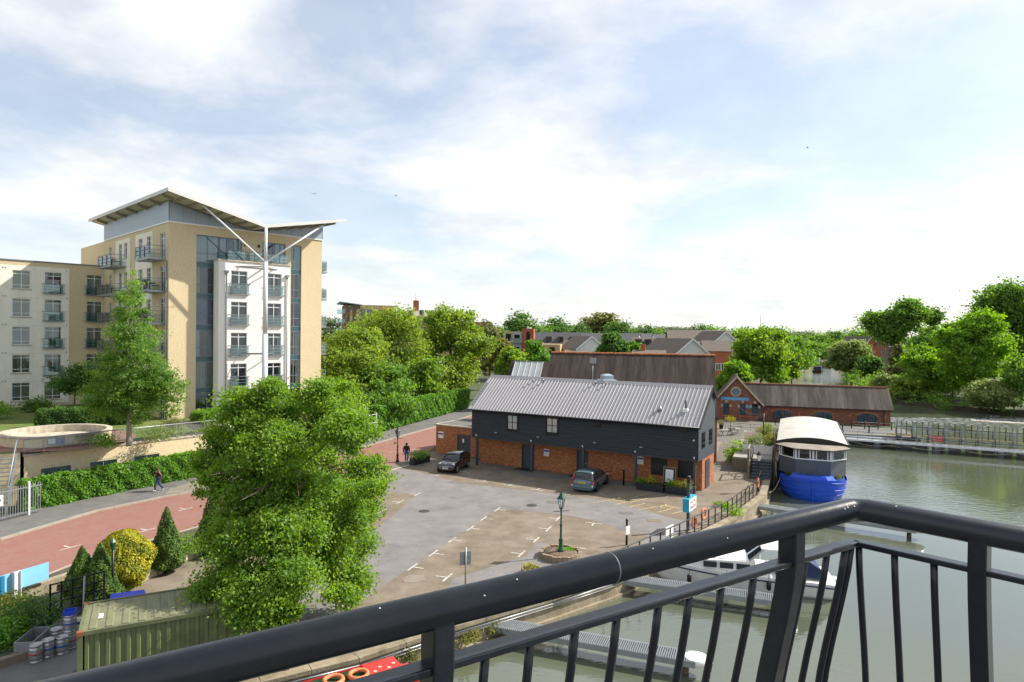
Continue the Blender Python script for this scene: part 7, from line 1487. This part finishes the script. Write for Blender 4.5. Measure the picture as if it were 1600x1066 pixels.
# weeds on the quay ledge
for i, (px, py, r, leaf) in enumerate([(735,1003,.5,'leaf_autumn'),(640,1030,.5,'leaf_olive'),(1147,806,.6,'leaf_bright'),(1128,792,.6,'leaf_bright'),(770,985,.4,'leaf_autumn')]):
    shrub('quay_weeds', ['straggling brown weeds on the quay wall near the empty pontoon','dry weeds on the quay wall by the narrowboat','green weeds growing over the quay wall below the railing','bright plants inside the quay railing near the blue sign','small brown weeds where the empty pontoon meets the quay'][i], G(px,py,-.6 if i in (0,1,4) else .0), r, .35 if i != 2 else .8, leaf, 300+i, 420, .1, 'weeds on the quay')
rg = np.random.default_rng(21); mb = MB()  # white ripple flecks, added to brighten the dark water above the weir
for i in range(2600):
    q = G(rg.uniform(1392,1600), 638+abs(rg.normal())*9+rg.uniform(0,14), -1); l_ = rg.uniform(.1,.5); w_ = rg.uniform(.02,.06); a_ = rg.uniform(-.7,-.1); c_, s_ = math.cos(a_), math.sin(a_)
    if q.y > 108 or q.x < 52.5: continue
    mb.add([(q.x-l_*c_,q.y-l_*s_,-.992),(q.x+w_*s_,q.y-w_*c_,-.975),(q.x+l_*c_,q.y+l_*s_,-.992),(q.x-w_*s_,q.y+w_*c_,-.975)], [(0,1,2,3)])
tag(mb.build('bright_ripple_flecks', 'foam', fix=False), 'white ripple streaks added to brighten the stream above the sluice gates', 'foam', kind='stuff')
# ================================================================== FAR BUILDINGS
def far_window(parent, mesh, locs, rz=0):
    for p in locs: inst(mesh, 'window', parent, p, rz)
# long flats behind the plane trees
Y = 190; p0 = D(539,533,Y); t = thing('distant_flats', 'long modern block of brown and buff flats with glass balconies above the trees', 'building', (p0.x,Y,0), R_(18))
zt = D(540,474,Y).z; zz5 = zt/7.2
MB().box(0,4.0,0,14,0,zt-.4).build('end_tower', 'far_brown_brick', t); MB().prism_y([(-1.6,zt+.2),(4.6,zt-.5),(4.6,zt-.3),(-1.6,zt+.45)],-1.2,15).build('roof_canopy', 'zinc_cladding', t)
MB().box(4.0,9.0,1.0,14,0,zt-1.6).build('stair_block', 'grey_frame', t); MB().box(9,13.5,.4,14,0,zt-1.7).build('brick_bay', 'far_red_brick', t); MB().box(13.5,34,1,14,0,zt-3.2).build('long_block', 'far_buff_brick', t); MB().box(4.5,15,4,12,zt-1.6,zt-.2).build('penthouse', 'far_buff_brick', t); MB().box(15,30,4,12,zt-3.2,zt-1.6).build('set_back_storey', 'white_render', t); MB().box(29,44,2,14,0,zt-4.6).build('rear_wing', 'far_brown_brick', t)
MB().box(20.5,22,5,6.5,zt-1.6,zt+1.6).build('chimney', 'far_red_brick', t); MB().tube([(21.2,5.7,zt+1.6),(21.2,5.7,zt+4)], .12, 6).build('mast', 'white_steel', t)
wmesh = tmesh(MB().box(0,1.3,-.08,.1,0,1.7), 'window', 'car_glass'); wm2 = tmesh(MB().box(0,.9,-.08,.1,0,2.0), 'window', 'car_glass')
far_window(t, wm2, [(x,0,zz5*i+.8) for i in range(2,7) for x in (.5,2.3)]); far_window(t, wmesh, [(x,1,zz5*i+.8) for i in range(2,6) for x in (4.4,6.9)]); far_window(t, wmesh, [(x,.4,zz5*i+.8) for i in range(2,6) for x in (9.6,11.8)]); far_window(t, wmesh, [(x,1,zz5*i+.8) for i in range(3,6) for x in (14.5,17,19.5,22,24.5,27,30,32)]); far_window(t, wmesh, [(x,4,zt-3.0) for x in (16,19,22,25,28)]); far_window(t, wmesh, [(x,2,zt-7.4) for x in range(32,43,3)])
bal = tmesh(MB().box(-2.2,0,-.3,3,0,.18).box(-2.2,-2.14,-.3,3,.18,1.2).box(-2.2,0,-.3,-.24,.18,1.2), 'balcony', 'glass_teal'); 
for i in range(2,7): inst(bal, 'balcony', t, (0,.3,zz5*i+.4))
for i in range(2,6): inst(tmesh(MB().box(0,4.6,-1.4,0,0,.18).box(0,4.6,-1.4,-1.34,.18,1.2), 'balcony', 'zinc_cladding'), 'balcony', t, (13.8,1,zz5*i+.4))
for x in (1.6,3.4,5.9,8.2): MB().box(x-.35,x+.35,-.12 if x < 4 else .88,0 if x < 4 else 1.0,0,zt-1.8).build('buff_pier', 'far_buff_brick', t)
# brick flats
Y = 165; p0 = D(786,533,Y); zt = D(800,516,Y).z; t = thing('brick_flats', 'small modern block with red brick stair tower and grey balcony beyond the trees', 'building', (p0.x,Y,0), R_(-8))
MB().box(0,6.6,.6,12,0,zt-.3).build('buff_block', 'far_buff_brick', t); MB().box(4.8,7.6,0,3.4,0,zt+.4).build('stair_tower', 'far_red_brick', t); MB().box(2.4,4.6,.3,.62,0,zt-.6).build('zinc_bay', 'zinc_cladding', t); MB().box(7.7,14,2,12,0,zt-3.4).build('low_wing', 'far_buff_brick', t); MB().box(5.8,6.8,1,2,zt+.4,zt+.75).build('roof_hatch', 'white_render', t)
far_window(t, wmesh, [(.6,.6,zt-2.6),(.6,.6,zt-5.4),(2.8,.3,zt-2.8),(2.8,.3,zt-5.8),(8.8,2,zt-5.8),(11.4,2,zt-5.8)]); far_window(t, wm2, [(5.8,0,zt-2.4),(5.8,0,zt-5.6)])
MB().box(1.9,4.9,-.9,.29,zt-3.2,zt-3.0).box(1.9,4.9,-.9,-.86,zt-3.0,zt-2.0).build('balcony', 'grey_steel', t)
# houses
HG = 'houses beyond the tiled hall'
def house(label, px, py_ridge, py_eave, wpx, Y, wallm, roofm, rz=0, gable_front=False, depth=9, chim=True, dormers=0, base=None):
    zr = D(px,py_ridge,Y).z; ze = D(px,py_eave,Y).z; X = D(px,533,Y).x; w_ = wpx*Y/F; zr = max(zr, 4.5)
    ze = max(min(ze, zr-1.0), 2.0)
    t = thing('house', label, 'house', (X,Y,0), rz+(R_(90) if gable_front else 0), HG)
    if gable_front: hw, x0, x1 = w_/2, -depth, 0
    else: hw, x0, x1 = depth/2, -w_/2, w_/2
    if gable_front: t.rotation_euler.z = rz-R_(90); x0, x1 = -depth, 0
    rf = gable_block(t, x0, x1, hw, ze, zr, wallm, roofm, .3)
    s = (zr-ze)/hw
    if gable_front:
        fx = x1+.01
        wins_ = [((fx,-hw*.5,ze*.45),R_(90)),((fx,hw*.25,ze*.45),R_(90))]
    else: wins_ = [((x0+(x1-x0)*(i+.5)/5-.6,-hw,ze*.52),0) for i in range(5)]+[((x0+(x1-x0)*(i+.5)/5-.6,-hw,ze*.08),0) for i in range(5)]
    for p, r in wins_:
        o = inst(wmesh, 'window', t, p, r, scale=(1,1,.8)); inst(tmesh(MB().box(-.1,0,-.12,.1,-.1,1.8).box(1.3,1.4,-.12,.1,-.1,1.8).box(0,1.3,-.12,.1,1.7,1.8).box(0,1.3,-.14,.1,-.1,0).box(.6,.7,-.12,.1,0,1.7), 'window_frame', 'white_upvc'), 'window_frame', o)
    for i in range(dormers):
        x = x0+(x1-x0)*(i+.5)/dormers; dz = ze+(zr-ze)*.15; dm = MB().box(x-.9,x+.9,-hw+.4,-hw+2.6,dz,dz+1.5).build('dormer', 'house_slate_roof', t); MB().box(x-.6,x+.6,-hw+.36,-hw+.4,dz+.2,dz+1.3).build('dormer_window', 'car_glass', dm)
    if chim: MB().box(x0+1,x0+1.8,-.4,.4,zr-.5,zr+1.1).build('chimney', 'far_red_brick', rf)
    if gable_front:
        for g in (-1,1): MB().bar((x1+.33,g*(hw+.25),ze-s*.25),(x1+.33,0,zr),.06,.3).build('barge_board', 'white_upvc', rf)
    return t
house('brown roofed terrace house with pale gable edge next to the brick flats', 848,520.5,531,50, 240, 'far_red_brick', 'house_slate_roof', R_(-12), depth=8)
house('long grey roofed terrace with two dormers behind the tiled hall', 878,520,536,54, 205, 'far_red_brick', 'house_slate_roof', R_(-10), dormers=3, chim=False)
house('brick terrace house with white window bay under a low brown roof', 900,532,545,34, 175, 'far_red_brick', 'house_brown_roof', R_(-14), chim=False)
house('white weatherboarded gable house over red brick ground floor', 924,526,546,48, 160, 'render_white_house', 'house_brown_roof', R_(12), True, 14, False)
house('white gabled house with long grey roof behind the weatherboarded one', 925,521,532,66, 215, 'render_white_house', 'house_slate_roof', R_(-10), chim=False)
house('pale grey slate roofed house right of the dark round tree', 982,521,531,34, 235, 'render_white_house', 'house_slate_roof', R_(-20), chim=False)
house('dark slate roofed house with brick gable on the skyline', 1002,521.5,528,32, 260, 'far_red_brick', 'house_slate_roof', R_(-8), chim=False)
house('brown roofed brick terrace with white porch bays and dormers', 1012,528,541,44, 170, 'far_red_brick', 'house_brown_roof', R_(-10), dormers=3, chim=False)
house('small dark roofed house left of the long brown roof', 1032,523,532,22, 230, 'render_white_house', 'house_slate_roof', 0, chim=False)
house('large long building with plain brown roof and white balcony front', 1090,516.5,531,92, 185, 'far_brown_brick', 'house_brown_roof', R_(-10), chim=False, depth=12)
house('big white boarded gable house directly above the tiled hall ridge', 1082,530,556,64, 128, 'render_white_house', 'house_brown_roof', R_(14), True, 15, False)
house('white gabled house with brown roof standing at the end of the long building', 1134,518,532,34, 165, 'render_white_house', 'house_brown_roof', R_(12), True, 12, False)
house('low brown roofed house between the white gables and riverside trees', 1118,533,548,40, 150, 'far_red_brick', 'house_brown_roof', R_(-10), chim=False)
house('low pale tiled roof just peeping over the tiled hall ridge', 1015,548,556,46, 112, 'far_red_brick', 'house_brown_roof', R_(-14), chim=True)
house('red brick house with brown roof half hidden behind the far bank trees', 1362,526,540,26, 270, 'far_red_brick', 'house_brown_roof', R_(15), True, 14, False)
house('second red brick house with brown roof behind the leaning trunk', 1392,533,542,36, 255, 'far_red_brick', 'house_brown_roof', R_(8), chim=False)
house('small far house with red roof above the river bend', 1306,524,535,14, 380, 'far_brown_brick', 'far_red_brick', 0, True, 10, False)
t = thing('landing_stage', 'low dark roofed boat shed at the far river bend', 'boat shed', D(1282,533,290)+Vector((0,0,-H)), R_(10)); MB().box(-4,4,-2,2,0,2.6).build('shed_wall', 'slate_paint', t); MB().prism_x([(-2.4,2.6),(0,3.6),(2.4,2.6)],-4.4,4.4).build('shed_roof', 'house_slate_roof', t)
# lamp masts far off
o = MB().tube([(0,0,0),(0,0,15)], .12, 6).build('far_mast', 'galv_steel', None, (D(1188,533,330).x,330,0)); o.scale.z = D(1188,492,330).z/15; tag(o, 'thin pale mast rising over the riverside trees', 'mast')
# birds in the sky
for i, (px, py, Y, lab) in enumerate([(489,303,90,'gull gliding high right of the flats roof'),(1262,231,110,'dark bird flying high over the river'),(619,306,120,'far gull gliding over the plane trees')]):
    p = D(px,py,Y); t = thing('bird', lab, 'bird', p, .3+i)
    MB().add([(0,0,0),(.18,.12,.08),(.55,.02,.0),(.2,-.1,.06)], [(0,1,2,3)]).add([(0,0,0),(-.18,.12,.08),(-.55,.02,.0),(-.2,-.1,.06)], [(3,2,1,0)]).build('wings', 'grey_steel', t); loft([(x,[(0,-.04),(w_,0),(0,.04)]) for x, w_ in ((-.2,.01),(0,.06),(.2,.02))]).build('body', 'grey_steel', t, rz=R_(90))
# ================================================================== BALCONY
RH = H-.45
cor = Vector((.912,1.756,0)); du = Vector((-1.016,-.671,0)).normalized(); dr_ = Vector((.252,-.270,0)).normalized()
nl, nr = Vector((du.y,-du.x,0)), Vector((-dr_.y,dr_.x,0))
Bc = thing('balcony_railing', 'black painted steel balcony balustrade with round handrail and bowed bars', 'railing')
end_l, end_r = cor+du*2.6, cor+dr_*2.2
def rp(p, z): return Vector((p.x,p.y,RH+z))
hp = [rp(end_l,0), rp(cor+du*.03,0), rp(cor+dr_*.03,0), rp(end_r,0)]
MB().tube(hp, .0295, 24).build('handrail', 'railing_paint', Bc)
MIDZ = -.09
def bowed(p, nrm, z): q = max(0, min(1, (MIDZ-z)/.866)); return p+nrm*(.078*math.sin(math.pi*q**1.35))
for d, nrm, L in ((du,nl,2.6),(dr_,nr,2.2)):
    a, b = rp(cor,MIDZ), rp(cor+d*L,MIDZ); m = MB(); m.bar(a, b, .036, .014); m.build('mid_rail', 'railing_paint', Bc, bevel=.003)
    m = MB(); m.bar(rp(cor,-.96), rp(cor+d*L,-.96), .04, .014); m.build('bottom_rail', 'railing_paint', Bc, bevel=.003)
def baluster(p, nrm):
    pts = []
    for i in range(13):
        z = MIDZ-.002-(.866)*i/12; q = bowed(p, nrm, z); pts.append(rp(q, z))
    MB().tube(pts, .0085, 10).build('baluster', 'railing_paint', Bc)
def post(p, d, nrm):
    mb = MB(); prev = None; w_, th_ = .050, .038; vs = []
    zs = [-.012]+[MIDZ-.866*i/12 for i in range(13)]
    for z in zs:
        q = bowed(p, nrm, z) if z < MIDZ else p
        for s1, s2 in ((-1,-1),(1,-1),(1,1),(-1,1)): vs.append(rp(q+nrm*(w_/2*s1)+d*(th_/2*s2), z))
    k = len(zs); fs = [(i*4+j, i*4+(j+1)%4, (i+1)*4+(j+1)%4, (i+1)*4+j) for i in range(k-1) for j in range(4)]; mb.add(vs, fs); mb.build('post', 'railing_paint', Bc, bevel=.003)
def along(px, d, z=MIDZ):      # distance along a section where a pixel column crosses it
    r = ray(px, 840 if d is dr_ else 900); A = Vector((r.x,r.y,0)); den = A.x*d.y-A.y*d.x
    return (cor.y*A.x-cor.x*A.y)/(-(den)) if abs(den) > 1e-9 else 0
posts_l = [along(1236,du), along(685,du)]; post_r = [along(1531,dr_)]
for s_ in posts_l+[posts_l[1]+(posts_l[1]-posts_l[0])]: post(cor+du*s_, du, nl)
for s_ in post_r+[post_r[0]*2.9]: post(cor+dr_*s_, dr_, nr)
for px in (1320,1292,1258,1178,1128,1078,1030,965,900,830,760): baluster(cor+du*along(px,du), nl)
for i in range(9): baluster(cor+du*(posts_l[1]+.045+.1*(i+.6)), nl)
for px in (1342,1398,1460): baluster(cor+dr_*along(px,dr_), nr)
for i in range(12): baluster(cor+dr_*(post_r[0]+.1*(i+1)), nr)
baluster(cor+du*.012, nl)
# thin ring standing for a pale dropping smear, and droppings on the rail
for px, py, s_ in ((946,880,.012),):
    q = cor+du*along(953,du); MB().torus((0,0,0), .0296, .0013, 'x', 24, 6).build('rail_smear', 'grey_steel', Bc, rp(q,0), math.atan2(du.y,du.x))
for k, (px, d) in enumerate(((1303,du),(1308,du),(1318,du),(1402,dr_),(1010,du),(800,du),(745,du),(1120,du),(590,du))):
    q = cor+d*along(px,d); nn = -nl if d is du else -nr; a = rnd.uniform(.2,1.1); c_ = rp(q,0)+(nn*math.sin(a)+Vector((0,0,1))*math.cos(a))*.0308
    r_ = .0016 if k > 3 else .0026; mb = MB()
    mb.lathe([(r_,-.0008),(r_*.85,.0005),(.0002,.0007)], 0, 0, 9)
    o = mb.build('bird_dropping', 'bird_lime', Bc, c_); o.rotation_euler = (nn*math.sin(a)+Vector((0,0,1))*math.cos(a)).to_track_quat('Z','Y').to_euler()
# balcony floor
fl = MB(); inn = [cor+du*2.6, cor, cor+dr_*2.2, cor+dr_*2.2+du*2.6]; fl.prism([(p.x,p.y) for p in inn], RH-1.28, RH-1.1); o = fl.build('balcony_floor', 'footpath'); tag(o, 'grey concrete balcony floor slab under the black balustrade', 'balcony')
for o in list(bpy.data.objects):
    if o.type == 'MESH' and not o.data.materials: o.data.materials.append(M('stone'))
S.render.engine = 'CYCLES'
for o in bpy.data.objects:
    if o.parent and o.name.split('.')[0] in ('plant', 'deck_plant', 'grass_tuft', 'bark_mulch') and len(o.data.polygons) > 100: o['kind'] = 'stuff'
